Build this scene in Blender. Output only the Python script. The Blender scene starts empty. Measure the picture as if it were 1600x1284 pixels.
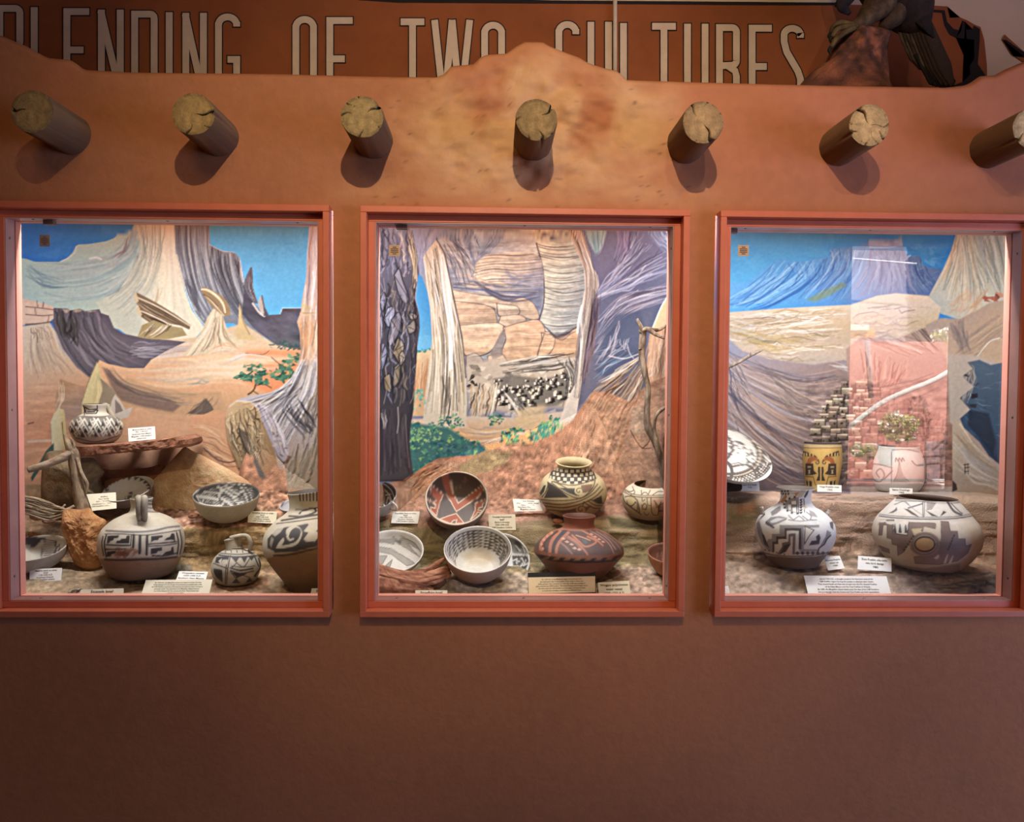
import bpy, bmesh, math, random
import numpy as np
from mathutils import Vector, Matrix
sc = bpy.context.scene
col = sc.collection
PI = math.pi
# ---------------------------------------------------------------- camera (floor is z = 0, eye height 1.5 m)
FPX, CX, CY = 1200.0, 800.0, 642.0
EYE = np.array([0.0, -2.4, 1.5])
YAW, PIT, ROL = math.radians(1.486), math.radians(-1.898), math.radians(0.423)
_fw = np.array([math.sin(YAW)*math.cos(PIT), math.cos(YAW)*math.cos(PIT), math.sin(PIT)])
_r0 = np.array([math.cos(YAW), -math.sin(YAW), 0.0]); _u0 = np.cross(_r0, _fw)
_rt = _r0*math.cos(ROL)+_u0*math.sin(ROL); _up = _u0*math.cos(ROL)-_r0*math.sin(ROL)
cam = bpy.data.cameras.new('camera'); cam_o = bpy.data.objects.new('camera', cam); col.objects.link(cam_o)
cam.sensor_fit = 'HORIZONTAL'; cam.sensor_width = 36.0; cam.lens = 36.0*FPX/1600.0; cam.clip_start = 0.05; cam.clip_end = 200
cam_o.matrix_world = Matrix(((_rt[0], _up[0], -_fw[0], EYE[0]), (_rt[1], _up[1], -_fw[1], EYE[1]), (_rt[2], _up[2], -_fw[2], EYE[2]), (0, 0, 0, 1)))
sc.camera = cam_o
# ---------------------------------------------------------------- daylight outside, exposure
w = bpy.data.worlds.new('daylight'); sc.world = w; w.use_nodes = True
w.node_tree.nodes['Background'].inputs[0].default_value = (0.62, 0.76, 1.0, 1)
w.node_tree.nodes['Background'].inputs[1].default_value = 2.0; w.cycles.sampling_method = 'NONE'
sc.cycles.caustics_reflective = False; sc.cycles.caustics_refractive = False
sc.view_settings.view_transform = 'Standard'; sc.view_settings.look = 'None'; sc.view_settings.gamma = 1.0
sc.view_settings.exposure = 0.0
try: sc.view_settings.use_curve_mapping = False
except Exception: pass
def light(name, kind, loc, energy, color, target=None, parent=None, **kw):
    d = bpy.data.lights.new(name, kind); d.energy = energy; d.color = color
    for k, v in kw.items(): setattr(d, k, v)
    o = bpy.data.objects.new(name, d); col.objects.link(o); o.location = loc
    if target is not None:
        o.rotation_euler = (Vector(target)-Vector(loc)).to_track_quat('-Z', 'Y').to_euler()
    return o
light('patio_sunlight', 'SPOT', (5.2, -3.0, 9.0), 34000, (1.0, 0.95, 0.88), (4.0, -7.6, 0.8), spot_size=math.radians(70), spot_blend=0.3, shadow_soft_size=0.05)
light('doorway_daylight', 'AREA', (4.58, -2.7, 1.15), 135, (0.36, 0.52, 1.0), (0, -2.7, 1.15), shape='RECTANGLE', size=2.0, size_y=2.3)
# ceiling track: one warm head on the middle and the pale-butte case, one cooler head on the blue-mesa case
light('track_light_warm', 'SPOT', (0.10, -2.83, 3.40), 285, (1.0, 0.80, 0.55), (0.12, 0.05, 2.26), spot_size=math.radians(62), spot_blend=1.0, shadow_soft_size=0.022)
light('track_light_cool', 'SPOT', (0.62, -2.83, 3.40), 46, (1.0, 0.84, 0.76), (1.20, 0.05, 2.38), spot_size=math.radians(50), spot_blend=0.8, shadow_soft_size=0.022)
light('warm_fill_light', 'POINT', (-0.6, -3.4, 3.3), 44, (1.0, 0.60, 0.26), shadow_soft_size=0.35)  # added warm fill for the lower wall, no fixture belongs to it
def at(u, v, y):
    """point at depth y seen at picture position (u, v)"""
    u = np.asarray(u, float); v = np.asarray(v, float)
    d = _fw+_rt*((u-CX)/FPX)[..., None]-_up*((v-CY)/FPX)[..., None]
    return EYE+d*((np.asarray(y, float)-EYE[1])/d[..., 1])[..., None]
def px(P):
    d = np.asarray(P, float)-EYE; k = d@_fw
    return CX+FPX*(d@_rt)/k, CY-FPX*(d@_up)/k
# ---------------------------------------------------------------- numpy helpers: noise, curves, brush work
RNG = np.random.RandomState(7)
def crv(pts, n=24, closed=False):
    P = np.asarray(pts, float)
    if len(P) < 3 and not closed:
        t = np.linspace(0, 1, n)[:, None]
        return P[0]*(1-t)+P[-1]*t
    if closed: Q = np.vstack([P[-1], P, P[0], P[1]])
    else: Q = np.vstack([2*P[0]-P[1], P, 2*P[-1]-P[-2]])
    m = len(Q)-3
    tt = np.linspace(0, m, n, endpoint=not closed)
    i = np.minimum(tt.astype(int), m-1); f = (tt-i)[:, None]
    a, b, c, d = Q[i], Q[i+1], Q[i+2], Q[i+3]
    return 0.5*((2*b)+(c-a)*f+(2*a-5*b+4*c-d)*f*f+(3*b-a-3*c+d)*f**3)
def _hash(ix, iy, iz, seed):
    n = (ix*374761393+iy*668265263+iz*2147483647+seed*974711) & 0xffffffff
    n = ((n ^ (n >> 13))*1274126177) & 0xffffffff
    return ((n ^ (n >> 16)) & 0xffff)/65535.0
def noise3(x, y, z, seed=0):
    x, y, z = np.broadcast_arrays(np.asarray(x, float), np.asarray(y, float), np.asarray(z, float))
    ix, iy, iz = np.floor(x).astype(np.int64), np.floor(y).astype(np.int64), np.floor(z).astype(np.int64)
    fx, fy, fz = x-ix, y-iy, z-iz
    fx, fy, fz = fx*fx*(3-2*fx), fy*fy*(3-2*fy), fz*fz*(3-2*fz)
    r = 0
    for dx in (0, 1):
        for dy in (0, 1):
            for dz in (0, 1):
                w = (fx if dx else 1-fx)*(fy if dy else 1-fy)*(fz if dz else 1-fz)
                r = r+w*_hash(ix+dx, iy+dy, iz+dz, seed)
    return r
def fbm(x, y, z=0.0, oct=4, seed=0):
    r, a, t, f = 0, 1.0, 0, 1.0
    for o in range(oct):
        r = r+a*noise3(np.asarray(x)*f, np.asarray(y)*f, np.asarray(z)*f, seed+o*17); t += a; a *= .5; f *= 2.03
    return r/t
def C8(c): return np.array(c[:3], float)/255.0
def lin(c):
    c = np.clip(np.asarray(c, float), 0, 1)
    return np.where(c <= 0.04045, c/12.92, ((c+0.055)/1.055)**2.4)
class Canvas:
    """brush work in flat colour; unit = one pixel of the 1600 px wide view"""
    def __init__(s, x0, y0, x1, y1, base, k=1.0):
        s.x0, s.y0, s.k = x0, y0, k
        s.W, s.H = int((x1-x0)*k), int((y1-y0)*k)
        s.a = np.ones((s.H, s.W, 3))*C8(base); s.h = np.zeros((s.H, s.W)); s.m = None
    def grid(s, bx):
        i0, i1, j0, j1 = bx
        X = (np.arange(i0, i1)+.5)/s.k+s.x0; Y = (np.arange(j0, j1)+.5)/s.k+s.y0
        return np.meshgrid(X, Y)
    def bbox(s, P, pad):
        i0 = max(0, int((P[:, 0].min()-pad-s.x0)*s.k)); i1 = min(s.W, int((P[:, 0].max()+pad-s.x0)*s.k)+2)
        j0 = max(0, int((P[:, 1].min()-pad-s.y0)*s.k)); j1 = min(s.H, int((P[:, 1].max()+pad-s.y0)*s.k)+2)
        return (i0, i1, j0, j1) if i1 > i0 and j1 > j0 else None
    def cov(s, P, soft):
        P = np.asarray(P, float); bx = s.bbox(P, soft+1)
        if bx is None: return None, None
        X, Y = s.grid(bx); ins = np.zeros(X.shape, bool); D = np.full(X.shape, 1e9)
        for (ax, ay), (cx, cy) in zip(P, np.roll(P, -1, 0)):
            ex, ey = cx-ax, cy-ay; L = ex*ex+ey*ey+1e-9
            t = np.clip(((X-ax)*ex+(Y-ay)*ey)/L, 0, 1)
            D = np.minimum(D, (X-ax-t*ex)**2+(Y-ay-t*ey)**2)
            if ay != cy: ins ^= ((ay > Y) != (cy > Y)) & (X < ex*(Y-ay)/(cy-ay)+ax)
        D = np.sqrt(D)
        return bx, np.clip(.5+np.where(ins, D, -D)/max(soft, .3), 0, 1)
    def put(s, bx, cov, col, alpha=1.0, h=0.0):
        i0, i1, j0, j1 = bx
        if s.m is not None: cov = cov*s.m[j0:j1, i0:i1]
        if callable(col): c = col(*s.grid(bx))
        else: c = C8(col)
        w = (cov*alpha)[..., None]
        s.a[j0:j1, i0:i1] = s.a[j0:j1, i0:i1]*(1-w)+c*w
        if h: s.h[j0:j1, i0:i1] += h*cov
    def poly(s, pts, col, soft=1.0, alpha=1.0, sm=0, h=0.0):
        P = crv(pts, sm, True) if sm else np.asarray(pts, float)
        bx, cov = s.cov(P, soft)
        if bx: s.put(bx, cov, col, alpha, h)
    def clip(s, pts=None, soft=1.0, sm=0):
        s.m = None
        if pts is None: return
        P = crv(pts, sm, True) if sm else np.asarray(pts, float)
        bx, cov = s.cov(P, soft); s.m = np.zeros((s.H, s.W))
        if bx: s.m[bx[2]:bx[3], bx[0]:bx[1]] = cov
    def stroke(s, pts, w, col, alpha=1.0, soft=1.0, taper=0.0, n=0, h=0.0):
        P = np.asarray(pts, float)
        if n == 0: n = 2 if len(P) == 2 else int(min(40, max(6, np.abs(np.diff(P, axis=0)).sum()/6)))
        if n > 2: P = crv(P, n)
        bx = s.bbox(P, w+soft+1)
        if bx is None: return
        i0, i1, j0, j1 = bx; cov = np.zeros((j1-j0, i1-i0)); m = len(P)
        for q in range(m-1):
            a, b = P[q], P[q+1]; f = (q+.5)/(m-1); ww = w*.5
            if taper: ww *= max(.15, 1-taper*abs(2*f-1)**1.5)
            sb = s.bbox(np.array([a, b]), ww+soft+1)
            if sb is None: continue
            X, Y = s.grid(sb); ex, ey = b-a; L = ex*ex+ey*ey+1e-9
            t = np.clip(((X-a[0])*ex+(Y-a[1])*ey)/L, 0, 1)
            d = np.sqrt((X-a[0]-t*ex)**2+(Y-a[1]-t*ey)**2)
            v = cov[sb[2]-j0:sb[3]-j0, sb[0]-i0:sb[1]-i0]
            np.maximum(v, np.clip(.5+(ww-d)/soft, 0, 1), out=v)
        s.put(bx, cov, col, alpha, h)
    def bundle(s, A, B, n, pal, w=(1, 3), alpha=.7, jit=1.5, soft=1.5, taper=.6, part=(.35, 1.0), h=0.0, M=None):
        """n brush strokes swept between guide curves A and B (M: optional curve half way)"""
        m = 20; A, B = crv(A, m), crv(B, m); Mm = crv(M, m) if M is not None else None
        for q in range(n):
            t = (q+RNG.rand())/n
            if Mm is None: P = A*(1-t)+B*t
            else: P = (A*(1-2*t)+Mm*2*t) if t < .5 else (Mm*(2-2*t)+B*(2*t-1))
            L = RNG.uniform(*part); st = RNG.uniform(0, 1-L) if L < 1 else 0
            i0 = int(st*(m-1)); i1 = max(i0+3, int((st+L)*(m-1))+1); P = P[i0:i1]
            k = np.linspace(0, 1, len(P))
            P = P+np.stack([np.interp(k, np.linspace(0, 1, 5), RNG.randn(5)), np.interp(k, np.linspace(0, 1, 5), RNG.randn(5))], 1)*jit
            c = np.array(pal[RNG.randint(len(pal))], float)+RNG.uniform(-8, 8)
            s.stroke(P, RNG.uniform(*w), c, alpha*RNG.uniform(.6, 1), soft, taper, n=len(P), h=h*RNG.uniform(.3, 1) if h else 0)
    def dabs(s, pts, n, size, pal, alpha=.9, asp=1.5, ang=0.0, h=0.0, sm=0):
        P = crv(pts, sm, True) if sm else np.asarray(pts, float)
        lo, hi = P.min(0), P.max(0); got = 0; tries = 0
        while got < n and tries < n*12:
            tries += 1; x, y = RNG.uniform(lo, hi)
            a, b = P, np.roll(P, -1, 0)
            hit = ((a[:, 1] > y) != (b[:, 1] > y)); dy = np.where(b[:, 1] == a[:, 1], 1e-9, b[:, 1]-a[:, 1])
            if (hit & (x < (b[:, 0]-a[:, 0])*(y-a[:, 1])/dy+a[:, 0])).sum() % 2 == 0: continue
            got += 1; r = RNG.uniform(*size); th = ang+RNG.randn()*.5; k = RNG.randint(5, 8)
            ph = np.sort(RNG.uniform(0, 6.283, k)); rr = r*RNG.uniform(.7, 1.15, k)
            q = np.stack([np.cos(ph)*rr*asp, np.sin(ph)*rr], 1)
            R_ = np.array([[math.cos(th), math.sin(th)], [-math.sin(th), math.cos(th)]])
            s.poly(q@R_+[x, y], np.array(pal[RNG.randint(len(pal))], float)+RNG.uniform(-8, 8), .9, alpha, h=h)
    def tex(s, pts, amp, sx, sy, soft=4, seed=0, tint=(1, 1, 1), ang=0.0, oct=4, hamp=0.0, sm=0):
        """multiply colour by cloudy noise inside pts"""
        P = crv(pts, sm, True) if sm else np.asarray(pts, float)
        bx, cov = s.cov(P, soft)
        if not bx: return
        X, Y = s.grid(bx); c_, s_ = math.cos(ang), math.sin(ang)
        nz = fbm((X*c_+Y*s_)/sx, (-X*s_+Y*c_)/sy, 0, oct, seed)-.5
        if s.m is not None: cov = cov*s.m[bx[2]:bx[3], bx[0]:bx[1]]
        i0, i1, j0, j1 = bx
        s.a[j0:j1, i0:i1] *= 1+(cov*nz*2*amp)[..., None]*np.array(tint, float)
        if hamp: s.h[j0:j1, i0:i1] += hamp*cov*nz
    def crisp(s, r=5, k=.35):
        """stronger local contrast, like a painter's outlines"""
        B = s.a.copy()
        for ax in (0, 1):
            for _ in range(2):
                P = np.pad(B, [(r+1, r) if q == ax else (0, 0) for q in range(3)], mode='edge'); Cs = np.cumsum(P, ax)
                B = (np.take(Cs, range(2*r+1, Cs.shape[ax]), ax)-np.take(Cs, range(0, Cs.shape[ax]-2*r-1), ax))/(2*r+1)
        s.a = np.clip(s.a+k*(s.a-B), 0.02, 1); return s
    def sample(s, u, v, what='a'):
        A = s.a if what == 'a' else s.h
        x = np.clip((np.asarray(u)-s.x0)*s.k-.5, 0, s.W-1.001); y = np.clip((np.asarray(v)-s.y0)*s.k-.5, 0, s.H-1.001)
        i, j = x.astype(int), y.astype(int); fx, fy = x-i, y-j
        if what == 'a': fx, fy = fx[..., None], fy[..., None]
        return (A[j, i]*(1-fx)+A[j, i+1]*fx)*(1-fy)+(A[j+1, i]*(1-fx)+A[j+1, i+1]*fx)*fy
def G(p0, p1, *cols):
    """linear gradient through cols from p0 to p1"""
    cs = np.array([C8(c) for c in cols]); p0 = np.array(p0, float); d = np.array(p1, float)-p0; L = d@d
    def f(X, Y):
        t = np.clip(((X-p0[0])*d[0]+(Y-p0[1])*d[1])/L, 0, 1)*(len(cs)-1)
        i = np.minimum(t.astype(int), len(cs)-2); q = (t-i)[..., None]
        return cs[i]*(1-q)+cs[i+1]*q
    return f
# ---------------------------------------------------------------- materials
MATS = {}
def nodes(name):
    m = bpy.data.materials.new(name); m.use_nodes = True
    return m, m.node_tree, m.node_tree.nodes['Principled BSDF']
def paint_mat(name, rough=.75, bump=.15, bscale=180, grain=.10, gscale=260, spec=.3):
    """painted surface: colour attribute with fine procedural grain"""
    m, t, b = nodes(name); N = t.nodes
    a = N.new('ShaderNodeVertexColor'); a.layer_name = 'Col'
    nz = N.new('ShaderNodeTexNoise'); nz.inputs['Scale'].default_value = gscale; nz.inputs['Detail'].default_value = 3
    tc = N.new('ShaderNodeTexCoord'); t.links.new(tc.outputs['Object'], nz.inputs['Vector'])
    mr = N.new('ShaderNodeMapRange'); mr.inputs['From Min'].default_value = .25; mr.inputs['From Max'].default_value = .75
    mr.inputs['To Min'].default_value = 1-grain; mr.inputs['To Max'].default_value = 1+grain
    t.links.new(nz.outputs['Fac'], mr.inputs['Value'])
    mx = N.new('ShaderNodeVectorMath'); mx.operation = 'SCALE'
    t.links.new(a.outputs['Color'], mx.inputs[0]); t.links.new(mr.outputs['Result'], mx.inputs['Scale'])
    t.links.new(mx.outputs['Vector'], b.inputs['Base Color'])
    b.inputs['Roughness'].default_value = rough; b.inputs['Specular IOR Level'].default_value = spec
    n2 = N.new('ShaderNodeTexNoise'); n2.inputs['Scale'].default_value = bscale; n2.inputs['Detail'].default_value = 4
    t.links.new(tc.outputs['Object'], n2.inputs['Vector'])
    bp = N.new('ShaderNodeBump'); bp.inputs['Strength'].default_value = bump; bp.inputs['Distance'].default_value = .004
    t.links.new(n2.outputs['Fac'], bp.inputs['Height']); t.links.new(bp.outputs['Normal'], b.inputs['Normal'])
    MATS[name] = m; return m
def solid(name, c1, c2=None, scale=8, rough=.7, bump=.2, bscale=60, stretch=(1, 1, 1), spec=.3, metal=0, bdist=.004):
    """plain material: two tones of noise plus relief; colours are sRGB 0-255"""
    m, t, b = nodes(name); N = t.nodes
    c1 = lin(C8(c1)); c2 = c1*.75 if c2 is None else lin(C8(c2))
    tc = N.new('ShaderNodeTexCoord'); mp = N.new('ShaderNodeMapping'); mp.inputs['Scale'].default_value = stretch
    t.links.new(tc.outputs['Object'], mp.inputs['Vector'])
    nz = N.new('ShaderNodeTexNoise'); nz.inputs['Scale'].default_value = scale; nz.inputs['Detail'].default_value = 6; nz.inputs['Roughness'].default_value = .65
    t.links.new(mp.outputs['Vector'], nz.inputs['Vector'])
    cr = N.new('ShaderNodeValToRGB'); cr.color_ramp.elements[0].position = .3; cr.color_ramp.elements[1].position = .7
    cr.color_ramp.elements[0].color = (*c2, 1); cr.color_ramp.elements[1].color = (*c1, 1)
    t.links.new(nz.outputs['Fac'], cr.inputs['Fac']); t.links.new(cr.outputs['Color'], b.inputs['Base Color'])
    b.inputs['Roughness'].default_value = rough; b.inputs['Specular IOR Level'].default_value = spec; b.inputs['Metallic'].default_value = metal
    if bump:
        n2 = N.new('ShaderNodeTexNoise'); n2.inputs['Scale'].default_value = bscale; n2.inputs['Detail'].default_value = 6
        t.links.new(mp.outputs['Vector'], n2.inputs['Vector'])
        bp = N.new('ShaderNodeBump'); bp.inputs['Strength'].default_value = bump; bp.inputs['Distance'].default_value = bdist
        t.links.new(n2.outputs['Fac'], bp.inputs['Height']); t.links.new(bp.outputs['Normal'], b.inputs['Normal'])
    MATS[name] = m; return m
M_MURAL = paint_mat('mural_paint', .9, .08, 300, .05, 420, .15)
M_GROUND = paint_mat('modelled_earth', .95, .9, 160, .16, 300, .15)
M_ROCK = paint_mat('sandstone', .92, .8, 120, .14, 160, .2)
M_WOODP = paint_mat('driftwood', .85, .5, 140, .12, 120, .2)
M_POT = paint_mat('painted_clay', .62, .12, 260, .07, 150, .35)
M_WALL = paint_mat('adobe_plaster', .72, .4, 60, .07, 26, .35)
M_FRAME = solid('terracotta_frame_paint', (206, 112, 78), (196, 102, 70), 14, .42, .06, 300, spec=.45)
M_LINING = solid('mauve_lit_lining', (182, 136, 128), (172, 126, 118), 14, .38, .03, 300, spec=.5)  # frame paint greyed to mauve, glow of the case light put into it
M_LINER = solid('pink_lit_liner', (206, 140, 122), (198, 132, 114), 14, .5, .03, 300)  # same frame paint made pinker, light from inside the case in its colour
M_SCREW = solid('screw_steel', (150, 140, 132), (90, 80, 74), 40, .35, 0, metal=.9)
M_BRACKET = solid('brown_bracket', (120, 92, 76), (96, 74, 62), 30, .5, .1)
M_CARD = solid('cream_card', (236, 230, 206), (228, 220, 194), 20, .8, 0)
M_CARDW = solid('white_card', (240, 238, 230), (232, 230, 222), 20, .8, 0)
M_CARDT = solid('tan_card', (226, 204, 160), (218, 194, 150), 20, .8, 0)
M_INK = solid('printing_ink', (44, 40, 38), (40, 36, 34), 20, .9, 0)
M_BLACK = solid('black_board', (36, 32, 30), (30, 28, 26), 20, .8, 0)
M_STICKER = solid('tan_sticker', (206, 170, 128), (196, 160, 118), 40, .8, 0)
M_STICKG = solid('grey_sticker', (150, 132, 116), (140, 122, 106), 40, .8, 0)
M_LOG = solid('log_bark', (150, 118, 82), (92, 70, 52), 9, .85, .7, 30, (1, .07, 1), bdist=.006)
M_SIGN = solid('sign_brown_paint', (150, 84, 44), (128, 70, 36), 3.5, .85, .25, 40)
M_LETTER = solid('sign_cream_paint', (212, 190, 164), (196, 172, 148), 12, .85, .1, 60)
M_SIGNK = solid('sign_black_paint', (34, 26, 24), (28, 22, 20), 12, .85, .1)
M_CREAM = solid('cream_wall_paint', (206, 186, 158), (196, 174, 146), 4, .85, .15, 60)
M_PIPE = solid('conduit_paint', (206, 190, 170), (196, 178, 158), 12, .5, 0)
M_FLOOR = solid('floor_tile', (104, 72, 48), (92, 62, 42), 3, .6, .1)
M_ROOM = solid('gallery_plaster', (104, 74, 48), (96, 68, 44), 2, .85, .1)
M_CEIL = solid('gallery_ceiling', (90, 72, 56), (82, 66, 50), 2, .9, .1)
def glass_mat():
    m = bpy.data.materials.new('case_glass'); m.use_nodes = True; t = m.node_tree; N = t.nodes; N.clear()
    o = N.new('ShaderNodeOutputMaterial'); mx = N.new('ShaderNodeMixShader'); tr = N.new('ShaderNodeBsdfTransparent'); gl = N.new('ShaderNodeBsdfGlossy')
    tr.inputs['Color'].default_value = (.985, .99, .985, 1); gl.inputs['Roughness'].default_value = 0.0; gl.inputs['Color'].default_value = (1, 1, 1, 1)
    fr = N.new('ShaderNodeFresnel'); fr.inputs['IOR'].default_value = 1.8
    ge = N.new('ShaderNodeNewGeometry'); sb = N.new('ShaderNodeMath'); sb.operation = 'SUBTRACT'; sb.inputs[0].default_value = 1.0
    t.links.new(ge.outputs['Backfacing'], sb.inputs[1]); mu = N.new('ShaderNodeMath'); mu.operation = 'MULTIPLY'
    t.links.new(fr.outputs['Fac'], mu.inputs[0]); t.links.new(sb.outputs[0], mu.inputs[1])   # both faces of the thin pane count once, at the front
    t.links.new(mu.outputs[0], mx.inputs['Fac']); t.links.new(tr.outputs[0], mx.inputs[1]); t.links.new(gl.outputs[0], mx.inputs[2]); t.links.new(mx.outputs[0], o.inputs['Surface'])
    return m
M_GLASS = glass_mat()
# ---------------------------------------------------------------- object helpers
def tag(o, label=None, cat=None, group=None, kind=None):
    if label: o['label'] = label
    if cat: o['category'] = cat
    if group: o['group'] = group
    if kind: o['kind'] = kind
    return o
def link(name, me, mat=None, parent=None):
    o = bpy.data.objects.new(name, me); col.objects.link(o)
    if mat is not None and me is not None: me.materials.append(mat)
    if parent is not None:
        o.parent = parent
        o.matrix_parent_inverse = parent.matrix_world.inverted() if parent.type != 'EMPTY' else Matrix.Translation(-Vector(parent.location))
    return o
def empty(name, loc): 
    o = bpy.data.objects.new(name, None); col.objects.link(o); o.location = [float(q) for q in loc]; o.empty_display_size = .05
    return o
def mesh_np(name, V, F, colr=None, smooth=True):
    """V (n,3), F (m,4) or list of faces; colr (n,3) linear albedo"""
    me = bpy.data.meshes.new(name); V = np.asarray(V, np.float32)
    if isinstance(F, np.ndarray):
        m, k = F.shape
        me.vertices.add(len(V)); me.vertices.foreach_set('co', V.ravel())
        me.loops.add(m*k); me.loops.foreach_set('vertex_index', F.astype(np.int32).ravel())
        me.polygons.add(m); me.polygons.foreach_set('loop_start', np.arange(0, m*k, k, dtype=np.int32))
        me.update(calc_edges=True); me.validate()
    else:
        me.from_pydata([tuple(map(float, q)) for q in V], [], F); me.update()
    if smooth: me.polygons.foreach_set('use_smooth', np.ones(len(me.polygons), bool))
    if colr is not None:
        a = me.color_attributes.new('Col', 'FLOAT_COLOR', 'POINT')
        cc = np.ones((len(V), 4), np.float32); cc[:, :3] = colr; a.data.foreach_set('color', cc.ravel())
    return me
def grid_faces(r, c, wrap=False, flip=False):
    i = np.arange(r-1)[:, None]*c; j = np.arange(c if wrap else c-1)[None, :]; j2 = (j+1) % c
    F = np.stack([(i+j).ravel(), (i+j2).ravel(), (i+c+j2).ravel(), (i+c+j).ravel()], 1)
    return F[:, ::-1].copy() if flip else F
def box_mesh(name, lo, hi, bev=0.0):
    bm = bmesh.new(); bmesh.ops.create_cube(bm, size=1)
    lo, hi = np.array(lo, float), np.array(hi, float)
    for v in bm.verts: v.co = Vector((lo+hi)/2+np.array(v.co)*(hi-lo))
    if bev: bmesh.ops.bevel(bm, geom=bm.edges[:]+bm.verts[:], offset=bev, segments=2, profile=.5, affect='EDGES')
    me = bpy.data.meshes.new(name); bm.to_mesh(me); bm.free(); return me
def box(name, lo, hi, mat, parent=None, bev=0.0): return link(name, box_mesh(name, lo, hi, bev), mat, parent)
def tube_np(P, R, seg=14, noise=0.0, nscale=40, ridge=0, seed=0, cap=True, flat=1.0):
    """tube along points P (n,3) with radii R; optional ridged noise"""
    P = np.asarray(P, float); n = len(P); R = np.broadcast_to(np.asarray(R, float), (n,)).copy()
    T = np.gradient(P, axis=0); T /= np.linalg.norm(T, axis=1)[:, None]+1e-12
    ref = np.array([0, 1.0, 0]) if abs(T[0][1]) < .8 else np.array([1.0, 0, 0])
    V = []; a = ref-T[0]*(ref@T[0]); a /= np.linalg.norm(a)
    th = np.linspace(0, 2*PI, seg, endpoint=False)
    for i in range(n):
        a = a-T[i]*(a@T[i]); a /= np.linalg.norm(a)+1e-12; b = np.cross(T[i], a)
        rr = R[i]*(1+(ridge*.5*(np.sin(th*5+seed)+np.sin(th*9+seed*2.3+i*.05)) if ridge else 0))
        ring = P[i]+(np.cos(th)*rr*flat)[:, None]*a+(np.sin(th)*rr)[:, None]*b
        if noise: ring = ring+((fbm(ring[:, 0]*nscale, ring[:, 1]*nscale, ring[:, 2]*nscale, 3, seed)-.5)*2*noise)[:, None]*((ring-P[i])/(R[i]+1e-9))
        V.append(ring)
    V = np.concatenate(V); F = [tuple(map(int, f)) for f in grid_faces(n, seg, True)]
    if cap:
        V = np.vstack([V, P[0], P[-1]]); k = n*seg
        F += [(k, (j+1) % seg, j) for j in range(seg)]+[(k+1, (n-1)*seg+j, (n-1)*seg+(j+1) % seg) for j in range(seg)]
    return V, F
def tube_px(name, pts, rad, mat, parent=None, n=24, seg=12, noise=0.0, ridge=0, seed=0, colf=None, flat=1.0):
    """pts: (u, v, depth); rad in picture pixels along the path"""
    q = np.array(pts, float); W_ = at(q[:, 0], q[:, 1], q[:, 2]); P = crv(W_, n)
    R = np.interp(np.linspace(0, 1, n), np.linspace(0, 1, len(rad)), rad)*(P[:, 1]-EYE[1])/FPX
    V, F = tube_np(P, R, seg, noise, 60, ridge, seed, flat=flat)
    cc = None
    if colf is not None: cc = lin(colf(V))*.9
    return link(name, mesh_np(name, V, F, cc), mat, parent)
def wood_cols(c1, c2, seed=0, sc_=(90, 90, 22)):
    c1, c2 = C8(c1), C8(c2)
    def f(V):
        t = fbm(V[:, 0]*sc_[0], V[:, 1]*sc_[1], V[:, 2]*sc_[2], 4, seed)[:, None]
        t = np.clip((t-.3)/.4, 0, 1); return c2*(1-t)+c1*t
    return f
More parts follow.
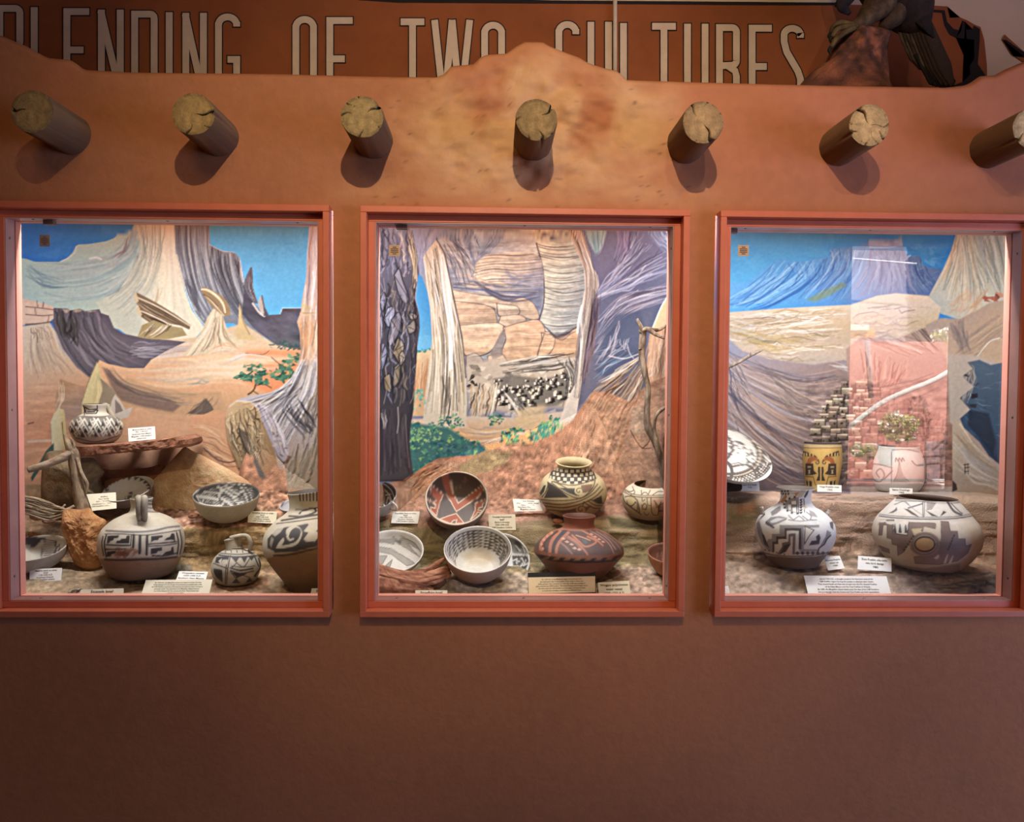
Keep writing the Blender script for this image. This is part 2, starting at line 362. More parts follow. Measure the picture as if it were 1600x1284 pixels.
# ---------------------------------------------------------------- painted backdrop of the case with the pale butte
def paint_left():
    c = Canvas(-40, 330, 545, 950, (205, 160, 130))
    c.poly([(-40, 330), (545, 330), (545, 560), (-40, 560)], G((40, 0), (470, 0), (58, 126, 206), (74, 148, 216), (96, 176, 228), (100, 180, 230)), 1)
    c.dabs([(330, 350), (475, 350), (475, 470), (400, 470)], 26, (6, 16), [(116, 190, 234), (90, 168, 222), (104, 182, 230)], .22, 2.2)
    c.dabs([(40, 352), (205, 352), (120, 400), (40, 405)], 12, (6, 14), [(64, 132, 208), (86, 154, 220)], .25, 2.2)
    # pale teal slope
    teal = [(-40, 396), (40, 404), (55, 409), (92, 409), (105, 403), (113, 395), (119, 384), (123, 382), (140, 381), (165, 377), (178, 372), (186, 365), (200, 363), (207, 357), (211, 345), (262, 340), (300, 500), (290, 530), (-40, 480)]
    c.poly(teal, G((60, 400), (200, 480), (168, 198, 196), (176, 203, 198), (190, 206, 190)), 1.2)
    c.clip(teal)
    c.bundle([(208, 352), (196, 380), (165, 400), (110, 410), (40, 412)], [(228, 380), (214, 425), (185, 452), (140, 468), (50, 470)], 90, [(150, 182, 186), (186, 210, 206), (128, 162, 172), (196, 214, 206), (164, 194, 196), (176, 186, 190)], (1.5, 6), .55, 2.5, 3)
    c.bundle([(214, 395), (206, 425), (186, 448), (150, 466)], [(222, 402), (214, 432), (196, 452), (160, 470)], 10, [(112, 128, 142), (136, 146, 156), (96, 116, 130)], (2, 4), .7, 1.5, 2.5)
    c.bundle([(44, 412), (70, 430), (105, 438)], [(40, 428), (70, 448), (108, 450)], 12, [(120, 152, 166), (110, 140, 158)], (1, 3.5), .6, 2, 2)
    c.bundle([(198, 372), (190, 392), (176, 404)], [(205, 366), (200, 390), (186, 402)], 6, [(130, 112, 116), (140, 128, 128)], (1, 2.2), .6, 1, 1.2)
    c.stroke([(119, 384), (117, 394), (108, 402), (96, 408)], 2.5, (196, 218, 222), .8)
    c.stroke([(140, 404), (150, 402), (158, 405)], 3, (222, 228, 226), .8)
    c.clip()
    # tall cream butte
    cream = [(211, 345), (276, 345), (274, 395), (283, 440), (300, 485), (320, 512), (300, 535), (215, 535), (165, 500), (150, 472), (185, 455), (205, 425), (222, 390)]
    c.poly(cream, G((215, 0), (300, 0), (200, 210, 196), (224, 228, 208), (226, 226, 206)), 2)
    c.clip(cream, 2)
    c.bundle([(211, 345), (216, 400), (196, 440), (150, 472)], [(252, 345), (250, 410), (232, 460), (196, 505)], 44, [(170, 184, 176), (206, 216, 200), (232, 234, 216), (150, 166, 164), (190, 196, 180)], (1.2, 4), .6, 1.8, 2)
    c.bundle([(218, 350), (223, 390), (212, 420)], [(258, 345), (254, 385), (246, 420)], 10, [(110, 128, 132), (134, 150, 150)], (.8, 2), .6, 1.4, 1)
    c.bundle([(255, 345), (262, 430), (245, 490), (200, 520)], [(276, 345), (280, 430), (300, 490), (318, 520)], 26, [(236, 236, 220), (212, 212, 194), (226, 224, 200), (204, 208, 196)], (2, 6), .45, 1.5, 3)
    c.bundle([(248, 440), (238, 470), (222, 490)], [(256, 450), (246, 478), (232, 498)], 5, [(186, 172, 140), (196, 186, 156)], (1, 3), .55, 1.5, 2)
    c.clip()
    # grey shaded face of the butte
    gf = [(272, 345), (327, 345), (328, 382), (348, 392), (366, 394), (375, 403), (379, 425), (384, 448), (396, 472), (412, 490), (425, 520), (400, 530), (365, 505), (330, 505), (318, 508), (303, 485), (286, 440), (275, 398)]
    c.poly(gf, (128, 138, 150), 1.2)
    c.clip(gf, 1.2)
    c.bundle([(272, 345), (276, 400), (292, 460), (320, 508)], [(328, 345), (330, 400), (345, 460), (372, 505)], 46, [(104, 112, 126), (176, 188, 196), (146, 158, 168), (88, 94, 106), (196, 204, 208), (120, 128, 142)], (1.5, 4.5), .75, 1.4, 1.6)
    c.bundle([(330, 382), (334, 420), (352, 465), (378, 500)], [(374, 402), (380, 430), (394, 470), (415, 500)], 44, [(72, 76, 86), (96, 100, 112), (150, 158, 168), (60, 62, 70), (176, 184, 190), (84, 86, 98)], (1.2, 4), .8, 1.4, 1.4)
    c.bundle([(278, 420), (286, 450), (306, 490)], [(300, 430), (308, 460), (322, 500)], 8, [(78, 84, 96), (90, 96, 110)], (2, 5), .7, 1.2, 2)
    c.stroke([(328, 382), (348, 392), (366, 394), (375, 404), (380, 440)], 1.6, (214, 226, 234), .8)
    c.clip()
    c.stroke([(276, 398), (288, 445), (303, 485), (320, 508)], 1.6, (232, 232, 214), .8)
    # spires and far mesa
    mesa = [(382, 450), (400, 478), (412, 492), (421, 492), (438, 491), (441, 482), (470, 481), (475, 481), (475, 552), (430, 540), (396, 512), (378, 490)]
    c.poly(mesa, G((400, 485), (430, 545), (82, 84, 98), (96, 96, 112), (84, 88, 98)), 1.2)
    c.tex(mesa, .25, 22, 8, 2, 3, ang=.4)
    c.poly([(381, 446), (384, 432), (388, 425), (391, 418), (394, 417), (395, 432), (396, 450), (403, 474), (398, 474), (388, 460)], (104, 106, 118), .9)
    c.bundle([(384, 436), (388, 458), (398, 472)], [(393, 420), (395, 448), (402, 472)], 8, [(150, 156, 166), (60, 60, 70), (176, 180, 188)], (.8, 1.6), .8, .4, .8)
    c.poly([(403, 476), (405, 466), (409, 461), (413, 474), (416, 490), (408, 490)], (176, 176, 176), .9)
    c.stroke([(409, 462), (412, 476), (414, 490)], 2.2, (88, 88, 98), .9)
    c.stroke([(395, 474), (405, 488), (413, 494)], 3, (206, 206, 204), .9)
    c.poly([(412, 494), (414, 480), (420, 492)], (92, 92, 104), .8)
    c.stroke([(438, 490), (441, 481), (470, 481)], 1.2, (206, 226, 238), .9, n=3)
    # mid plain
    plain = [(150, 545), (230, 532), (300, 528), (380, 505), (430, 538), (475, 548), (480, 640), (360, 660), (250, 650), (150, 640)]
    c.poly(plain, G((0, 530), (0, 640), (206, 190, 164), (226, 188, 152), (222, 180, 144), (206, 172, 136)), 3)
    c.bundle([(200, 548), (280, 540), (340, 536), (440, 545)], [(180, 600), (280, 606), (360, 596), (450, 604)], 60, [(232, 214, 184), (218, 176, 138), (200, 184, 168), (228, 196, 160), (190, 176, 164), (236, 222, 198)], (2, 7), .45, 2, 3)
    c.poly([(385, 548), (470, 545), (475, 612), (420, 615), (380, 596)], (226, 152, 112), 8, .85)
    c.bundle([(180, 548), (240, 538), (320, 530)], [(170, 566), (240, 560), (330, 552)], 22, [(168, 166, 176), (214, 210, 210), (196, 190, 190), (226, 216, 204), (150, 150, 164)], (1.5, 4), .65, 1.6, 2)
    c.bundle([(258, 594), (300, 592), (336, 590)], [(256, 600), (300, 602), (330, 598)], 4, [(150, 158, 156), (170, 174, 168)], (1.5, 4), .6, 1, 2)
    c.bundle([(300, 545), (380, 556), (470, 556)], [(240, 600), (340, 590), (420, 596)], 20, [(238, 226, 200), (230, 208, 176), (240, 232, 214)], (3, 8), .4, 2, 4)
    # dark canyon on the left
    can = [(84, 481), (105, 482), (110, 485), (125, 482), (133, 486), (155, 483), (158, 489), (170, 493), (178, 512), (192, 521), (225, 528), (262, 531), (290, 534), (260, 548), (236, 562), (225, 575), (200, 575), (168, 568), (155, 562), (147, 590), (128, 590), (104, 562), (90, 530), (82, 504)]
    c.poly(can, (104, 100, 112), 1.2)
    c.clip(can, 1.2)
    c.bundle([(88, 482), (94, 520), (112, 560), (140, 596)], [(158, 486), (172, 520), (205, 545), (280, 560)], 80, [(80, 78, 88), (112, 108, 120), (136, 130, 142), (64, 64, 70), (94, 90, 102), (150, 146, 156)], (1.5, 5), .65, 2, 2.2, M=[(120, 484), (126, 520), (150, 556), (190, 585)])
    c.bundle([(86, 484), (88, 505), (94, 525)], [(118, 484), (120, 520), (124, 545)], 16, [(40, 42, 42), (56, 58, 56), (84, 84, 80)], (2, 5), .75, 2, 1.6)
    c.bundle([(205, 536), (240, 536), (285, 538)], [(200, 560), (230, 558), (262, 556)], 14, [(164, 164, 180), (190, 190, 202), (120, 118, 134)], (1.2, 3.5), .6, 1.4, 1.6)
    c.bundle([(96, 484), (104, 486)], [(140, 484), (154, 486)], 7, [(196, 184, 160), (206, 196, 172)], (3, 6), .7, 1, 1.6)
    c.clip()
    # block band and pale buttress on the far left
    c.poly([(-40, 466), (40, 467), (83, 478), (84, 497), (76, 505), (40, 508), (-40, 508)], (216, 196, 178), 1)
    for q in [[(40, 479), (62, 481), (84, 484)], [(40, 491), (64, 493), (82, 492)], [(58, 470), (59, 479)], [(68, 472), (67, 480)], [(55, 482), (56, 491)], [(76, 494), (75, 503)]]:
        c.stroke(q, 1.3, (104, 86, 80), .8)
    c.stroke([(40, 507), (58, 506), (80, 503)], 2.5, (96, 80, 76), .8)
    but = [(-40, 508), (40, 509), (78, 504), (88, 520), (98, 545), (120, 574), (140, 590), (132, 612), (120, 650), (100, 690), (40, 700), (-40, 700)]
    c.poly(but, G((50, 500), (80, 660), (212, 202, 186), (206, 192, 170), (204, 168, 138), (204, 154, 124)), 2)
    c.clip(but, 2)
    c.bundle([(44, 510), (42, 560), (44, 600)], [(78, 505), (92, 545), (136, 596)], 34, [(176, 160, 142), (220, 210, 192), (150, 134, 122), (196, 172, 146), (226, 216, 200)], (1, 4), .55, 1.8, 1.8, part=(.3, .8))
    c.bundle([(44, 510), (50, 522), (52, 540)], [(72, 506), (76, 516), (84, 530)], 9, [(104, 84, 78), (120, 100, 92)], (.8, 1.8), .7, 1.2, 1)
    c.bundle([(82, 508), (96, 545), (120, 578)], [(92, 508), (112, 552), (146, 586)], 8, [(196, 198, 204), (160, 162, 172)], (2, 4), .6, 1, 1.6)
    c.clip()
    c.poly([(94, 592), (110, 598), (132, 604), (130, 640), (118, 690), (96, 690), (86, 640), (88, 615)], G((90, 600), (120, 690), (176, 140, 108), (168, 150, 140), (198, 150, 112)), 2.5, .85)
    c.bundle([(92, 596), (90, 620), (84, 640)], [(99, 598), (98, 625), (92, 645)], 6, [(224, 206, 180), (206, 172, 130)], (1.2, 3), .8, 1, 1.2)
    c.tex([(-40, 600), (130, 600), (130, 760), (-40, 760)], .12, 30, 6, 4, 5)
    # dune shadows
    c.poly([(165, 600), (200, 590), (240, 604), (300, 614), (345, 612), (352, 640), (250, 650), (190, 640)], (196, 166, 134), 4, .8)
    c.bundle([(190, 596), (240, 612), (310, 614)], [(180, 626), (240, 634), (330, 636)], 26, [(150, 138, 124), (212, 178, 142), (168, 152, 134), (196, 164, 130), (118, 106, 98)], (2, 5), .5, 2, 2.2)
    c.poly([(293, 646), (310, 634), (322, 622), (330, 632), (334, 640), (318, 648)], (96, 88, 84), 1.5, .85)
    c.bundle([(282, 650), (300, 636), (318, 622)], [(322, 652), (336, 636), (346, 618)], 12, [(120, 110, 102), (146, 132, 118), (92, 84, 80)], (1, 3), .6, 1.2, 1.4)
    c.poly([(170, 642), (200, 636), (260, 648), (350, 650), (360, 665), (340, 690), (170, 700)], G((0, 640), (0, 690), (208, 176, 146), (212, 170, 136)), 3)
    c.bundle([(190, 650), (260, 656), (340, 650)], [(200, 680), (280, 682), (345, 668)], 18, [(224, 196, 164), (196, 152, 120), (214, 182, 150)], (1.5, 4), .4, 1.4, 2)
    c.poly([(160, 574), (172, 578), (186, 596), (214, 612), (262, 624), (282, 634), (270, 644), (226, 636), (190, 626), (178, 612)], (120, 104, 100), 4, .75)
    c.bundle([(162, 576), (186, 602), (230, 622), (290, 634)], [(176, 574), (200, 598), (250, 614), (300, 622)], 16, [(92, 82, 82), (150, 134, 122), (172, 150, 130), (110, 98, 94)], (1.2, 3.5), .6, 1.4, 1.5)
    c.poly([(196, 652), (215, 636), (228, 640), (246, 654), (300, 662), (340, 660), (330, 676), (200, 690)], (216, 178, 146), 2, .9)
    # pale yellow spires
    c.poly([(152, 564), (155, 575), (158, 588), (166, 598), (180, 612), (184, 640), (170, 648), (128, 650), (128, 625), (136, 600), (146, 576)], (216, 206, 158), 1)
    c.poly([(156, 590), (166, 598), (180, 612), (184, 640), (165, 645), (152, 636), (160, 610)], (150, 138, 122), 1.5, .9)
    c.bundle([(153, 568), (146, 600), (138, 636)], [(157, 590), (158, 610), (150, 640)], 8, [(178, 166, 120), (228, 220, 180), (196, 184, 140)], (1, 3), .6, 1, 1.2)
    c.stroke([(152, 564), (146, 578), (136, 602), (128, 628)], 1.4, (120, 108, 96), .7)
    c.poly([(176, 622), (180, 616), (188, 626), (196, 640), (207, 636), (200, 652), (184, 656), (168, 650)], (206, 200, 190), 1)
    c.poly([(180, 624), (188, 632), (192, 642), (180, 646)], (140, 132, 126), 1.2, .9)
    c.poly([(84, 646), (92, 638), (100, 640), (102, 652), (103, 672), (108, 700), (82, 706), (80, 680), (79, 660)], G((80, 0), (106, 0), (214, 208, 178), (212, 204, 166), (198, 180, 128)), 1)
    c.stroke([(97, 660), (99, 680), (103, 694)], 1.6, (110, 84, 56), .7)
    c.stroke([(79, 662), (80, 690), (83, 706)], 1.2, (150, 130, 106), .7)
    c.poly([(72, 704), (84, 692), (84, 706), (76, 716), (66, 728), (58, 740), (50, 752), (48, 746), (60, 726)], (70, 98, 96), 1.5, .9)
    c.stroke([(44, 690), (60, 689), (80, 688)], 4, (212, 200, 182), .7, 2)
    c.stroke([(44, 662), (52, 660)], 2.5, (110, 86, 80), .7)
    # green trees
    gr = [(70, 116, 96), (96, 140, 112), (54, 94, 82), (120, 160, 128), (80, 128, 110)]
    c.stroke([(388, 616), (396, 610), (400, 600), (404, 594)], 2.4, (92, 74, 60), .9)
    c.stroke([(402, 602), (412, 600), (424, 606)], 1.4, (92, 74, 60), .9); c.stroke([(396, 611), (404, 616)], 1.4, (92, 74, 60), .9)
    for P in ([(366, 590), (378, 582), (392, 584), (396, 592), (380, 593)], [(376, 574), (390, 568), (408, 570), (424, 580), (430, 590), (414, 592), (396, 590), (386, 582)], [(384, 594), (400, 588), (418, 592), (420, 600), (404, 600)]):
        c.dabs(P, 34, (1.6, 3.6), gr, .9, 1.7)
    c.dabs([(438, 570), (450, 556), (470, 552), (474, 590), (462, 602), (440, 598), (424, 584)], 80, (1.8, 4.2), gr, .9, 1.7)
    c.stroke([(424, 558), (436, 568), (446, 574)], 1.4, (92, 74, 60), .8)
    c.dabs([(418, 538), (440, 534), (472, 540), (472, 546), (430, 545)], 30, (1.2, 2.6), [(66, 92, 96), (88, 116, 110)], .8, 2.5)
    c.stroke([(384, 552), (410, 554), (420, 548)], 1.6, (120, 98, 84), .6)
    # log-like rock slabs and balanced rock
    for P, A, B in (([(208, 461), (214, 457), (226, 463), (250, 476), (276, 492), (298, 508), (296, 515), (280, 508), (262, 505), (240, 494), (222, 484), (213, 474)], [(209, 462), (250, 481), (297, 509)], [(213, 474), (246, 497), (290, 513)]), ([(212, 483), (218, 478), (232, 488), (250, 499), (268, 508), (262, 514), (240, 508), (222, 496)], [(213, 483), (240, 494), (267, 508)], [(220, 494), (240, 506), (262, 513)])):
        c.poly(P, (134, 118, 96), 1); c.clip(P, 1)
        c.bundle(A, B, 20, [(84, 72, 62), (186, 170, 140), (150, 134, 108), (62, 54, 48), (214, 202, 174)], (.8, 2), .85, .5, .9)
        c.clip(); c.stroke(A, 1.8, (232, 226, 204), .9)
    c.poly([(208, 461), (213, 457), (217, 470), (213, 474)], (206, 196, 166), .8); c.poly([(212, 483), (217, 479), (222, 492), (218, 494)], (206, 196, 166), .8)
    c.poly([(222, 508), (240, 500), (262, 508), (285, 512), (292, 524), (262, 530), (236, 530), (215, 526)], (166, 154, 116), 1.5)
    c.bundle([(240, 505), (228, 515), (216, 527)], [(270, 506), (262, 516), (240, 530)], 16, [(222, 216, 202), (92, 84, 72), (180, 168, 136), (236, 230, 216)], (1, 2.4), .8, .8, 1)
    hd = [(333, 482), (346, 484), (350, 500), (356, 518), (372, 524), (385, 540), (350, 548), (300, 556), (284, 556), (300, 540), (316, 516), (324, 496)]
    c.poly(hd, (208, 198, 172), 1.2)
    c.clip(hd)
    c.bundle([(334, 484), (322, 512), (296, 548), (284, 558)], [(348, 488), (350, 515), (362, 530), (380, 542)], 26, [(232, 226, 206), (146, 134, 112), (120, 110, 94), (216, 204, 176), (184, 168, 136)], (1.2, 3), .75, 1.2, 1.2, M=[(340, 486), (336, 515), (328, 540), (312, 558)])
    c.clip()
    c.poly([(314, 452), (317, 448), (323, 449), (334, 455), (346, 461), (355, 471), (360, 484), (360, 492), (352, 495), (342, 488), (330, 478), (319, 464)], (150, 134, 106), .9)
    c.stroke([(315, 452), (324, 453), (338, 462), (348, 474), (352, 488)], 3.6, (226, 218, 190), .95, 1, .4)
    c.stroke([(321, 462), (332, 472), (342, 484), (350, 493)], 2.2, (216, 206, 176), .9, 1, .4)
    c.stroke([(318, 460), (328, 466), (340, 478)], 1.2, (90, 78, 64), .9)
    c.poly([(374, 474), (376, 484), (380, 500), (390, 520), (402, 532), (372, 530), (366, 522), (372, 506)], (204, 188, 146), 1.2)
    c.stroke([(376, 478), (379, 500), (390, 522)], 2, (150, 132, 98), .7)
    c.bundle([(330, 545), (352, 535), (376, 545)], [(320, 556), (350, 548), (390, 556)], 8, [(232, 206, 186), (208, 160, 130), (236, 222, 206)], (1.2, 3), .6, 1, 1.4)
    c.bundle([(358, 560), (385, 552), (430, 560)], [(350, 570), (385, 562), (420, 568)], 6, [(226, 222, 222), (190, 190, 196)], (1, 2.6), .7, 1, 1.2)
    # big pale trunk on the right with its roots
    tr = [(484, 345), (481, 380), (479, 408), (478, 436), (473, 462), (470, 486), (464, 503), (469, 520), (470, 548), (465, 572), (455, 590), (440, 604), (420, 614), (388, 618), (370, 625), (358, 634), (352, 650), (350, 668), (356, 690), (366, 720), (380, 760), (545, 770), (545, 345)]
    c.poly(tr, G((0, 350), (0, 760), (206, 210, 218), (198, 190, 192), (206, 176, 148), (200, 196, 200), (176, 170, 172), (164, 140, 118)), 1.2)
    c.clip(tr, 1.2)
    c.bundle([(484, 345), (480, 410), (474, 470), (470, 520)], [(520, 345), (516, 410), (512, 470), (508, 520)], 40, [(236, 240, 246), (150, 150, 166), (190, 176, 176), (222, 214, 210), (112, 110, 122), (206, 178, 160)], (1, 3.2), .75, 1.6, 1.1, h=.004)
    c.bundle([(468, 490), (468, 530), (462, 575)], [(505, 490), (500, 540), (496, 590)], 26, [(206, 160, 118), (226, 198, 164), (150, 124, 104), (214, 176, 140), (236, 226, 214)], (1.5, 4.5), .7, 1.6, 1.4, h=.004)
    c.bundle([(466, 470), (474, 476), (482, 474)], [(470, 486), (478, 492), (500, 490)], 6, [(206, 190, 140), (160, 130, 90)], (2, 4), .7, 1.2, 1.4)
    c.bundle([(468, 560), (452, 596), (416, 618), (372, 628)], [(500, 560), (490, 620), (470, 660), (452, 700)], 70, [(232, 236, 244), (142, 146, 164), (196, 202, 214), (96, 98, 112), (170, 168, 172), (214, 208, 200)], (1.2, 3.6), .75, 2.2, 1.1, h=.006, M=[(482, 565), (462, 610), (436, 645), (420, 680)])
    c.bundle([(495, 590), (480, 640), (470, 700)], [(530, 590), (520, 650), (500, 740)], 34, [(112, 104, 104), (172, 160, 146), (84, 80, 84), (196, 190, 186), (140, 130, 116)], (1.2, 4), .75, 2.5, 1.2, h=.006)
    c.bundle([(440, 640), (468, 672), (476, 690)], [(470, 620), (486, 650), (496, 668)], 12, [(66, 66, 76), (90, 92, 106)], (2, 5), .8, 1.6, 1.4)
    # petrified stump
    st = [(352, 650), (358, 636), (370, 626), (392, 628), (404, 640), (416, 668), (428, 700), (434, 730), (420, 760), (392, 764), (372, 730), (356, 692)]
    c.poly(st, G((350, 640), (420, 740), (206, 184, 148), (170, 150, 120), (150, 118, 92)), 2, h=.012)
    c.clip(st, 1.5)
    c.bundle([(354, 650), (360, 690), (380, 750)], [(394, 628), (412, 680), (432, 730)], 46, [(72, 62, 56), (214, 194, 156), (120, 104, 86), (232, 216, 186), (160, 138, 108), (94, 82, 72)], (1, 3.4), .85, 2.4, 1.1, h=.007, part=(.2, .7))
    c.poly([(374, 668), (388, 676), (398, 700), (404, 730), (392, 726), (380, 700)], (82, 76, 72), 3, .7)
    c.bundle([(382, 680), (392, 705), (398, 735)], [(392, 672), (402, 700), (410, 735)], 8, [(206, 190, 160), (130, 120, 104)], (1, 2.6), .8, 1.5, 1)
    c.clip(tr)
    lv = [(404, 630), (420, 640), (438, 672), (448, 690), (454, 712), (444, 724), (434, 712), (420, 680), (410, 656)]
    c.poly(lv, (176, 172, 188), 1.5, .9, h=.012)
    c.bundle([(406, 634), (424, 676), (438, 716)], [(424, 640), (442, 680), (452, 716)], 16, [(206, 204, 216), (140, 136, 150), (110, 104, 112), (222, 220, 228)], (1, 2.6), .8, 1.2, 1, h=.004)
    c.dabs([(425, 660), (450, 700), (452, 740), (430, 740)], 30, (1.2, 3), [(210, 200, 190), (120, 110, 104), (150, 140, 140)], .8, 1.4)
    c.bundle([(455, 700), (440, 740), (430, 760)], [(500, 690), (490, 740), (470, 770)], 30, [(70, 66, 64), (214, 176, 146), (196, 190, 186), (120, 104, 92), (160, 150, 140)], (1.2, 3.6), .8, 2.2, 1.1, h=.006)
    c.poly([(440, 740), (460, 716), (500, 690), (545, 690), (545, 800), (430, 790)], (150, 140, 122), 8, .6)
    c.clip()
    # sand beside the stump
    sd = [(300, 650), (352, 642), (354, 680), (372, 730), (388, 760), (330, 740), (290, 700)]
    c.poly(sd, (216, 172, 138), 3)
    c.clip(sd, 3)
    c.bundle([(300, 660), (330, 668), (360, 690)], [(310, 700), (345, 720), (385, 745)], 26, [(232, 200, 166), (168, 128, 104), (206, 158, 124), (120, 98, 90), (238, 212, 184)], (1, 3), .65, 1.6, 1.1)
    c.stroke([(318, 700), (340, 718), (360, 722), (378, 714), (384, 700)], 2.2, (112, 96, 92), .85)
    c.stroke([(330, 712), (352, 728), (372, 728)], 1.4, (150, 128, 112), .8)
    c.clip()
    red = [(384, 712), (400, 720), (412, 750), (430, 730), (446, 735), (450, 770), (440, 800), (380, 790), (368, 755)]
    c.poly(red, (172, 130, 106), 4)
    c.tex(red, .35, 8, 6, 3, 11, hamp=.006)
    c.poly([(398, 716), (410, 738), (416, 752), (406, 748), (396, 728)], (96, 92, 90), 1.5, .9)
    # ground
    g1 = [(-40, 758), (110, 756), (200, 795), (290, 810), (310, 790), (420, 785), (545, 770), (545, 950), (-40, 950)]
    c.poly(g1, (176, 146, 114), 3)
    c.poly([(255, 792), (420, 776), (450, 780), (445, 820), (330, 828), (262, 822)], (178, 138, 114), 5)
    c.tex([(250, 770), (450, 765), (450, 832), (250, 832)], .45, 6, 4, 3, 21, hamp=.004)
    c.poly([(-40, 818), (100, 816), (170, 822), (170, 880), (-40, 880)], (168, 142, 112), 4)
    c.poly([(250, 826), (440, 822), (470, 880), (280, 900), (262, 880)], (160, 134, 98), 4)
    c.poly([(-40, 880), (160, 886), (330, 898), (545, 905), (545, 950), (-40, 950)], (164, 142, 114), 5)
    c.poly([(260, 880), (300, 884), (300, 905), (230, 905)], (118, 112, 100), 4, .8)
    c.poly([(330, 895), (420, 900), (420, 925), (330, 925)], (156, 118, 92), 6, .7)
    c.tex([(-40, 765), (545, 765), (545, 950), (-40, 950)], .34, 26, 8, 3, 31, hamp=.006)
    c.tex([(-40, 765), (545, 765), (545, 950), (-40, 950)], .25, 4, 3, 3, 33)
    c.dabs([(50, 914), (82, 914), (82, 924), (50, 922)], 8, (.8, 1.6), [(206, 184, 160)], .9, 2)
    c.tex([(-40, 330), (545, 330), (545, 770), (-40, 770)], .05, 3, 3, 2, 41)
    return c
# ---------------------------------------------------------------- painted backdrop of the case with the cave dwelling
def paint_middle():
    c = Canvas(535, 330, 1105, 950, (128, 134, 158))
    OUT = (84, 80, 88)
    # cave roof, blue grey folds
    c.poly([(640, 340), (940, 340), (935, 560), (640, 560)], G((680, 350), (860, 470), (140, 156, 182), (150, 160, 178), (172, 178, 180), (150, 158, 166)), 2)
    c.bundle([(690, 345), (700, 390), (740, 430), (760, 440)], [(760, 345), (752, 380), (748, 410), (744, 432)], 30, [(96, 112, 140), (176, 186, 200), (124, 140, 166), (150, 164, 186), (206, 208, 206)], (1, 4), .6, 1.8, 1.5)
    c.poly([(680, 375), (700, 372), (722, 392), (742, 420), (736, 434), (712, 430), (700, 414), (684, 392)], (190, 190, 186), 2, .8)
    c.bundle([(682, 374), (700, 405), (738, 432)], [(706, 364), (726, 390), (744, 420)], 22, [(110, 116, 134), (226, 222, 212), (140, 144, 156), (84, 90, 106)], (.8, 2), .8, 1.2, 1)
    c.stroke([(728, 350), (731, 364), (722, 374), (704, 374)], 1.8, (92, 108, 138), .8)
    c.poly([(738, 362), (754, 360), (756, 376), (748, 388), (736, 378)], (170, 186, 206), 2, .8); c.stroke([(738, 362), (744, 374), (750, 388)], 1.4, (88, 100, 130), .8)
    c.poly([(700, 340), (835, 340), (846, 380), (850, 400), (800, 396), (760, 400), (742, 390), (760, 370), (776, 352)], G((760, 350), (840, 395), (150, 168, 190), (186, 192, 196), (200, 200, 192)), 4, .8)
    c.bundle([(768, 345), (764, 372), (744, 400)], [(796, 345), (784, 375), (750, 412)], 12, [(110, 128, 156), (130, 146, 172), (96, 108, 136)], (1, 3.2), .6, 1.2, 1.5)
    # right dome with strata
    dome = [(822, 340), (884, 345), (900, 370), (912, 400), (916, 450), (912, 490), (900, 512), (880, 522), (858, 520), (842, 508), (850, 480), (848, 440), (840, 395), (836, 370)]
    c.poly(dome, G((830, 400), (915, 440), (206, 206, 188), (196, 202, 190), (160, 168, 172)), 1.5)
    c.clip(dome, 1.5)
    for k in range(30):
        y = 352+k*5.8+RNG.uniform(-1.5, 1.5)
        c.stroke([(826, y-8), (850, y+RNG.uniform(-3, 3)), (880, y+5+RNG.uniform(-2, 2)), (918, y-2+RNG.uniform(-3, 3))], RNG.uniform(.9, 1.9), [(104, 108, 112), (130, 132, 130), (92, 98, 110)][k % 3], .75, 1, .5)
        c.stroke([(840, y-2), (866, y+3), (905, y+1)], RNG.uniform(1.2, 2.4), (228, 224, 204), .5, 1, .6)
    c.bundle([(824, 340), (850, 372), (900, 380)], [(860, 340), (880, 360), (905, 368)], 16, [(116, 128, 146), (206, 206, 198), (90, 98, 116)], (1, 2.6), .7, 1.4, 1.1)
    c.bundle([(905, 380), (914, 430), (908, 500)], [(918, 380), (922, 440), (914, 505)], 10, [(84, 84, 96), (110, 112, 124)], (1.5, 3), .7, 1.2, 1.4)
    c.clip()
    c.stroke([(838, 380), (848, 420), (850, 470), (842, 506), (858, 521), (882, 523), (904, 510)], 2, OUT, .8)
    # beige layered boss
    boss = [(744, 410), (760, 398), (790, 394), (830, 394), (846, 404), (850, 430), (848, 452), (830, 462), (790, 458), (756, 448), (740, 430)]
    c.poly(boss, G((760, 398), (830, 460), (214, 206, 188), (206, 198, 182), (150, 152, 166)), 2)
    c.clip(boss, 2)
    for k in range(14):
        y = 398+k*4.6; c.stroke([(738, y+6), (770, y+RNG.uniform(-1, 2)), (810, y+RNG.uniform(-1, 3)), (852, y-3)], RNG.uniform(.8, 1.8), [(112, 108, 112), (150, 140, 134), (90, 94, 110)][k % 3], .75, 1, .5)
    c.bundle([(790, 420), (820, 430), (850, 426)], [(770, 460), (810, 462), (850, 455)], 16, [(118, 128, 156), (140, 146, 168), (100, 108, 138)], (2, 5), .55, 1.4, 2)
    c.clip()
    c.poly([(700, 446), (740, 436), (790, 448), (850, 450), (846, 482), (830, 496), (812, 484), (760, 468), (706, 462)], (116, 126, 152), 3, .8)
    c.bundle([(702, 446), (760, 450), (850, 448)], [(706, 462), (760, 466), (846, 480)], 22, [(92, 100, 126), (176, 176, 178), (140, 146, 164), (206, 198, 182)], (1, 3), .65, 1.4, 1.3)
    c.bundle([(704, 424), (740, 432), (770, 440)], [(704, 446), (740, 448), (780, 454)], 14, [(222, 206, 180), (150, 140, 134), (196, 182, 164)], (1.2, 3.2), .75, 1.2, 1.2)
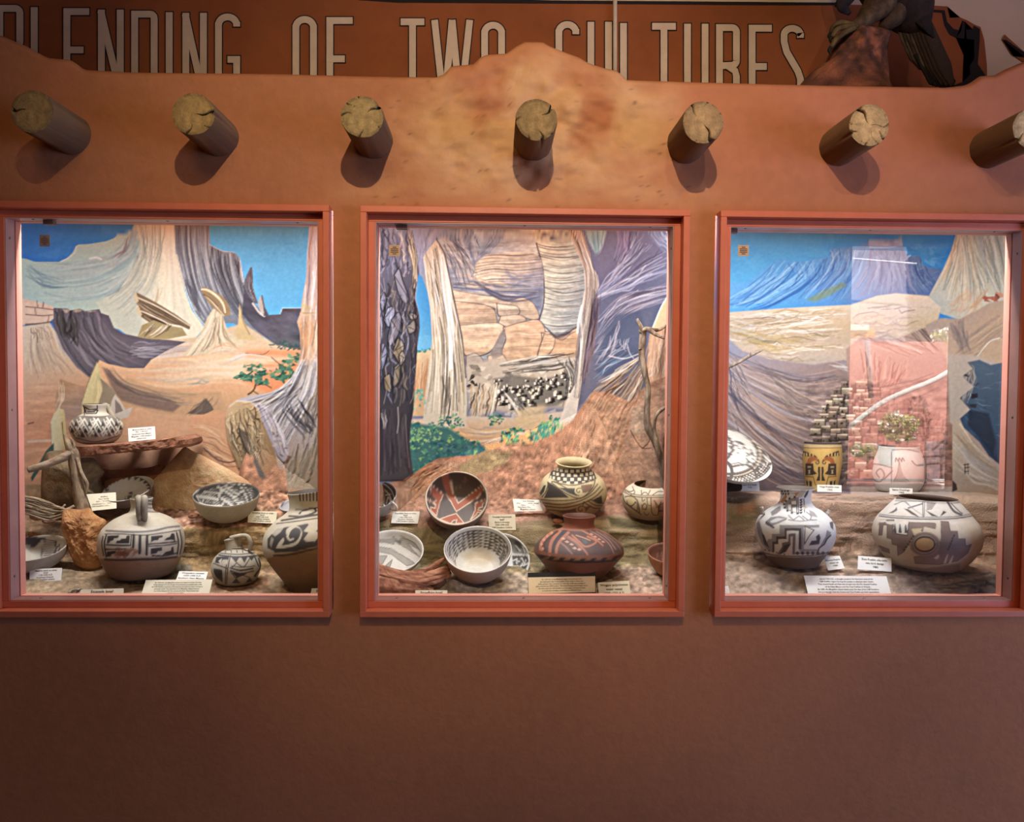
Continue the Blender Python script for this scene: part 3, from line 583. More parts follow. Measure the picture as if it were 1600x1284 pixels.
    # peach ledges
    for P, col in (([(704, 452), (760, 462), (822, 466), (842, 490), (836, 500), (800, 492), (764, 480), (708, 470)], (222, 200, 172)), ([(708, 470), (764, 478), (776, 496), (770, 508), (718, 510), (712, 492)], (228, 194, 160)), ([(776, 474), (806, 478), (812, 488), (804, 494), (780, 494)], (226, 206, 180)), ([(782, 494), (812, 492), (822, 502), (800, 512), (780, 506)], (226, 200, 170)),
                   ([(718, 508), (772, 504), (788, 512), (780, 530), (762, 552), (728, 556), (722, 530)], (232, 200, 166)), ([(786, 512), (812, 504), (842, 500), (852, 520), (846, 560), (800, 566), (784, 552), (790, 530)], (226, 184, 146)), ([(846, 520), (880, 524), (902, 512), (906, 540), (898, 560), (852, 560)], (226, 180, 140)),
                   ([(728, 556), (744, 552), (756, 566), (762, 600), (742, 600), (730, 580)], (176, 166, 156)), ([(762, 556), (782, 552), (792, 566), (784, 584), (764, 590)], (206, 180, 150)), ([(850, 522), (866, 524), (864, 545), (848, 562), (840, 555)], (226, 190, 152))):
        q = np.array(col, float); q = (.66*q+.34*q.mean()*np.array([1.03, 1, .96]))*.97; lo, hi = np.min(P, 0), np.max(P, 0)
        c.poly(P, G((lo[0], lo[1]), (lo[0]+6, hi[1]), np.minimum(q*1.06, 246), q, q*.84), 1.4, 1, 24)
        c.clip(P, 1.4, 24)
        for k in range(int((hi[1]-lo[1])/3)):
            y = lo[1]+k*3+RNG.uniform(-1, 1); c.stroke([(lo[0], y+2), ((lo[0]*2+hi[0])/3, y-RNG.uniform(0, 2)), ((lo[0]+2*hi[0])/3, y+RNG.uniform(-2, 2)), (hi[0], y-1)], RNG.uniform(.6, 1.5), [q*.72, np.minimum(q*1.14, 250), q*.86, (196, 150, 118)][RNG.randint(4)], .5, 1, .7)
        c.dabs(P, 6, (2, 5), [q*.88, np.minimum(q*1.08, 250)], .4, 2)
        c.clip(); c.stroke(P+[P[0]], 1.3, OUT, .6, 1.2, 0, n=30); c.stroke(P[len(P)//2:]+[P[0]], 2.2, (74, 68, 74), .5, 1.6, .8)
    c.poly([(766, 552), (782, 520), (790, 512), (784, 556), (770, 562)], (140, 132, 130), 1.5, .85)
    # rubble town
    c.poly([(726, 572), (770, 560), (840, 566), (900, 556), (912, 600), (900, 640), (860, 636), (820, 650), (770, 640), (736, 660)], (186, 178, 166), 8)
    c.dabs([(730, 570), (905, 560), (905, 645), (735, 655)], 120, (2, 6), [(214, 206, 192), (130, 122, 114), (176, 160, 140), (226, 222, 212), (100, 96, 92)], .5, 1.8)
    c.bundle([(780, 566), (840, 556), (900, 548)], [(790, 586), (850, 580), (905, 570)], 26, [(240, 238, 230), (84, 84, 84), (196, 194, 190), (60, 60, 62)], (1, 2.6), .8, 1.4, 1)
    c.poly([(770, 592), (800, 586), (850, 592), (890, 582), (900, 612), (870, 634), (820, 636), (780, 618)], (110, 108, 104), 4, .8)
    for k in range(90):
        t_ = RNG.rand(); rr = RNG.rand(); x = 768+t_*126; y = 588+rr*40+6*math.sin(t_*5)-4*t_; s_ = (.55+.6*rr); w, h_ = RNG.uniform(4, 8)*s_, RNG.uniform(4, 7)*s_; sk = RNG.uniform(-1.5, 1.5)
        c.poly([(x+w*.5, y+1), (x+w+4*s_, y+1.5), (x+w+5*s_, y+h_+1), (x+w*.4, y+h_+1.5)], (44, 42, 42), .8, .9); c.poly([(x, y+sk), (x+w*.6, y), (x+w*.6, y+h_), (x, y+h_+sk*.5)], [(238, 234, 224), (212, 206, 196), (226, 216, 198)][k % 3], .7); c.poly([(x+w*.6, y), (x+w, y+sk*.6), (x+w, y+h_), (x+w*.6, y+h_)], (120, 116, 110), .7, .9)
    c.bundle([(734, 596), (736, 620), (730, 656)], [(784, 598), (778, 622), (772, 656)], 30, [(226, 214, 190), (110, 88, 66), (196, 160, 118), (70, 60, 52), (240, 236, 224)], (1, 3), .8, 1.4, 1)
    c.dabs([(724, 590), (744, 588), (744, 602), (726, 604)], 8, (2, 4), [(50, 46, 46)], .8)
    c.bundle([(782, 612), (800, 632), (812, 660)], [(806, 616), (822, 640), (834, 660)], 18, [(240, 240, 236), (150, 150, 150), (206, 204, 196), (98, 96, 94)], (1.2, 3), .8, 1.4, 1)
    c.bundle([(870, 560), (886, 590), (880, 640)], [(906, 556), (912, 590), (900, 645)], 26, [(236, 234, 226), (90, 88, 90), (200, 198, 192), (60, 60, 64)], (1, 3), .8, 1.5, 1)
    c.clip([(690, 345), (925, 345), (925, 560), (690, 560)], 6)
    c.tex([(690, 345), (925, 345), (925, 560), (690, 560)], .18, 40, 5, 6, 81); c.tex([(690, 345), (925, 345), (925, 560), (690, 560)], .12, 8, 4, 6, 82)
    c.clip()
    c.bundle([(694, 380), (706, 420), (716, 470)], [(716, 376), (738, 410), (748, 432)], 26, [(84, 90, 112), (206, 206, 206), (120, 128, 150), (60, 64, 80)], (.8, 2.2), .7, 1.4, 1)
    c.bundle([(740, 436), (790, 462), (848, 452)], [(744, 446), (792, 472), (850, 462)], 10, [(78, 82, 104), (96, 100, 124)], (1.5, 3.5), .7, 1, 1.6)
    c.bundle([(844, 500), (870, 522), (904, 508)], [(846, 508), (872, 530), (906, 516)], 8, [(66, 62, 70), (90, 84, 92)], (1.5, 3), .7, 1, 1.4)
    # valley floor
    fl = [(640, 655), (740, 650), (800, 652), (900, 640), (905, 690), (800, 730), (640, 740)]
    c.poly(fl, G((0, 650), (0, 710), (206, 196, 184), (214, 172, 128), (206, 158, 112)), 3)
    c.bundle([(720, 655), (750, 668), (800, 664), (850, 650)], [(700, 690), (760, 692), (800, 680), (880, 660)], 22, [(196, 192, 188), (222, 186, 144), (236, 226, 206), (150, 146, 146)], (1.2, 4), .6, 1.5, 1.5)
    c.poly([(808, 640), (850, 632), (856, 660), (830, 672), (806, 664)], (214, 192, 152), 10, .7)
    # mesa seen through the arch
    c.poly([(648, 546), (680, 546), (678, 650), (645, 650)], G((0, 546), (0, 640), (206, 190, 160), (196, 158, 124), (206, 176, 140)), 1.5)
    c.bundle([(650, 560), (648, 590), (646, 620)], [(674, 556), (670, 590), (668, 620)], 14, [(150, 112, 88), (222, 202, 170), (180, 140, 108)], (1, 2.6), .7, .8, 1.2)
    c.poly([(654, 425), (659, 432), (668, 456), (674, 490), (677, 545), (652, 550), (654, 520), (656, 494), (650, 466)], G((0, 430), (0, 545), (74, 150, 208), (80, 156, 210), (110, 176, 216)), 1)
    c.dabs([(652, 546), (676, 543), (676, 549), (652, 551)], 14, (1, 2), [(80, 140, 130), (60, 116, 116)], .9, 2)
    # left arch pillar
    c.poly([(640, 340), (702, 345), (684, 372), (668, 386), (660, 420), (657, 432), (648, 400), (642, 370)], (156, 164, 190), 1.5)
    c.bundle([(650, 345), (655, 380), (656, 425)], [(696, 345), (676, 374), (662, 415)], 16, [(190, 194, 212), (126, 132, 160), (170, 176, 198)], (1.2, 3.5), .6, 1.2, 1.5)
    pl = [(662, 400), (670, 388), (682, 374), (690, 384), (700, 418), (708, 452), (716, 500), (724, 548), (728, 590), (730, 630), (728, 668), (660, 668), (664, 620), (670, 570), (675, 530), (672, 480), (666, 444)]
    c.poly(pl, (206, 200, 184), 1.2)
    c.clip(pl, 1.2)
    c.bundle([(664, 402), (672, 480), (674, 560), (662, 660)], [(688, 380), (706, 460), (722, 560), (728, 660)], 90, [(240, 238, 230), (150, 142, 120), (116, 110, 98), (222, 214, 196), (186, 176, 152), (246, 246, 242), (170, 150, 124), (84, 80, 76)], (1, 3.6), .75, 1.8, 1.1)
    c.bundle([(684, 380), (690, 440), (700, 520), (700, 600)], [(692, 390), (704, 460), (712, 530), (708, 600)], 14, [(250, 250, 248), (240, 242, 244)], (1.5, 4), .7, 1.4, 1.2)
    c.bundle([(690, 580), (690, 620), (686, 660)], [(704, 580), (704, 620), (700, 660)], 8, [(56, 54, 54), (84, 80, 76)], (1.5, 3.5), .7, 1, 1.2)
    c.clip()
    c.stroke([(682, 374), (694, 396), (702, 432), (712, 480), (722, 530), (728, 590)], 2, OUT, .8)
    c.stroke([(662, 402), (668, 444), (674, 490), (677, 545)], 1.4, (240, 244, 246), .8)
    # bushes
    gr = [(56, 112, 108), (84, 146, 126), (110, 168, 120), (44, 92, 98), (150, 190, 120), (70, 132, 124)]
    c.poly([(636, 660), (700, 668), (735, 690), (764, 706), (740, 722), (640, 745)], (70, 118, 118), 5)
    c.dabs([(636, 655), (660, 662), (700, 668), (740, 684), (766, 704), (740, 718), (700, 722), (640, 742)], 230, (1.6, 3.6), gr, .85, 1.3)
    c.dabs([(640, 664), (690, 672), (690, 690), (642, 690)], 60, (1.2, 2.6), [(160, 198, 130), (130, 178, 130)], .9, 1.2)
    c.dabs([(690, 690), (750, 694), (762, 706), (700, 718), (660, 730)], 70, (2, 4.5), [(60, 104, 116), (80, 126, 132), (52, 92, 106)], .7, 1.6)
    c.dabs([(666, 662), (690, 652), (714, 646), (726, 664), (700, 672), (672, 672)], 70, (1.4, 3), gr[:4], .9, 1.3)
    c.dabs([(764, 652), (776, 640), (786, 652), (782, 662), (766, 664)], 30, (1.3, 2.8), gr, .9)
    c.dabs([(780, 690), (784, 672), (806, 664), (822, 674), (842, 664), (860, 650), (876, 654), (880, 672), (850, 690), (806, 700)], 170, (1.5, 3.4), gr+[(196, 206, 110), (110, 180, 140)], .9, 1.3)
    c.dabs([(838, 668), (874, 652), (882, 668), (856, 688), (830, 694)], 50, (2, 4), [(86, 166, 140), (70, 150, 138)], .8, 1.4)
    c.dabs([(640, 612), (660, 606), (664, 632), (640, 640)], 40, (1.5, 3), [(84, 150, 140), (120, 176, 160), (150, 190, 170)], .9, 1.3)
    # right-hand rock face with roots
    rf = [(896, 340), (1105, 340), (1105, 640), (900, 680), (896, 640), (915, 560), (925, 470), (915, 400)]
    c.poly(rf, G((930, 350), (1010, 560), (128, 138, 172), (112, 114, 144), (98, 106, 134), (110, 112, 134)), 1.5)
    c.clip(rf, 1.5)
    c.bundle([(930, 460), (960, 420), (980, 380), (988, 345)], [(930, 470), (980, 452), (1020, 436), (1080, 420)], 50, [(150, 160, 196), (90, 90, 116), (186, 196, 222), (120, 120, 152), (70, 68, 88), (206, 214, 232)], (1, 3.6), .7, 2.4, 1.2, h=.003)
    c.bundle([(935, 500), (975, 462), (1020, 450), (1080, 440)], [(925, 560), (970, 500), (1020, 476), (1080, 460)], 46, [(172, 172, 196), (84, 82, 102), (130, 126, 150), (206, 204, 216), (104, 102, 126)], (1, 3.2), .7, 2, 1.2, h=.003)
    c.bundle([(1000, 345), (1024, 380), (1050, 400)], [(1040, 345), (1048, 370), (1080, 390)], 20, [(190, 206, 232), (130, 144, 180), (170, 190, 220)], (1.2, 3.5), .7, 1.6, 1.3)
    c.poly([(910, 345), (940, 345), (948, 365), (938, 392), (930, 396), (920, 378)], (168, 206, 214), 3, .85)
    c.bundle([(912, 350), (924, 380), (930, 400)], [(950, 345), (944, 376), (934, 404)], 12, [(200, 226, 232), (110, 150, 170), (150, 190, 204)], (1.2, 3), .7, 1.4, 1.2)
    c.bundle([(960, 345), (966, 380), (958, 410)], [(986, 345), (984, 384), (970, 412)], 14, [(110, 104, 150), (150, 144, 186), (84, 76, 110), (176, 176, 210)], (1.5, 3.5), .75, 1.6, 1.2)
    c.poly([(944, 520), (962, 492), (1000, 486), (1012, 520), (1008, 556), (980, 580), (950, 590), (930, 580)], (84, 96, 126), 5, .8)
    c.bundle([(932, 545), (950, 540), (962, 528)], [(928, 600), (960, 570), (1000, 552)], 16, [(206, 206, 216), (150, 150, 172), (84, 84, 104), (110, 150, 190)], (1, 2.4), .75, 1.6, 1.1)
    c.bundle([(960, 500), (948, 540), (926, 575)], [(972, 500), (962, 540), (944, 570)], 6, [(196, 196, 206), (160, 160, 180)], (1.2, 3), .8, 2, 1.2)
    c.bundle([(966, 530), (972, 545), (980, 560)], [(992, 516), (982, 530), (968, 540)], 4, [(190, 192, 206)], (1.2, 2.2), .8, 1, 1)
    c.stroke([(952, 556), (976, 560), (1000, 552)], 2, (206, 206, 214), .8); c.stroke([(980, 538), (984, 552), (990, 560)], 1.6, (200, 200, 212), .8)
    # roots fanning down to the soil
    c.bundle([(1000, 556), (960, 586), (925, 610), (900, 655)], [(1010, 575), (1000, 610), (985, 640), (975, 660)], 56, [(206, 180, 146), (96, 84, 84), (176, 150, 124), (226, 212, 190), (120, 100, 92), (196, 150, 112)], (1.2, 3.6), .75, 1.8, 1.2, h=.005)
    c.bundle([(1002, 552), (962, 578), (930, 595)], [(1002, 560), (966, 590), (925, 612)], 8, [(226, 220, 210), (190, 180, 170)], (1.4, 3), .8, 1.4, 1.1)
    # pale rock and peach bank at the edge
    c.poly([(1044, 460), (1034, 476), (1024, 500), (1018, 515), (1030, 518), (1105, 500), (1105, 450)], (222, 196, 160), 1.5)
    c.stroke([(1044, 462), (1034, 478), (1024, 502), (1019, 514)], 2.2, (246, 240, 226), .9)
    c.poly([(1016, 520), (1060, 508), (1105, 510), (1105, 640), (1020, 640), (1008, 590)], (206, 166, 138), 3)
    c.bundle([(1014, 556), (1010, 580), (1006, 590)], [(1050, 540), (1052, 570), (1056, 600)], 24, [(236, 226, 212), (150, 128, 116), (222, 206, 190), (186, 130, 96)], (.9, 2.2), .8, 1.6, 1, h=.003)
    c.bundle([(1016, 520), (1012, 540), (1008, 560)], [(1050, 520), (1046, 540), (1046, 560)], 14, [(226, 206, 186), (196, 160, 136), (240, 230, 216)], (1.2, 3), .7, 1.4, 1.2)
    c.clip()
    # pale standing trunk
    tk = [(878, 340), (902, 345), (914, 372), (922, 396), (926, 418), (934, 430), (936, 446), (928, 470), (922, 500), (918, 530), (914, 560), (910, 590), (904, 630), (900, 655), (872, 664), (884, 630), (898, 600), (903, 560), (902, 520), (908, 480), (914, 450), (912, 420), (900, 390), (890, 366)]
    c.poly(tk, (216, 210, 204), 1.2, h=.008)
    c.clip(tk, 1.2)
    c.bundle([(880, 345), (904, 395), (916, 440), (904, 530), (890, 640)], [(906, 345), (924, 400), (932, 445), (916, 540), (902, 645)], 60, [(246, 244, 240), (110, 104, 106), (196, 188, 180), (226, 220, 212), (150, 142, 140), (170, 150, 130), (84, 80, 86)], (.9, 2.6), .8, 1.2, 1, h=.004)
    c.clip()
    c.bundle([(924, 470), (918, 540), (906, 600)], [(940, 450), (930, 520), (914, 610)], 30, [(84, 76, 90), (116, 104, 122), (64, 58, 70), (150, 136, 150), (130, 100, 92)], (1.5, 3.6), .75, 1.6, 1.3)
    c.bundle([(905, 480), (902, 540), (896, 610)], [(912, 480), (910, 545), (902, 615)], 10, [(248, 248, 246), (226, 226, 226), (120, 116, 120)], (1.2, 3), .8, 1.2, 1)
    c.stroke([(909, 478), (904, 500), (902, 520)], 3, (244, 242, 240), .9)
    # dark trunk on the left
    dk = [(535, 340), (640, 345), (647, 372), (652, 398), (655, 425), (650, 448), (648, 466), (655, 492), (656, 512), (652, 540), (651, 566), (648, 600), (646, 640), (642, 664), (640, 690), (643, 718), (646, 740), (634, 750), (590, 752), (535, 752)]
    c.poly(dk, G((0, 350), (0, 740), (140, 140, 158), (84, 84, 98), (66, 66, 76), (62, 60, 66), (78, 72, 76)), 1.2, h=.012)
    c.clip(dk, 1.2)
    c.bundle([(588, 345), (590, 400), (586, 440)], [(646, 345), (652, 400), (650, 440)], 60, [(186, 182, 186), (60, 60, 72), (150, 150, 168), (96, 98, 116), (206, 196, 180), (44, 44, 52), (120, 130, 160)], (1.2, 4), .8, 2.6, 1.1, part=(.2, .6), h=.005)
    c.bundle([(634, 376), (642, 410), (644, 450)], [(646, 370), (652, 410), (650, 460)], 14, [(206, 196, 166), (176, 164, 136), (222, 216, 196), (84, 80, 76)], (1.2, 3), .85, 1.2, 1, h=.004)
    c.bundle([(588, 440), (590, 540), (588, 640)], [(650, 440), (654, 540), (648, 640)], 80, [(36, 36, 44), (58, 58, 70), (84, 86, 104), (150, 154, 180), (44, 44, 50), (120, 112, 104)], (1.5, 5), .8, 3, 1.2, part=(.1, .35), h=.006)
    for P, col in (([(600, 500), (606, 482), (616, 480), (618, 492), (608, 512)], (176, 184, 212)), ([(616, 430), (624, 420), (630, 440), (640, 468), (632, 474), (622, 456)], (166, 166, 180)), ([(612, 500), (622, 488), (628, 496), (624, 520), (612, 540), (606, 532)], (150, 146, 160)), ([(596, 560), (602, 540), (606, 552), (598, 580)], (160, 166, 196)), ([(614, 550), (622, 528), (632, 540), (624, 566)], (176, 158, 120)), ([(600, 590), (610, 584), (612, 612), (602, 608)], (170, 150, 110)), ([(616, 574), (626, 568), (624, 596), (614, 604)], (150, 136, 106)), ([(636, 510), (648, 500), (650, 516), (640, 522)], (176, 166, 150)), ([(640, 488), (652, 492), (650, 500), (640, 498)], (190, 184, 176)), ([(624, 554), (630, 548), (634, 560), (626, 572)], (196, 184, 160)), ([(594, 470), (600, 456), (604, 470), (598, 488)], (150, 156, 184))):
        c.poly(P, col, 2.4, .6, 0, h=.003); c.stroke(P+[P[0]], 1.8, (34, 34, 40), .7); c.stroke([P[0], P[len(P)//2]], 1.2, (44, 44, 52), .7)
    c.bundle([(590, 440), (592, 540), (590, 640)], [(652, 440), (656, 540), (650, 640)], 90, [(30, 30, 36), (120, 122, 140), (46, 46, 54), (176, 172, 176), (70, 70, 82), (150, 134, 110)], (.8, 2.2), .75, 3, 1, part=(.05, .2), h=.004)
    c.bundle([(592, 640), (594, 700), (592, 745)], [(640, 640), (638, 700), (642, 745)], 34, [(52, 48, 54), (84, 78, 82), (104, 98, 102), (66, 60, 66), (44, 42, 48)], (2, 6), .6, 1.5, 2, h=.004)
    c.bundle([(596, 640), (599, 655), (600, 672)], [(603, 640), (604, 655), (603, 670)], 4, [(150, 146, 146), (176, 170, 166)], (1.5, 3), .8, .8, 1.2)
    c.stroke([(622, 636), (623, 660), (621, 676)], 2, (160, 156, 158), .7); c.stroke([(634, 648), (636, 690), (640, 730)], 1.4, (120, 112, 114), .7)
    c.clip()
    # red earth bank
    soil = [(535, 766), (592, 757), (630, 750), (648, 738), (664, 727), (684, 716), (712, 713), (742, 711), (764, 703), (800, 694), (838, 690), (872, 676), (896, 656), (912, 632), (926, 612), (948, 612), (985, 628), (1010, 600), (1050, 585), (1105, 575), (1105, 950), (535, 950)]
    c.poly(soil, G((0, 620), (0, 830), (178, 138, 114), (176, 134, 110), (174, 132, 110), (170, 138, 120)), 1.5)
    c.clip(soil, 1.5)
    c.poly([(740, 712), (765, 702), (800, 706), (792, 722), (760, 738), (730, 744), (715, 730)], (156, 140, 106), 6, .85)
    c.poly([(640, 745), (690, 718), (720, 722), (700, 745), (660, 775), (610, 800), (590, 790)], (190, 156, 132), 6, .8)
    c.bundle([(640, 748), (664, 730), (700, 720)], [(640, 790), (672, 760), (720, 730)], 26, [(216, 166, 128), (146, 96, 68), (196, 136, 98), (120, 84, 64)], (1, 3), .65, 2, 1.2, h=.004)
    c.poly([(930, 620), (985, 630), (1040, 600), (1080, 660), (1060, 760), (1000, 760), (950, 740), (900, 720), (900, 680)], (194, 160, 136), 14, .7)
    c.bundle([(940, 614), (900, 680), (860, 720)], [(1000, 620), (975, 690), (960, 740)], 30, [(208, 162, 130), (166, 116, 90), (218, 178, 146), (150, 116, 96)], (1.5, 5), .45, 2, 2, h=.003)
    c.poly([(985, 640), (1000, 632), (1012, 650), (1004, 680), (984, 676)], (196, 176, 156), 7, .6)
    for q in ([(985, 672), (995, 690), (1004, 700), (1016, 700)], [(1004, 700), (1014, 690), (1016, 676)], [(900, 680), (920, 660), (930, 664), (924, 684)], [(700, 738), (690, 752), (676, 770)], [(950, 762), (966, 770), (976, 772)], [(664, 740), (690, 728)], [(900, 716), (930, 712), (936, 722), (918, 736)]):
        c.stroke(q, 1.4, (96, 62, 46), .75)
    c.tex(soil, .22, 14, 9, 2, 51, hamp=.006)
    c.tex([(770, 690), (960, 690), (960, 800), (760, 800)], .34, 6, 4, 10, 52, hamp=.007)
    c.tex(soil, .16, 3, 2.5, 2, 53)
    # ledge and gravel
    led = [(535, 806), (600, 812), (660, 824), (760, 826), (850, 812), (960, 806), (1105, 806), (1105, 905), (535, 905)]
    c.poly(led, G((0, 806), (0, 900), (176, 156, 126), (154, 140, 108), (146, 132, 102)), 4)
    c.clip(led, 3)
    for k in range(44):
        x, y = RNG.uniform(560, 1060), RNG.uniform(814, 892); L = RNG.uniform(14, 50)
        c.stroke([(x, y), (x+L*.35, y+RNG.uniform(-3, 3)), (x+L*.7, y+RNG.uniform(-3, 3)), (x+L, y+RNG.uniform(-2, 2))], RNG.uniform(.8, 2), [(66, 58, 42), (84, 74, 54), (176, 156, 122)][k % 3], .6, 1, .6)
    c.clip()
    c.poly([(950, 808), (1000, 812), (1050, 816), (1050, 830), (990, 826), (955, 822)], (96, 90, 66), 4, .7)
    c.tex(led, .3, 30, 6, 2, 55, hamp=.007)
    c.poly([(535, 894), (700, 898), (1105, 886), (1105, 950), (535, 950)], (176, 158, 138), 6)
    c.poly([(960, 888), (1060, 880), (1060, 950), (960, 950)], (186, 160, 142), 8, .8)
    c.tex([(535, 880), (1105, 880), (1105, 950), (535, 950)], .4, 7, 4, 3, 57, hamp=.005)
    c.dabs([(900, 898), (1040, 890), (1040, 928), (900, 928)], 40, (.8, 2.2), [(196, 180, 166), (96, 84, 74), (176, 150, 130)], .7, 1.6)
    c.tex([(535, 330), (1105, 330), (1105, 760), (535, 760)], .05, 3, 3, 2, 59)
    return c
# ---------------------------------------------------------------- painted backdrop of the case with the blue mesas
def paint_right():
    c = Canvas(1090, 330, 1640, 950, (176, 160, 150))
    c.poly([(1090, 330), (1640, 330), (1640, 520), (1090, 520)], G((1137, 0), (1500, 0), (92, 180, 232), (78, 164, 226), (66, 146, 218), (62, 140, 214)), 1)
    c.dabs([(1140, 366), (1480, 366), (1460, 400), (1140, 420)], 26, (6, 16), [(100, 186, 236), (70, 156, 222), (84, 170, 228)], .2, 2.4)
    # blue mountains
    mt = [(1090, 440), (1138, 439), (1150, 442), (1168, 441), (1180, 430), (1192, 420), (1196, 414), (1210, 412), (1213, 405), (1230, 405), (1236, 410), (1260, 408), (1280, 404), (1295, 402), (1298, 388), (1306, 388), (1314, 386), (1334, 386), (1350, 383), (1358, 374), (1374, 376), (1409, 371), (1411, 385), (1417, 399), (1426, 402), (1432, 399), (1438, 402), (1442, 414), (1452, 418), (1470, 421), (1475, 470), (1400, 468), (1330, 478), (1240, 482), (1180, 486), (1090, 496)]
    c.poly(mt, G((1140, 0), (1470, 0), (104, 178, 232), (88, 164, 226), (96, 156, 216), (104, 130, 178), (96, 126, 176)), 1.2)
    c.clip(mt, 1.2)
    c.bundle([(1210, 408), (1190, 432), (1150, 462), (1120, 480)], [(1300, 400), (1270, 440), (1220, 470), (1170, 488)], 60, [(70, 130, 200), (150, 204, 240), (112, 178, 230), (56, 104, 176), (96, 160, 220), (170, 214, 244)], (1.2, 3.6), .65, 2, 1.2)
    c.bundle([(1300, 392), (1280, 430), (1240, 470)], [(1356, 386), (1340, 430), (1310, 474)], 44, [(84, 134, 196), (140, 190, 232), (60, 100, 168), (110, 166, 220), (160, 176, 206)], (1.2, 3.4), .65, 1.8, 1.2)
    c.bundle([(1230, 410), (1240, 424), (1246, 440)], [(1294, 404), (1292, 420), (1286, 436)], 22, [(60, 110, 180), (130, 186, 234), (80, 136, 200)], (1, 2.2), .7, 1, 1)
    c.bundle([(1298, 390), (1300, 402), (1298, 414)], [(1352, 386), (1350, 398), (1346, 410)], 20, [(70, 116, 180), (160, 200, 234), (90, 140, 200)], (1, 2.4), .75, 1, 1)
    c.bundle([(1356, 390), (1350, 425), (1320, 468)], [(1412, 390), (1430, 430), (1452, 466)], 60, [(96, 110, 156), (140, 160, 200), (76, 90, 136), (170, 180, 206), (120, 130, 170)], (1.2, 3.4), .65, 1.8, 1.2)
    c.bundle([(1356, 388), (1358, 396), (1358, 404)], [(1412, 388), (1414, 396), (1414, 408)], 26, [(66, 74, 110), (110, 120, 160), (84, 92, 130)], (1.2, 2.6), .8, .8, 1)
    c.bundle([(1418, 402), (1424, 430), (1444, 460)], [(1442, 404), (1452, 430), (1474, 450)], 20, [(70, 100, 156), (120, 156, 204), (56, 84, 140)], (1.2, 3), .7, 1.2, 1.1)
    c.poly([(1260, 468), (1290, 452), (1318, 440), (1322, 446), (1300, 460), (1274, 472)], (130, 150, 110), 4, .6)
    c.clip()
    c.poly([(1357, 375), (1374, 376), (1409, 371), (1410, 384), (1380, 388), (1358, 388)], (150, 172, 204), 1.2)
    c.bundle([(1358, 377), (1384, 378), (1408, 374)], [(1358, 386), (1384, 388), (1408, 384)], 7, [(206, 214, 226), (100, 116, 156), (176, 190, 214)], (1, 2.2), .7, .8, 1)
    # pale mountain on the right
    pm = [(1448, 468), (1460, 446), (1474, 420), (1486, 392), (1494, 366), (1500, 345), (1640, 345), (1640, 520), (1560, 520), (1500, 500), (1470, 490)]
    c.poly(pm, G((1450, 460), (1560, 380), (176, 192, 190), (206, 212, 196), (190, 198, 184), (170, 186, 190)), 1.5)
    c.clip(pm, 1.5)
    c.bundle([(1496, 360), (1482, 410), (1450, 466)], [(1514, 360), (1530, 420), (1550, 480)], 70, [(232, 234, 220), (150, 166, 160), (190, 202, 190), (214, 214, 192), (130, 144, 140), (200, 190, 160)], (1.2, 3.6), .7, 1.6, 1.2, M=[(1502, 360), (1505, 415), (1500, 480)])
    c.bundle([(1510, 345), (1526, 400), (1548, 450)], [(1580, 345), (1590, 420), (1600, 490)], 50, [(150, 160, 146), (206, 212, 196), (120, 132, 122), (176, 186, 170), (140, 160, 170)], (1.4, 4), .7, 1.8, 1.3)
    c.bundle([(1510, 450), (1490, 470), (1470, 490)], [(1544, 455), (1530, 480), (1510, 500)], 26, [(206, 164, 126), (216, 186, 152), (190, 150, 118), (210, 198, 176)], (2, 5), .4, 1.6, 2.4)
    c.clip()
    c.dabs([(1538, 466), (1552, 458), (1580, 462), (1580, 478), (1540, 476)], 10, (3, 6), [(176, 110, 90), (206, 150, 124), (120, 76, 66)], .85, 1.8)
    # wavy pale plain
    pn = [(1090, 494), (1138, 488), (1190, 484), (1250, 480), (1330, 476), (1370, 462), (1400, 458), (1450, 462), (1470, 480), (1462, 520), (1400, 560), (1300, 580), (1200, 590), (1090, 550)]
    c.poly(pn, G((0, 476), (0, 575), (214, 208, 192), (200, 186, 156), (196, 184, 166), (178, 172, 168)), 2)
    c.clip(pn, 2)
    c.bundle([(1110, 494), (1200, 486), (1330, 480)], [(1130, 530), (1200, 548), (1330, 550)], 80, [(240, 238, 230), (176, 166, 130), (206, 196, 170), (226, 222, 214), (156, 146, 120), (196, 200, 200)], (1.2, 4), .65, 3, 1.4, part=(.12, .4))
    c.bundle([(1110, 490), (1180, 492), (1260, 486), (1335, 480)], [(1110, 510), (1180, 516), (1260, 508), (1335, 500)], 44, [(246, 244, 238), (150, 140, 118), (236, 232, 222), (190, 180, 150)], (.9, 2.4), .8, 2.4, 1, part=(.1, .35))
    c.bundle([(1150, 520), (1220, 512), (1335, 520)], [(1170, 560), (1240, 566), (1335, 556)], 50, [(236, 230, 220), (140, 130, 112), (206, 196, 176), (170, 156, 126)], (.9, 2.2), .7, 2.4, 1, part=(.1, .35))
    c.bundle([(1130, 506), (1200, 524), (1290, 520)], [(1160, 534), (1220, 552), (1290, 546)], 20, [(190, 170, 116), (170, 154, 108), (206, 188, 140)], (2, 5), .5, 2, 2, part=(.2, .5))
    c.bundle([(1330, 482), (1390, 476), (1460, 476)], [(1330, 540), (1390, 530), (1460, 520)], 60, [(206, 190, 180), (160, 146, 142), (222, 212, 204), (190, 166, 152), (132, 120, 122)], (1, 3.2), .6, 2.4, 1.2, part=(.12, .4))
    c.clip()
    # lavender slopes sweeping down
    lv = [(1090, 520), (1137, 528), (1160, 548), (1200, 560), (1270, 570), (1335, 560), (1345, 600), (1320, 690), (1330, 780), (1090, 790)]
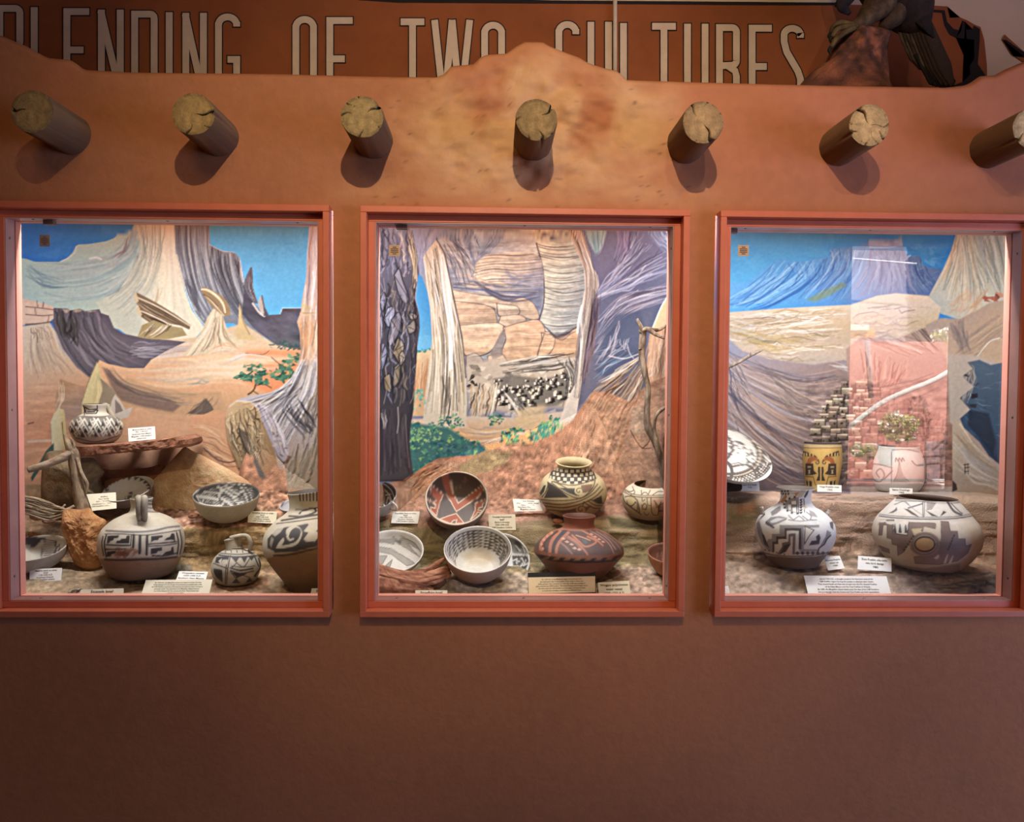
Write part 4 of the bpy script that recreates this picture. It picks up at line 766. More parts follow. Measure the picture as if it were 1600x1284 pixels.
    c.poly(lv, G((1140, 540), (1280, 760), (150, 156, 176), (160, 150, 156), (150, 134, 132), (136, 118, 116), (120, 108, 116)), 3)
    c.clip(lv, 3)
    c.bundle([(1110, 520), (1160, 560), (1250, 584), (1340, 570)], [(1100, 640), (1150, 690), (1220, 740), (1300, 776)], 120, [(196, 196, 206), (110, 110, 130), (150, 146, 160), (206, 182, 164), (126, 118, 126), (176, 158, 150), (86, 84, 98), (190, 170, 160)], (1.5, 4.5), .55, 2.4, 1.6, part=(.25, .8), M=[(1110, 560), (1160, 620), (1230, 670), (1310, 700)])
    c.bundle([(1137, 545), (1152, 570), (1175, 606)], [(1137, 600), (1150, 640), (1172, 670)], 12, [(66, 70, 90), (90, 92, 110)], (1, 2.4), .7, 1.6, 1.2)
    c.bundle([(1290, 545), (1320, 550), (1336, 570)], [(1300, 575), (1326, 584), (1338, 600)], 18, [(226, 226, 226), (150, 152, 164), (190, 192, 198)], (1, 2.4), .7, 1.6, 1.1)
    c.bundle([(1180, 740), (1230, 735), (1260, 745)], [(1180, 770), (1230, 765), (1260, 770)], 14, [(90, 84, 98), (120, 104, 104), (150, 118, 96)], (2, 5), .6, 1.6, 2)
    c.clip()
    c.poly([(1090, 690), (1170, 700), (1230, 725), (1270, 740), (1300, 775), (1090, 790)], (104, 92, 100), 16, .7)
    c.clip(lv, 3)
    c.bundle([(1130, 560), (1180, 640), (1250, 700), (1300, 730)], [(1110, 650), (1150, 710), (1210, 755), (1280, 775)], 70, [(84, 76, 86), (176, 160, 156), (120, 106, 112), (206, 190, 180), (140, 112, 104), (64, 60, 72)], (.8, 2.6), .6, 2.2, 1.2, part=(.2, .6))
    c.bundle([(1180, 560), (1240, 600), (1300, 620)], [(1200, 610), (1250, 650), (1290, 670)], 40, [(196, 182, 166), (120, 110, 108), (150, 138, 132), (210, 200, 188)], (.8, 2.6), .6, 2, 1.2, part=(.2, .6))
    c.clip()
    # canyon behind the pueblo
    cy = [(1322, 545), (1345, 526), (1400, 530), (1462, 505), (1486, 512), (1502, 548), (1490, 590), (1506, 636), (1492, 690), (1502, 760), (1316, 760), (1340, 660), (1326, 600)]
    c.poly(cy, G((0, 510), (0, 740), (180, 162, 152), (170, 142, 132), (164, 130, 118), (150, 116, 104)), 3)
    c.clip(cy, 3)
    c.bundle([(1340, 530), (1380, 545), (1420, 560)], [(1380, 510), (1430, 530), (1470, 545)], 26, [(206, 192, 184), (120, 100, 96), (180, 150, 136), (150, 124, 116)], (1.2, 3.4), .7, 1.8, 1.2)
    c.bundle([(1345, 545), (1350, 580), (1356, 606)], [(1425, 565), (1415, 590), (1396, 610)], 36, [(140, 96, 86), (186, 144, 128), (120, 80, 74), (206, 172, 156)], (1.4, 3.8), .65, 1.6, 1.3)
    c.bundle([(1440, 470), (1462, 500), (1480, 530)], [(1400, 500), (1430, 530), (1462, 560)], 24, [(110, 96, 92), (176, 160, 148), (90, 80, 80), (200, 184, 170)], (1.2, 3.2), .7, 1.6, 1.2)
    c.bundle([(1350, 610), (1400, 600), (1470, 580)], [(1350, 630), (1410, 630), (1485, 600)], 20, [(110, 92, 88), (170, 140, 128), (140, 112, 104)], (1.4, 3.4), .6, 1.6, 1.3)
    c.clip()
    # pueblo
    for row, (y, xa, xb) in enumerate([(598, 1314, 1372), (606, 1302, 1384), (614, 1298, 1396), (624, 1290, 1420), (634, 1284, 1440), (645, 1281, 1456), (656, 1272, 1470), (667, 1266, 1480), (680, 1270, 1486), (692, 1290, 1488), (706, 1306, 1488), (720, 1310, 1488), (735, 1310, 1486)]):
        x = xa
        while x < xb:
            w = RNG.uniform(7, 20); h_ = RNG.uniform(9, 15); yy = y+RNG.uniform(-3, 3); far = np.clip((x-1335)/40, 0, 1); al = 1-.68*far
            col = np.array([(196, 182, 160), (150, 134, 122), (176, 158, 140), (128, 112, 104)][RNG.randint(4)], float)*(1-far)+far*np.array([(182, 140, 126), (160, 118, 106), (196, 158, 142), (146, 104, 94)][RNG.randint(4)], float)
            c.poly([(x, yy), (x+w, yy), (x+w, yy+h_), (x, yy+h_)], G((0, yy), (0, yy+h_), col*.95, col*.62), 1, al); c.poly([(x, yy), (x+w, yy+RNG.uniform(-.6, .6)), (x+w, yy+2.2), (x, yy+2)], np.minimum(col*1.25, 240), .8, al)
            c.stroke([(x+w, yy), (x+w, yy+h_)], RNG.uniform(1, 3), col*.35, .8*al); c.stroke([(x, yy+h_), (x+w, yy+h_+RNG.uniform(-1, 1))], RNG.uniform(1, 2.6), col*.35, .7*al)
            for kk in range(RNG.randint(1, 4)):
                xx = x+1+RNG.rand()*max(w-3, 1); y2 = yy+3.5+RNG.rand()*4; c.poly([(xx, y2), (xx+1.8, y2), (xx+1.8, y2+2.4), (xx, y2+2.4)], (46, 38, 36), .6, .9*al)
            x += w+(RNG.uniform(2, 8) if RNG.rand() < .25 else 0)
    c.tex([(1260, 590), (1490, 590), (1490, 760), (1260, 760)], .3, 12, 7, 8, 91)
    c.poly([(1268, 700), (1300, 690), (1330, 700), (1330, 760), (1312, 760), (1268, 760)], (96, 86, 88), 4, .6)
    c.dabs([(1305, 700), (1335, 700), (1335, 760), (1305, 760)], 26, (1.2, 3), [(190, 176, 160), (50, 46, 48), (140, 124, 114)], .8, 2)
    # tan hill, water and shore on the right
    hl = [(1446, 508), (1470, 497), (1500, 498), (1524, 486), (1548, 472), (1580, 468), (1640, 466), (1640, 600), (1490, 590), (1470, 540)]
    c.poly(hl, G((1480, 500), (1560, 580), (176, 164, 154), (190, 170, 146), (160, 146, 134)), 3)
    c.clip(hl, 3)
    c.bundle([(1560, 490), (1520, 520), (1480, 556)], [(1600, 520), (1560, 550), (1510, 575)], 36, [(206, 184, 156), (150, 138, 130), (130, 124, 122), (196, 176, 150), (176, 158, 140)], (2, 6), .5, 1.8, 2.4)
    c.bundle([(1484, 504), (1492, 530), (1500, 556)], [(1508, 500), (1512, 530), (1520, 556)], 18, [(120, 112, 114), (150, 140, 136), (104, 98, 104)], (2, 5), .4, 1.6, 2.5)
    c.poly([(1526, 560), (1548, 534), (1562, 528), (1600, 526), (1600, 570), (1540, 566)], (196, 176, 150), 1.5)
    c.stroke([(1526, 558), (1546, 534), (1562, 528)], 2, (226, 222, 214), .9)
    c.clip()
    c.poly([(1480, 552), (1530, 556), (1560, 566), (1540, 640), (1510, 680), (1484, 660)], (186, 178, 168), 4)
    wt = [(1512, 566), (1530, 562), (1548, 570), (1570, 566), (1640, 566), (1640, 770), (1570, 732), (1545, 712), (1530, 690), (1506, 668), (1500, 654), (1516, 640), (1500, 622), (1522, 604), (1504, 588), (1520, 576)]
    c.poly(wt, G((0, 560), (0, 730), (90, 112, 132), (74, 96, 118), (66, 90, 116), (52, 66, 86)), 2)
    c.clip(wt, 2)
    c.bundle([(1490, 560), (1530, 575), (1580, 570)], [(1490, 660), (1540, 690), (1590, 710)], 60, [(110, 140, 164), (50, 64, 84), (140, 162, 180), (66, 92, 118), (90, 120, 146)], (.8, 2.2), .5, 1.2, 1.2, part=(.05, .2))
    c.poly([(1514, 640), (1545, 646), (1556, 690), (1552, 712), (1530, 684), (1512, 664)], (40, 48, 64), 4, .7)
    c.bundle([(1490, 556), (1500, 590), (1496, 640)], [(1512, 560), (1524, 590), (1510, 640)], 34, [(206, 204, 196), (140, 134, 130), (176, 172, 168), (100, 94, 94)], (1.2, 3.4), .75, 2.2, 1.1)
    c.dabs([(1494, 580), (1530, 580), (1530, 640), (1494, 640)], 12, (2, 4.5), [(70, 66, 74), (50, 48, 58)], .8, 1.8)
    c.clip()
    sh = [(1488, 654), (1500, 660), (1512, 678), (1520, 692), (1532, 704), (1545, 716), (1560, 732), (1640, 760), (1640, 800), (1488, 800)]
    c.poly(sh, G((1490, 660), (1530, 790), (190, 178, 160), (196, 182, 160), (170, 156, 142), (166, 136, 110)), 1.5)
    c.clip(sh, 1.5)
    c.bundle([(1490, 660), (1520, 700), (1570, 740)], [(1488, 720), (1520, 750), (1570, 770)], 34, [(214, 206, 196), (150, 138, 126), (176, 176, 180), (196, 170, 140)], (1.5, 5), .5, 2, 2)
    c.stroke([(1500, 662), (1512, 680), (1522, 694), (1546, 717)], 1.8, (226, 216, 196), .8)
    c.clip()
    for q in ([(1506, 726), (1514, 725)], [(1507, 731), (1514, 730)], [(1507, 737), (1513, 736)], [(1508, 725), (1508, 740)], [(1512, 724), (1513, 740)]): c.stroke(q, 1.1, (60, 52, 50), .85)
    c.poly([(1488, 750), (1494, 756), (1496, 765), (1488, 768)], (70, 58, 58), 1.5, .9)
    # earth and timber ledge
    g = [(1090, 762), (1200, 768), (1330, 772), (1480, 776), (1640, 780), (1640, 950), (1090, 950)]
    c.poly(g, G((0, 770), (0, 930), (184, 158, 140), (164, 138, 122), (164, 140, 122), (170, 150, 132)), 3)
    c.poly([(1480, 776), (1640, 776), (1640, 905), (1500, 905), (1470, 860)], G((0, 780), (0, 890), (190, 164, 140), (172, 140, 114), (150, 120, 98)), 8)
    c.poly([(1137, 778), (1180, 776), (1190, 800), (1170, 830), (1137, 820)], (128, 116, 86), 10, .7); c.poly([(1150, 784), (1180, 784), (1180, 800), (1152, 804)], (164, 110, 82), 8, .6)
    c.clip(g, 3)
    for k in range(90):
        x, y = RNG.uniform(1120, 1480), RNG.uniform(778, 872); L = RNG.uniform(16, 60)
        c.stroke([(x, y), (x+L*.35, y+RNG.uniform(-2, 2)), (x+L*.7, y+RNG.uniform(-2, 2)), (x+L, y+RNG.uniform(-2, 2))], RNG.uniform(.8, 2.2), [(84, 62, 52), (104, 82, 70), (176, 150, 130), (140, 96, 76)][k % 4], .55, 1, .6)
    c.clip()
    c.tex([(1090, 775), (1480, 775), (1480, 875), (1090, 875)], .3, 34, 6, 3, 61, hamp=.006)
    c.tex([(1090, 860), (1640, 860), (1640, 950), (1090, 950)], .32, 9, 5, 4, 63, hamp=.005)
    c.poly([(1520, 905), (1545, 898), (1640, 892), (1640, 950), (1500, 950)], (110, 98, 92), 4, .8)
    c.bundle([(1440, 900), (1500, 896), (1570, 886)], [(1440, 920), (1500, 918), (1570, 912)], 22, [(176, 156, 144), (60, 52, 50), (140, 124, 114), (46, 42, 42)], (1, 2.6), .75, 1.8, 1.1)
    c.dabs([(1515, 915), (1560, 908), (1560, 930), (1510, 930)], 10, (3, 6), [(40, 36, 38), (56, 50, 50)], .8, 1.6)
    c.tex([(1090, 330), (1640, 330), (1640, 770), (1090, 770)], .05, 3, 3, 2, 69)
    return c
# ---------------------------------------------------------------- large structure: adobe front wall with three openings
Z0 = 1.5
YW, YG = 0.045, 0.083                      # plaster face, glass
FR_T, FR_B = Z0+0.5523, Z0-0.7311          # frame top and bottom (outer)
CASES = [dict(x0=-1.556, x1=-0.5065, key='butte'), dict(x0=-0.4119, x1=0.6142, key='cave'), dict(x0=0.7106, x1=1.7400, key='mesa')]
FW, BW = 0.020, 0.022
for c in CASES:
    c['ox0'], c['ox1'] = c['x0']+FW+BW, c['x1']-FW-BW; c['xc'] = (c['x0']+c['x1'])/2
OZ0, OZ1 = FR_B+FW+BW, FR_T-FW-BW
par = np.array([(-60, 40), (0, 53), (15, 60), (35, 68), (60, 82), (70, 87), (85, 88.5), (105, 90), (115, 96), (128, 106), (200, 110), (330, 111.5), (430, 112.5), (560, 116), (680, 118), (694, 113), (704, 101), (722, 99), (740, 97), (752, 85), (762, 82), (792, 80), (806, 69), (820, 62), (848, 62), (862, 70), (880, 77), (905, 86), (920, 95), (946, 104), (966, 108), (980, 122), (1100, 126), (1300, 131), (1480, 134), (1510, 131), (1522, 126), (1535, 116), (1558, 115), (1574, 106), (1600, 95), (1650, 80)], float)
pw = at(par[:, 0], par[:, 1], YW)
def par_z(x): return np.interp(x, pw[:, 0], pw[:, 2])
def wall_front():
    xs = [-2.6]; edges = sorted([-2.6, 3.2]+[c['x0']+.008 for c in CASES]+[c['x1']-.008 for c in CASES])
    for a, b in zip(edges[:-1], edges[1:]):
        n = max(2, int((b-a)/.0115)); xs += list(np.linspace(a, b, n+1)[1:])
    xs = np.array(xs); zt, zb = FR_T-.008, FR_B+.008
    zs = list(np.linspace(0, zb, 28))+list(np.linspace(zb, zt, 40)[1:]); nlow = len(zs)
    up = np.linspace(0, 1, 76)[1:]
    X, Zr = np.meshgrid(xs, np.concatenate([zs, up]))
    top = par_z(X); Zw = np.where(np.arange(len(zs)+len(up))[:, None] < nlow, Zr, zt+Zr*(top-zt))
    u, v = px(np.stack([X, np.full_like(X, YW), Zw], -1))
    lump = np.clip(1.25-np.sqrt(((u-838)/205)**2+((v-190)/118)**2), 0, 1)**.7
    lump = np.maximum(lump, .35*np.clip(1-np.abs(v-300)/40, 0, 1)*np.clip((330-np.abs(u-830))/80, 0, 1))
    y = YW-(fbm(X*3, Zw*3, 0, 3, 5)-.5)*.010-lump*((fbm(X*8, Zw*8, 0, 4, 9)-.5)*.060+(fbm(X*24, Zw*30, 0, 4, 12)-.5)*.036)
    nf = np.clip((Zw-zt)/.05, 0, 1)*np.clip((top-Zw)/.03, .2, 1); y = np.where(Zw > zt, YW+(y-YW)*np.maximum(nf, .25), YW+(y-YW)*.35)
    y = y+np.where(Zr > .5, np.clip((.018-(top-Zw))/.018, 0, 1)**2*.016, 0)*(np.arange(len(zs)+len(up))[:, None] >= nlow)
    V = np.stack([X, y, Zw], -1); R, Cn = X.shape
    F = grid_faces(R, Cn).reshape(R-1, Cn-1, 4); keep = np.ones((R-1, Cn-1), bool)
    xm = (xs[:-1]+xs[1:])/2; zm = np.array(zs+[9]*len(up)); zm = (zm[:-1]+zm[1:])/2
    for c in CASES:
        keep &= ~(((xm > c['x0']) & (xm < c['x1']))[None, :] & ((zm > zb) & (zm < zt))[:, None])
    # albedo: terracotta wash, rubbed tan on the lumpy patch, small pits
    t = (fbm(X*2.2, Zw*2.2, 0, 4, 3))[..., None]; base = C8((172, 110, 71))*(.93+.14*t)
    tan_ = C8((206, 162, 116)); k = np.clip(lump*1.6*np.clip((fbm(X*6, Zw*6, 0, 4, 23)-.28)*3, 0, 1), 0, .85)[..., None]
    pink = C8((186, 112, 82)); k2 = np.clip((u-1000)/320, 0, 1)[..., None]*np.clip((330-v)/60, 0, 1)[..., None]*.5  # pinkness of the daylight at upper right, put into the wall colour
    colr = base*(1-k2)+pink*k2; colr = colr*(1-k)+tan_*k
    pit = np.clip((fbm(X*90, Zw*90, 0, 2, 77)-.83)*18, 0, 1)*np.clip(lump*3, 0, 1); colr = colr*(1-.25*pit[..., None])
    # back of the parapet
    bk = V[-1].copy(); bk[:, 1] += .16; bk[:, 2] -= .01; bk2 = bk.copy(); bk2[:, 2] = Z0+.80
    VV = np.vstack([V.reshape(-1, 3), bk, bk2]); n0 = R*Cn
    F2 = np.array([(n0-Cn+j, n0-Cn+j+1, n0+j+1, n0+j) for j in range(Cn-1)]+[(n0+j, n0+j+1, n0+Cn+j+1, n0+Cn+j) for j in range(Cn-1)])
    cc = np.vstack([colr.reshape(-1, 3), colr[-1], colr[-1]])
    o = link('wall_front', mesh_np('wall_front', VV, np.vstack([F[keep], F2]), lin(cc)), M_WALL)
    return tag(o, 'terracotta adobe wall with lumpy rubbed patch and stepped parapet', 'wall', kind='structure')
WALL = wall_front()
tag(box('wall_ledge', (-2.6, YW+.14, Z0+.78), (3.2, .80, Z0+.83), M_ROOM), 'flat top of the display cases behind the parapet', 'ledge', kind='structure')
# gallery room behind the camera
XL, XR, YB, ZC = -2.6, 4.6, -4.6, 3.75
tag(box('floor', (XL-.2, YB-.2, -.12), (XR+.2, .8, 0), M_FLOOR), 'brown gallery floor below the adobe wall', 'floor', kind='structure')
tag(box('ceiling', (XL-.2, YB-.2, ZC), (XR+.2, 1.0, ZC+.12), M_CEIL), 'dim gallery ceiling above the adobe wall', 'ceiling', kind='structure')
tag(box('wall_left', (XL-.15, YB-.15, 0), (XL, 1.0, ZC), M_ROOM), 'plain gallery side wall beyond the pale-butte case', 'wall', kind='structure')
def wall_with_hole(name, axis, at_, t, a0, a1, h0, h1, z0, z1, label):
    """wall slab at coordinate at_ spanning a0..a1 with a rectangular opening h0..h1, z0..z1"""
    bm = bmesh.new()
    def bx(p0, p1, q0, q1):
        lo, hi = ((p0, at_-t, q0), (p1, at_, q1)) if axis == 'y' else ((at_, p0, q0), (at_+t, p1, q1))
        m = bmesh.ops.create_cube(bm, size=1)
        for v in m['verts']: v.co = Vector([(l+h)/2+c_*(h-l) for l, h, c_ in zip(lo, hi, v.co)])
    bx(a0, h0, 0, ZC); bx(h1, a1, 0, ZC)
    if z0 > 0: bx(h0, h1, 0, z0)
    bx(h0, h1, z1, ZC)
    bmesh.ops.remove_doubles(bm, verts=bm.verts[:], dist=1e-4)
    me = bpy.data.meshes.new(name); bm.to_mesh(me); bm.free()
    return tag(link(name, me, M_ROOM), label, 'wall', kind='structure')
def refl(u, v, y):
    """point at depth y whose mirror image in the glass stands at (u, v)"""
    p = at(u, v, 2*YG-np.asarray(y, float)); p[..., 1] = y
    return p
_a, _b = refl(1332, 380, YB), refl(1490, 767, YB)
WX0, WX1, WZ0, WZ1 = _a[0], _b[0], _b[2], _a[2]
wall_with_hole('wall_back', 'y', YB, .15, XL-.15, XR+.15, WX0, WX1, WZ0, WZ1, 'gallery back wall with tall window, seen mirrored in the glass')
wall_with_hole('wall_right', 'x', XR, .15, YB, 1.0, -3.7, -1.7, 0, 2.3, 'gallery side wall with open doorway to the daylight')
# upper wall with the painted sign
YS = 0.80
tag(box('wall_upper', (XL, YS, 0), (XR, YS+.1, ZC), M_CREAM), 'cream upper wall above the cases carrying the painted sign', 'wall', kind='structure')
def flat_px(name, pts, y, mat, parent, th=.0015, sm=0):
    """thin painted shape on a wall at depth y"""
    P = crv(pts, sm, True) if sm else np.array(pts, float); W_ = at(P[:, 0], P[:, 1], y)
    n = len(W_); V = np.vstack([W_, W_+[0, th, 0]])
    bm = bmesh.new(); vs = [bm.verts.new(q) for q in V]
    f = bm.faces.new(vs[:n]); 
    for j in range(n): bm.faces.new((vs[j], vs[n+j], vs[n+(j+1) % n], vs[(j+1) % n]))
    bmesh.ops.triangulate(bm, faces=[f]); bmesh.ops.recalc_face_normals(bm, faces=bm.faces[:])
    me = bpy.data.meshes.new(name); bm.to_mesh(me); bm.free(); return link(name, me, mat, parent)
SIGN = tag(empty('painted_sign', at(800, 60, YS)), 'brown painted sign band with tall cream letters on the upper wall', 'sign')
flat_px('band', [(-80, -60), (300, -46), (600, -8), (620, 3), (1000, 5), (1300, 7), (1380, 8), (1450, 8), (1480, 10), (1484, 28), (1500, 27), (1512, 32), (1522, 38), (1532, 42), (1538, 62), (1542, 100), (1544, 170), (-80, 170)], YS-.003, M_SIGN, SIGN)
flat_px('border_line', [(560, -6), (620, 0), (800, 0), (1000, 1.5), (1190, 3), (1305, 4), (1305, 8), (1190, 8), (1000, 6.5), (800, 5), (620, 4), (560, 0)], YS-.005, M_SIGNK, SIGN)
flat_px('border_line', [(1446, 14), (1476, 16), (1480, 34), (1490, 45), (1502, 48), (1504, 32), (1508, 34), (1510, 46), (1520, 46), (1522, 40), (1531, 45), (1531, 62), (1528, 100), (1540, 118), (1530, 122), (1515, 132), (1482, 136), (1504, 128), (1516, 116), (1514, 104), (1522, 92), (1522, 62), (1494, 59), (1484, 54), (1476, 40), (1472, 20), (1446, 18)], YS-.005, M_SIGNK, SIGN)
flat_px('border_line', [(1566, 62), (1570, 54), (1604, 84), (1620, 100), (1600, 98), (1580, 84)], YS-.005, M_SIGN, SIGN)
flat_px('border_line', [(1567, 62), (1572, 62), (1604, 84), (1604, 90), (1584, 88), (1582, 82), (1600, 88)], YS-.007, M_SIGNK, SIGN)
# letters: strokes as polygons, drawn for cap height y0..y1, width w
def stroke_poly(pts, w):
    P = np.array(pts, float); out = []; n = len(P)
    T = np.gradient(P, axis=0) if n > 2 else np.repeat([P[1]-P[0]], 2, 0)
    T /= np.linalg.norm(T, axis=1)[:, None]; Nn = np.stack([-T[:, 1], T[:, 0]], 1)
    return np.vstack([P+Nn*w/2, (P-Nn*w/2)[::-1]])
def letter(ch, x, w, y0, y1):
    s = 10.5; L, R_, h = x+s/2, x+w-s/2, y1-y0; m = y0+h*.47; r = (R_-L)/2; cx_ = (L+R_)/2
    arc_t = [(cx_-r*math.cos(a), y0+s/2+r*.9-r*.9*math.sin(a)) for a in np.linspace(0, PI, 13)]
    S = {'E': [[(L, y0), (L, y1)], [(L-s/2, y0+5), (x+w, y0+5)], [(L-s/2, m), (x+w*.78, m)], [(L-s/2, y1-5), (x+w, y1-5)]],
         'F': [[(L, y0), (L, y1)], [(L-s/2, y0+5), (x+w, y0+5)], [(L-s/2, m), (x+w*.7, m)]],
         'L': [[(L, y0), (L, y1)], [(L-s/2, y1-5), (x+w, y1-5)]], 'I': [[(L, y0), (L, y1)]],
         'T': [[(cx_, y0), (cx_, y1)], [(x, y0+5), (x+w, y0+5)]],
         'N': [[(L, y0), (L, y1)], [(R_, y0), (R_, y1)], [(L-1, y0+2), (R_+1, y1-2)]],
         'O': [arc_t, [(L, y0+r), (L, y1-r)], [(R_, y0+r), (R_, y1-r)]], 'U': [[(L, y0), (L, y1-8)], [(R_, y0), (R_, y1-8)], [(L, y1-9), (R_, y1-9)]],
         'G': [arc_t, [(L, y0+r), (L, y1-r)], [(R_, y0+r-1), (R_, y0+r+6)], [(R_, y0+h*.5), (R_, y1)], [(cx_, y0+h*.52), (R_+s/2, y0+h*.52)]],
         'C': [arc_t, [(L, y0+r), (L, y1-r)], [(R_, y0+r-1), (R_, y0+r+7)]],
         'D': [[(L, y0), (L, y1)], [(L-s/2, y0+5), (cx_, y0+5)]+[(R_-6+6*math.sin(a), y0+11-6*math.cos(a)) for a in np.linspace(0, PI/2, 6)]+[(R_, y1)]],
         'B': [[(L, y0), (L, y1)], [(L-s/2, y0+5), (cx_, y0+5)]+[(R_-7+7*math.sin(a), y0+12-7*math.cos(a)) for a in np.linspace(0, PI/2, 6)]+[(R_, m-8)]+[(R_-7+7*math.cos(a), m-8+7*math.sin(a)) for a in np.linspace(0, PI/2, 6)]+[(L, m)], [(cx_, m), (R_, m+9), (R_, y1)]],
         'R': [[(L, y0), (L, y1)], [(L-s/2, y0+5), (cx_, y0+5)]+[(R_-7+7*math.sin(a), y0+12-7*math.cos(a)) for a in np.linspace(0, PI/2, 6)]+[(R_, m-8)]+[(R_-7+7*math.cos(a), m-8+7*math.sin(a)) for a in np.linspace(0, PI/2, 6)]+[(L, m)], [(cx_, m), (R_-2, m+8), (R_, m+16), (R_, y1)]],
         'W': [[(x+4, y0), (x+w*.3, y1)], [(x+w*.3, y1), (x+w*.5, y0)], [(x+w*.5, y0), (x+w*.7, y1)], [(x+w*.7, y1), (x+w-4, y0)]],
         'S': [[(R_, y0+20), (R_, y0+13)]+[(cx_+r*math.cos(a), y0+s/2+r*.8-r*.8*math.sin(a)) for a in np.linspace(0, PI, 11)]+[(L, y0+26), (L+4, y0+42), (R_-4, y0+72), (R_, y0+84), (R_, y1)]]}[ch]
    return S
BL = [('B', -6, 42, 8), ('L', 48, 34, 11), ('E', 99, 40, 13), ('N', 153, 40, 15), ('D', 205, 41, 17), ('I', 259, 12, 19), ('N', 285, 38, 20), ('G', 336, 39, 21), ('O', 457, 38, 25), ('F', 510, 41, 27), ('T', 626, 37, 29), ('W', 675, 63, 31), ('O', 752, 37, 34), ('C', 868, 37, 33), ('U', 918, 38, 34), ('L', 969, 40, 36), ('T', 1019, 37, 36), ('U', 1069, 38, 37), ('R', 1119, 37, 38), ('E', 1170, 36, 39), ('S', 1220, 36, 39)]
for ch, x, w_, y0 in BL:
    y1 = y0+138
    for grow, y_, mt, nm in ((3.4, YS-.006, M_SIGNK, 'letter_outline'), (0, YS-.009, M_LETTER, 'letter')):
        bm = bmesh.new(); k_ = 0
        for st in letter(ch, x, w_, y0, y1):
            P = np.array(st, float)
            if grow and len(P) >= 2:
                P = P.copy(); d0 = P[0]-P[1]; d1 = P[-1]-P[-2]; P[0] += d0/np.linalg.norm(d0)*grow/2; P[-1] += d1/np.linalg.norm(d1)*grow/2
            Q = stroke_poly(P, 10.5+grow); n = len(P); W_ = at(Q[:, 0], Q[:, 1], y_-.0004*k_); k_ += 1
            fv = [bm.verts.new(q) for q in W_]; bv = [bm.verts.new(q+[0, .002, 0]) for q in W_]
            for j in range(n-1):
                bm.faces.new((fv[j], fv[j+1], fv[2*n-2-j], fv[2*n-1-j]))
            for j in range(2*n): bm.faces.new((fv[j], bv[j], bv[(j+1) % (2*n)], fv[(j+1) % (2*n)]))
        bmesh.ops.recalc_face_normals(bm, faces=bm.faces[:])
        me = bpy.data.meshes.new(nm); bm.to_mesh(me); bm.free()
        if grow: ol = link(nm, me, mt, SIGN)
        else: link(nm, me, mt, SIGN)
P_ = np.array([at(961, -60, YS-.02), at(961, 60, YS-.02), at(961, 130, YS-.02)])
V_, F_ = tube_np(P_, .0085, 14)
pipe = tag(link('conduit_pipe', mesh_np('conduit_pipe', V_, F_), M_PIPE), 'thin white conduit pipe running down over the sign letters', 'pipe')
# ---------------------------------------------------------------- window frames of the three cases
FRAME_LABEL = ['terracotta wooden frame around the pale-butte display case', 'terracotta wooden frame around the cave-dwelling display case', 'terracotta wooden frame around the blue-mesa display case']
SCREWS = [dict(side=[(18, 372), (27, 640), (30, 900)], top=[52, 262, 465], bot=[64, 268], sx=0), dict(side=[(1049, 388), (1046, 648), (1043, 915)], top=[618, 820, 1016], bot=[620, 818, 1015], sx=1), dict(side=[(1585, 396), (1577, 652), (1573, 903)], top=[1165, 1360, 1554], bot=[1350, 1538], sx=1)]
def screw(p, nrm, par_):
    bm = bmesh.new(); bmesh.ops.create_uvsphere(bm, u_segments=10, v_segments=6, radius=.0045)
    q = Vector(nrm).to_track_quat('Z', 'Y').to_matrix().to_4x4()
    bmesh.ops.scale(bm, vec=(1, 1, .5), verts=bm.verts[:]); bmesh.ops.transform(bm, matrix=Matrix.Translation(Vector(p))@q, verts=bm.verts[:])
    me = bpy.data.meshes.new('screw'); bm.to_mesh(me); bm.free(); me.polygons.foreach_set('use_smooth', np.ones(len(me.polygons), bool)); return link('screw', me, M_SCREW, par_)
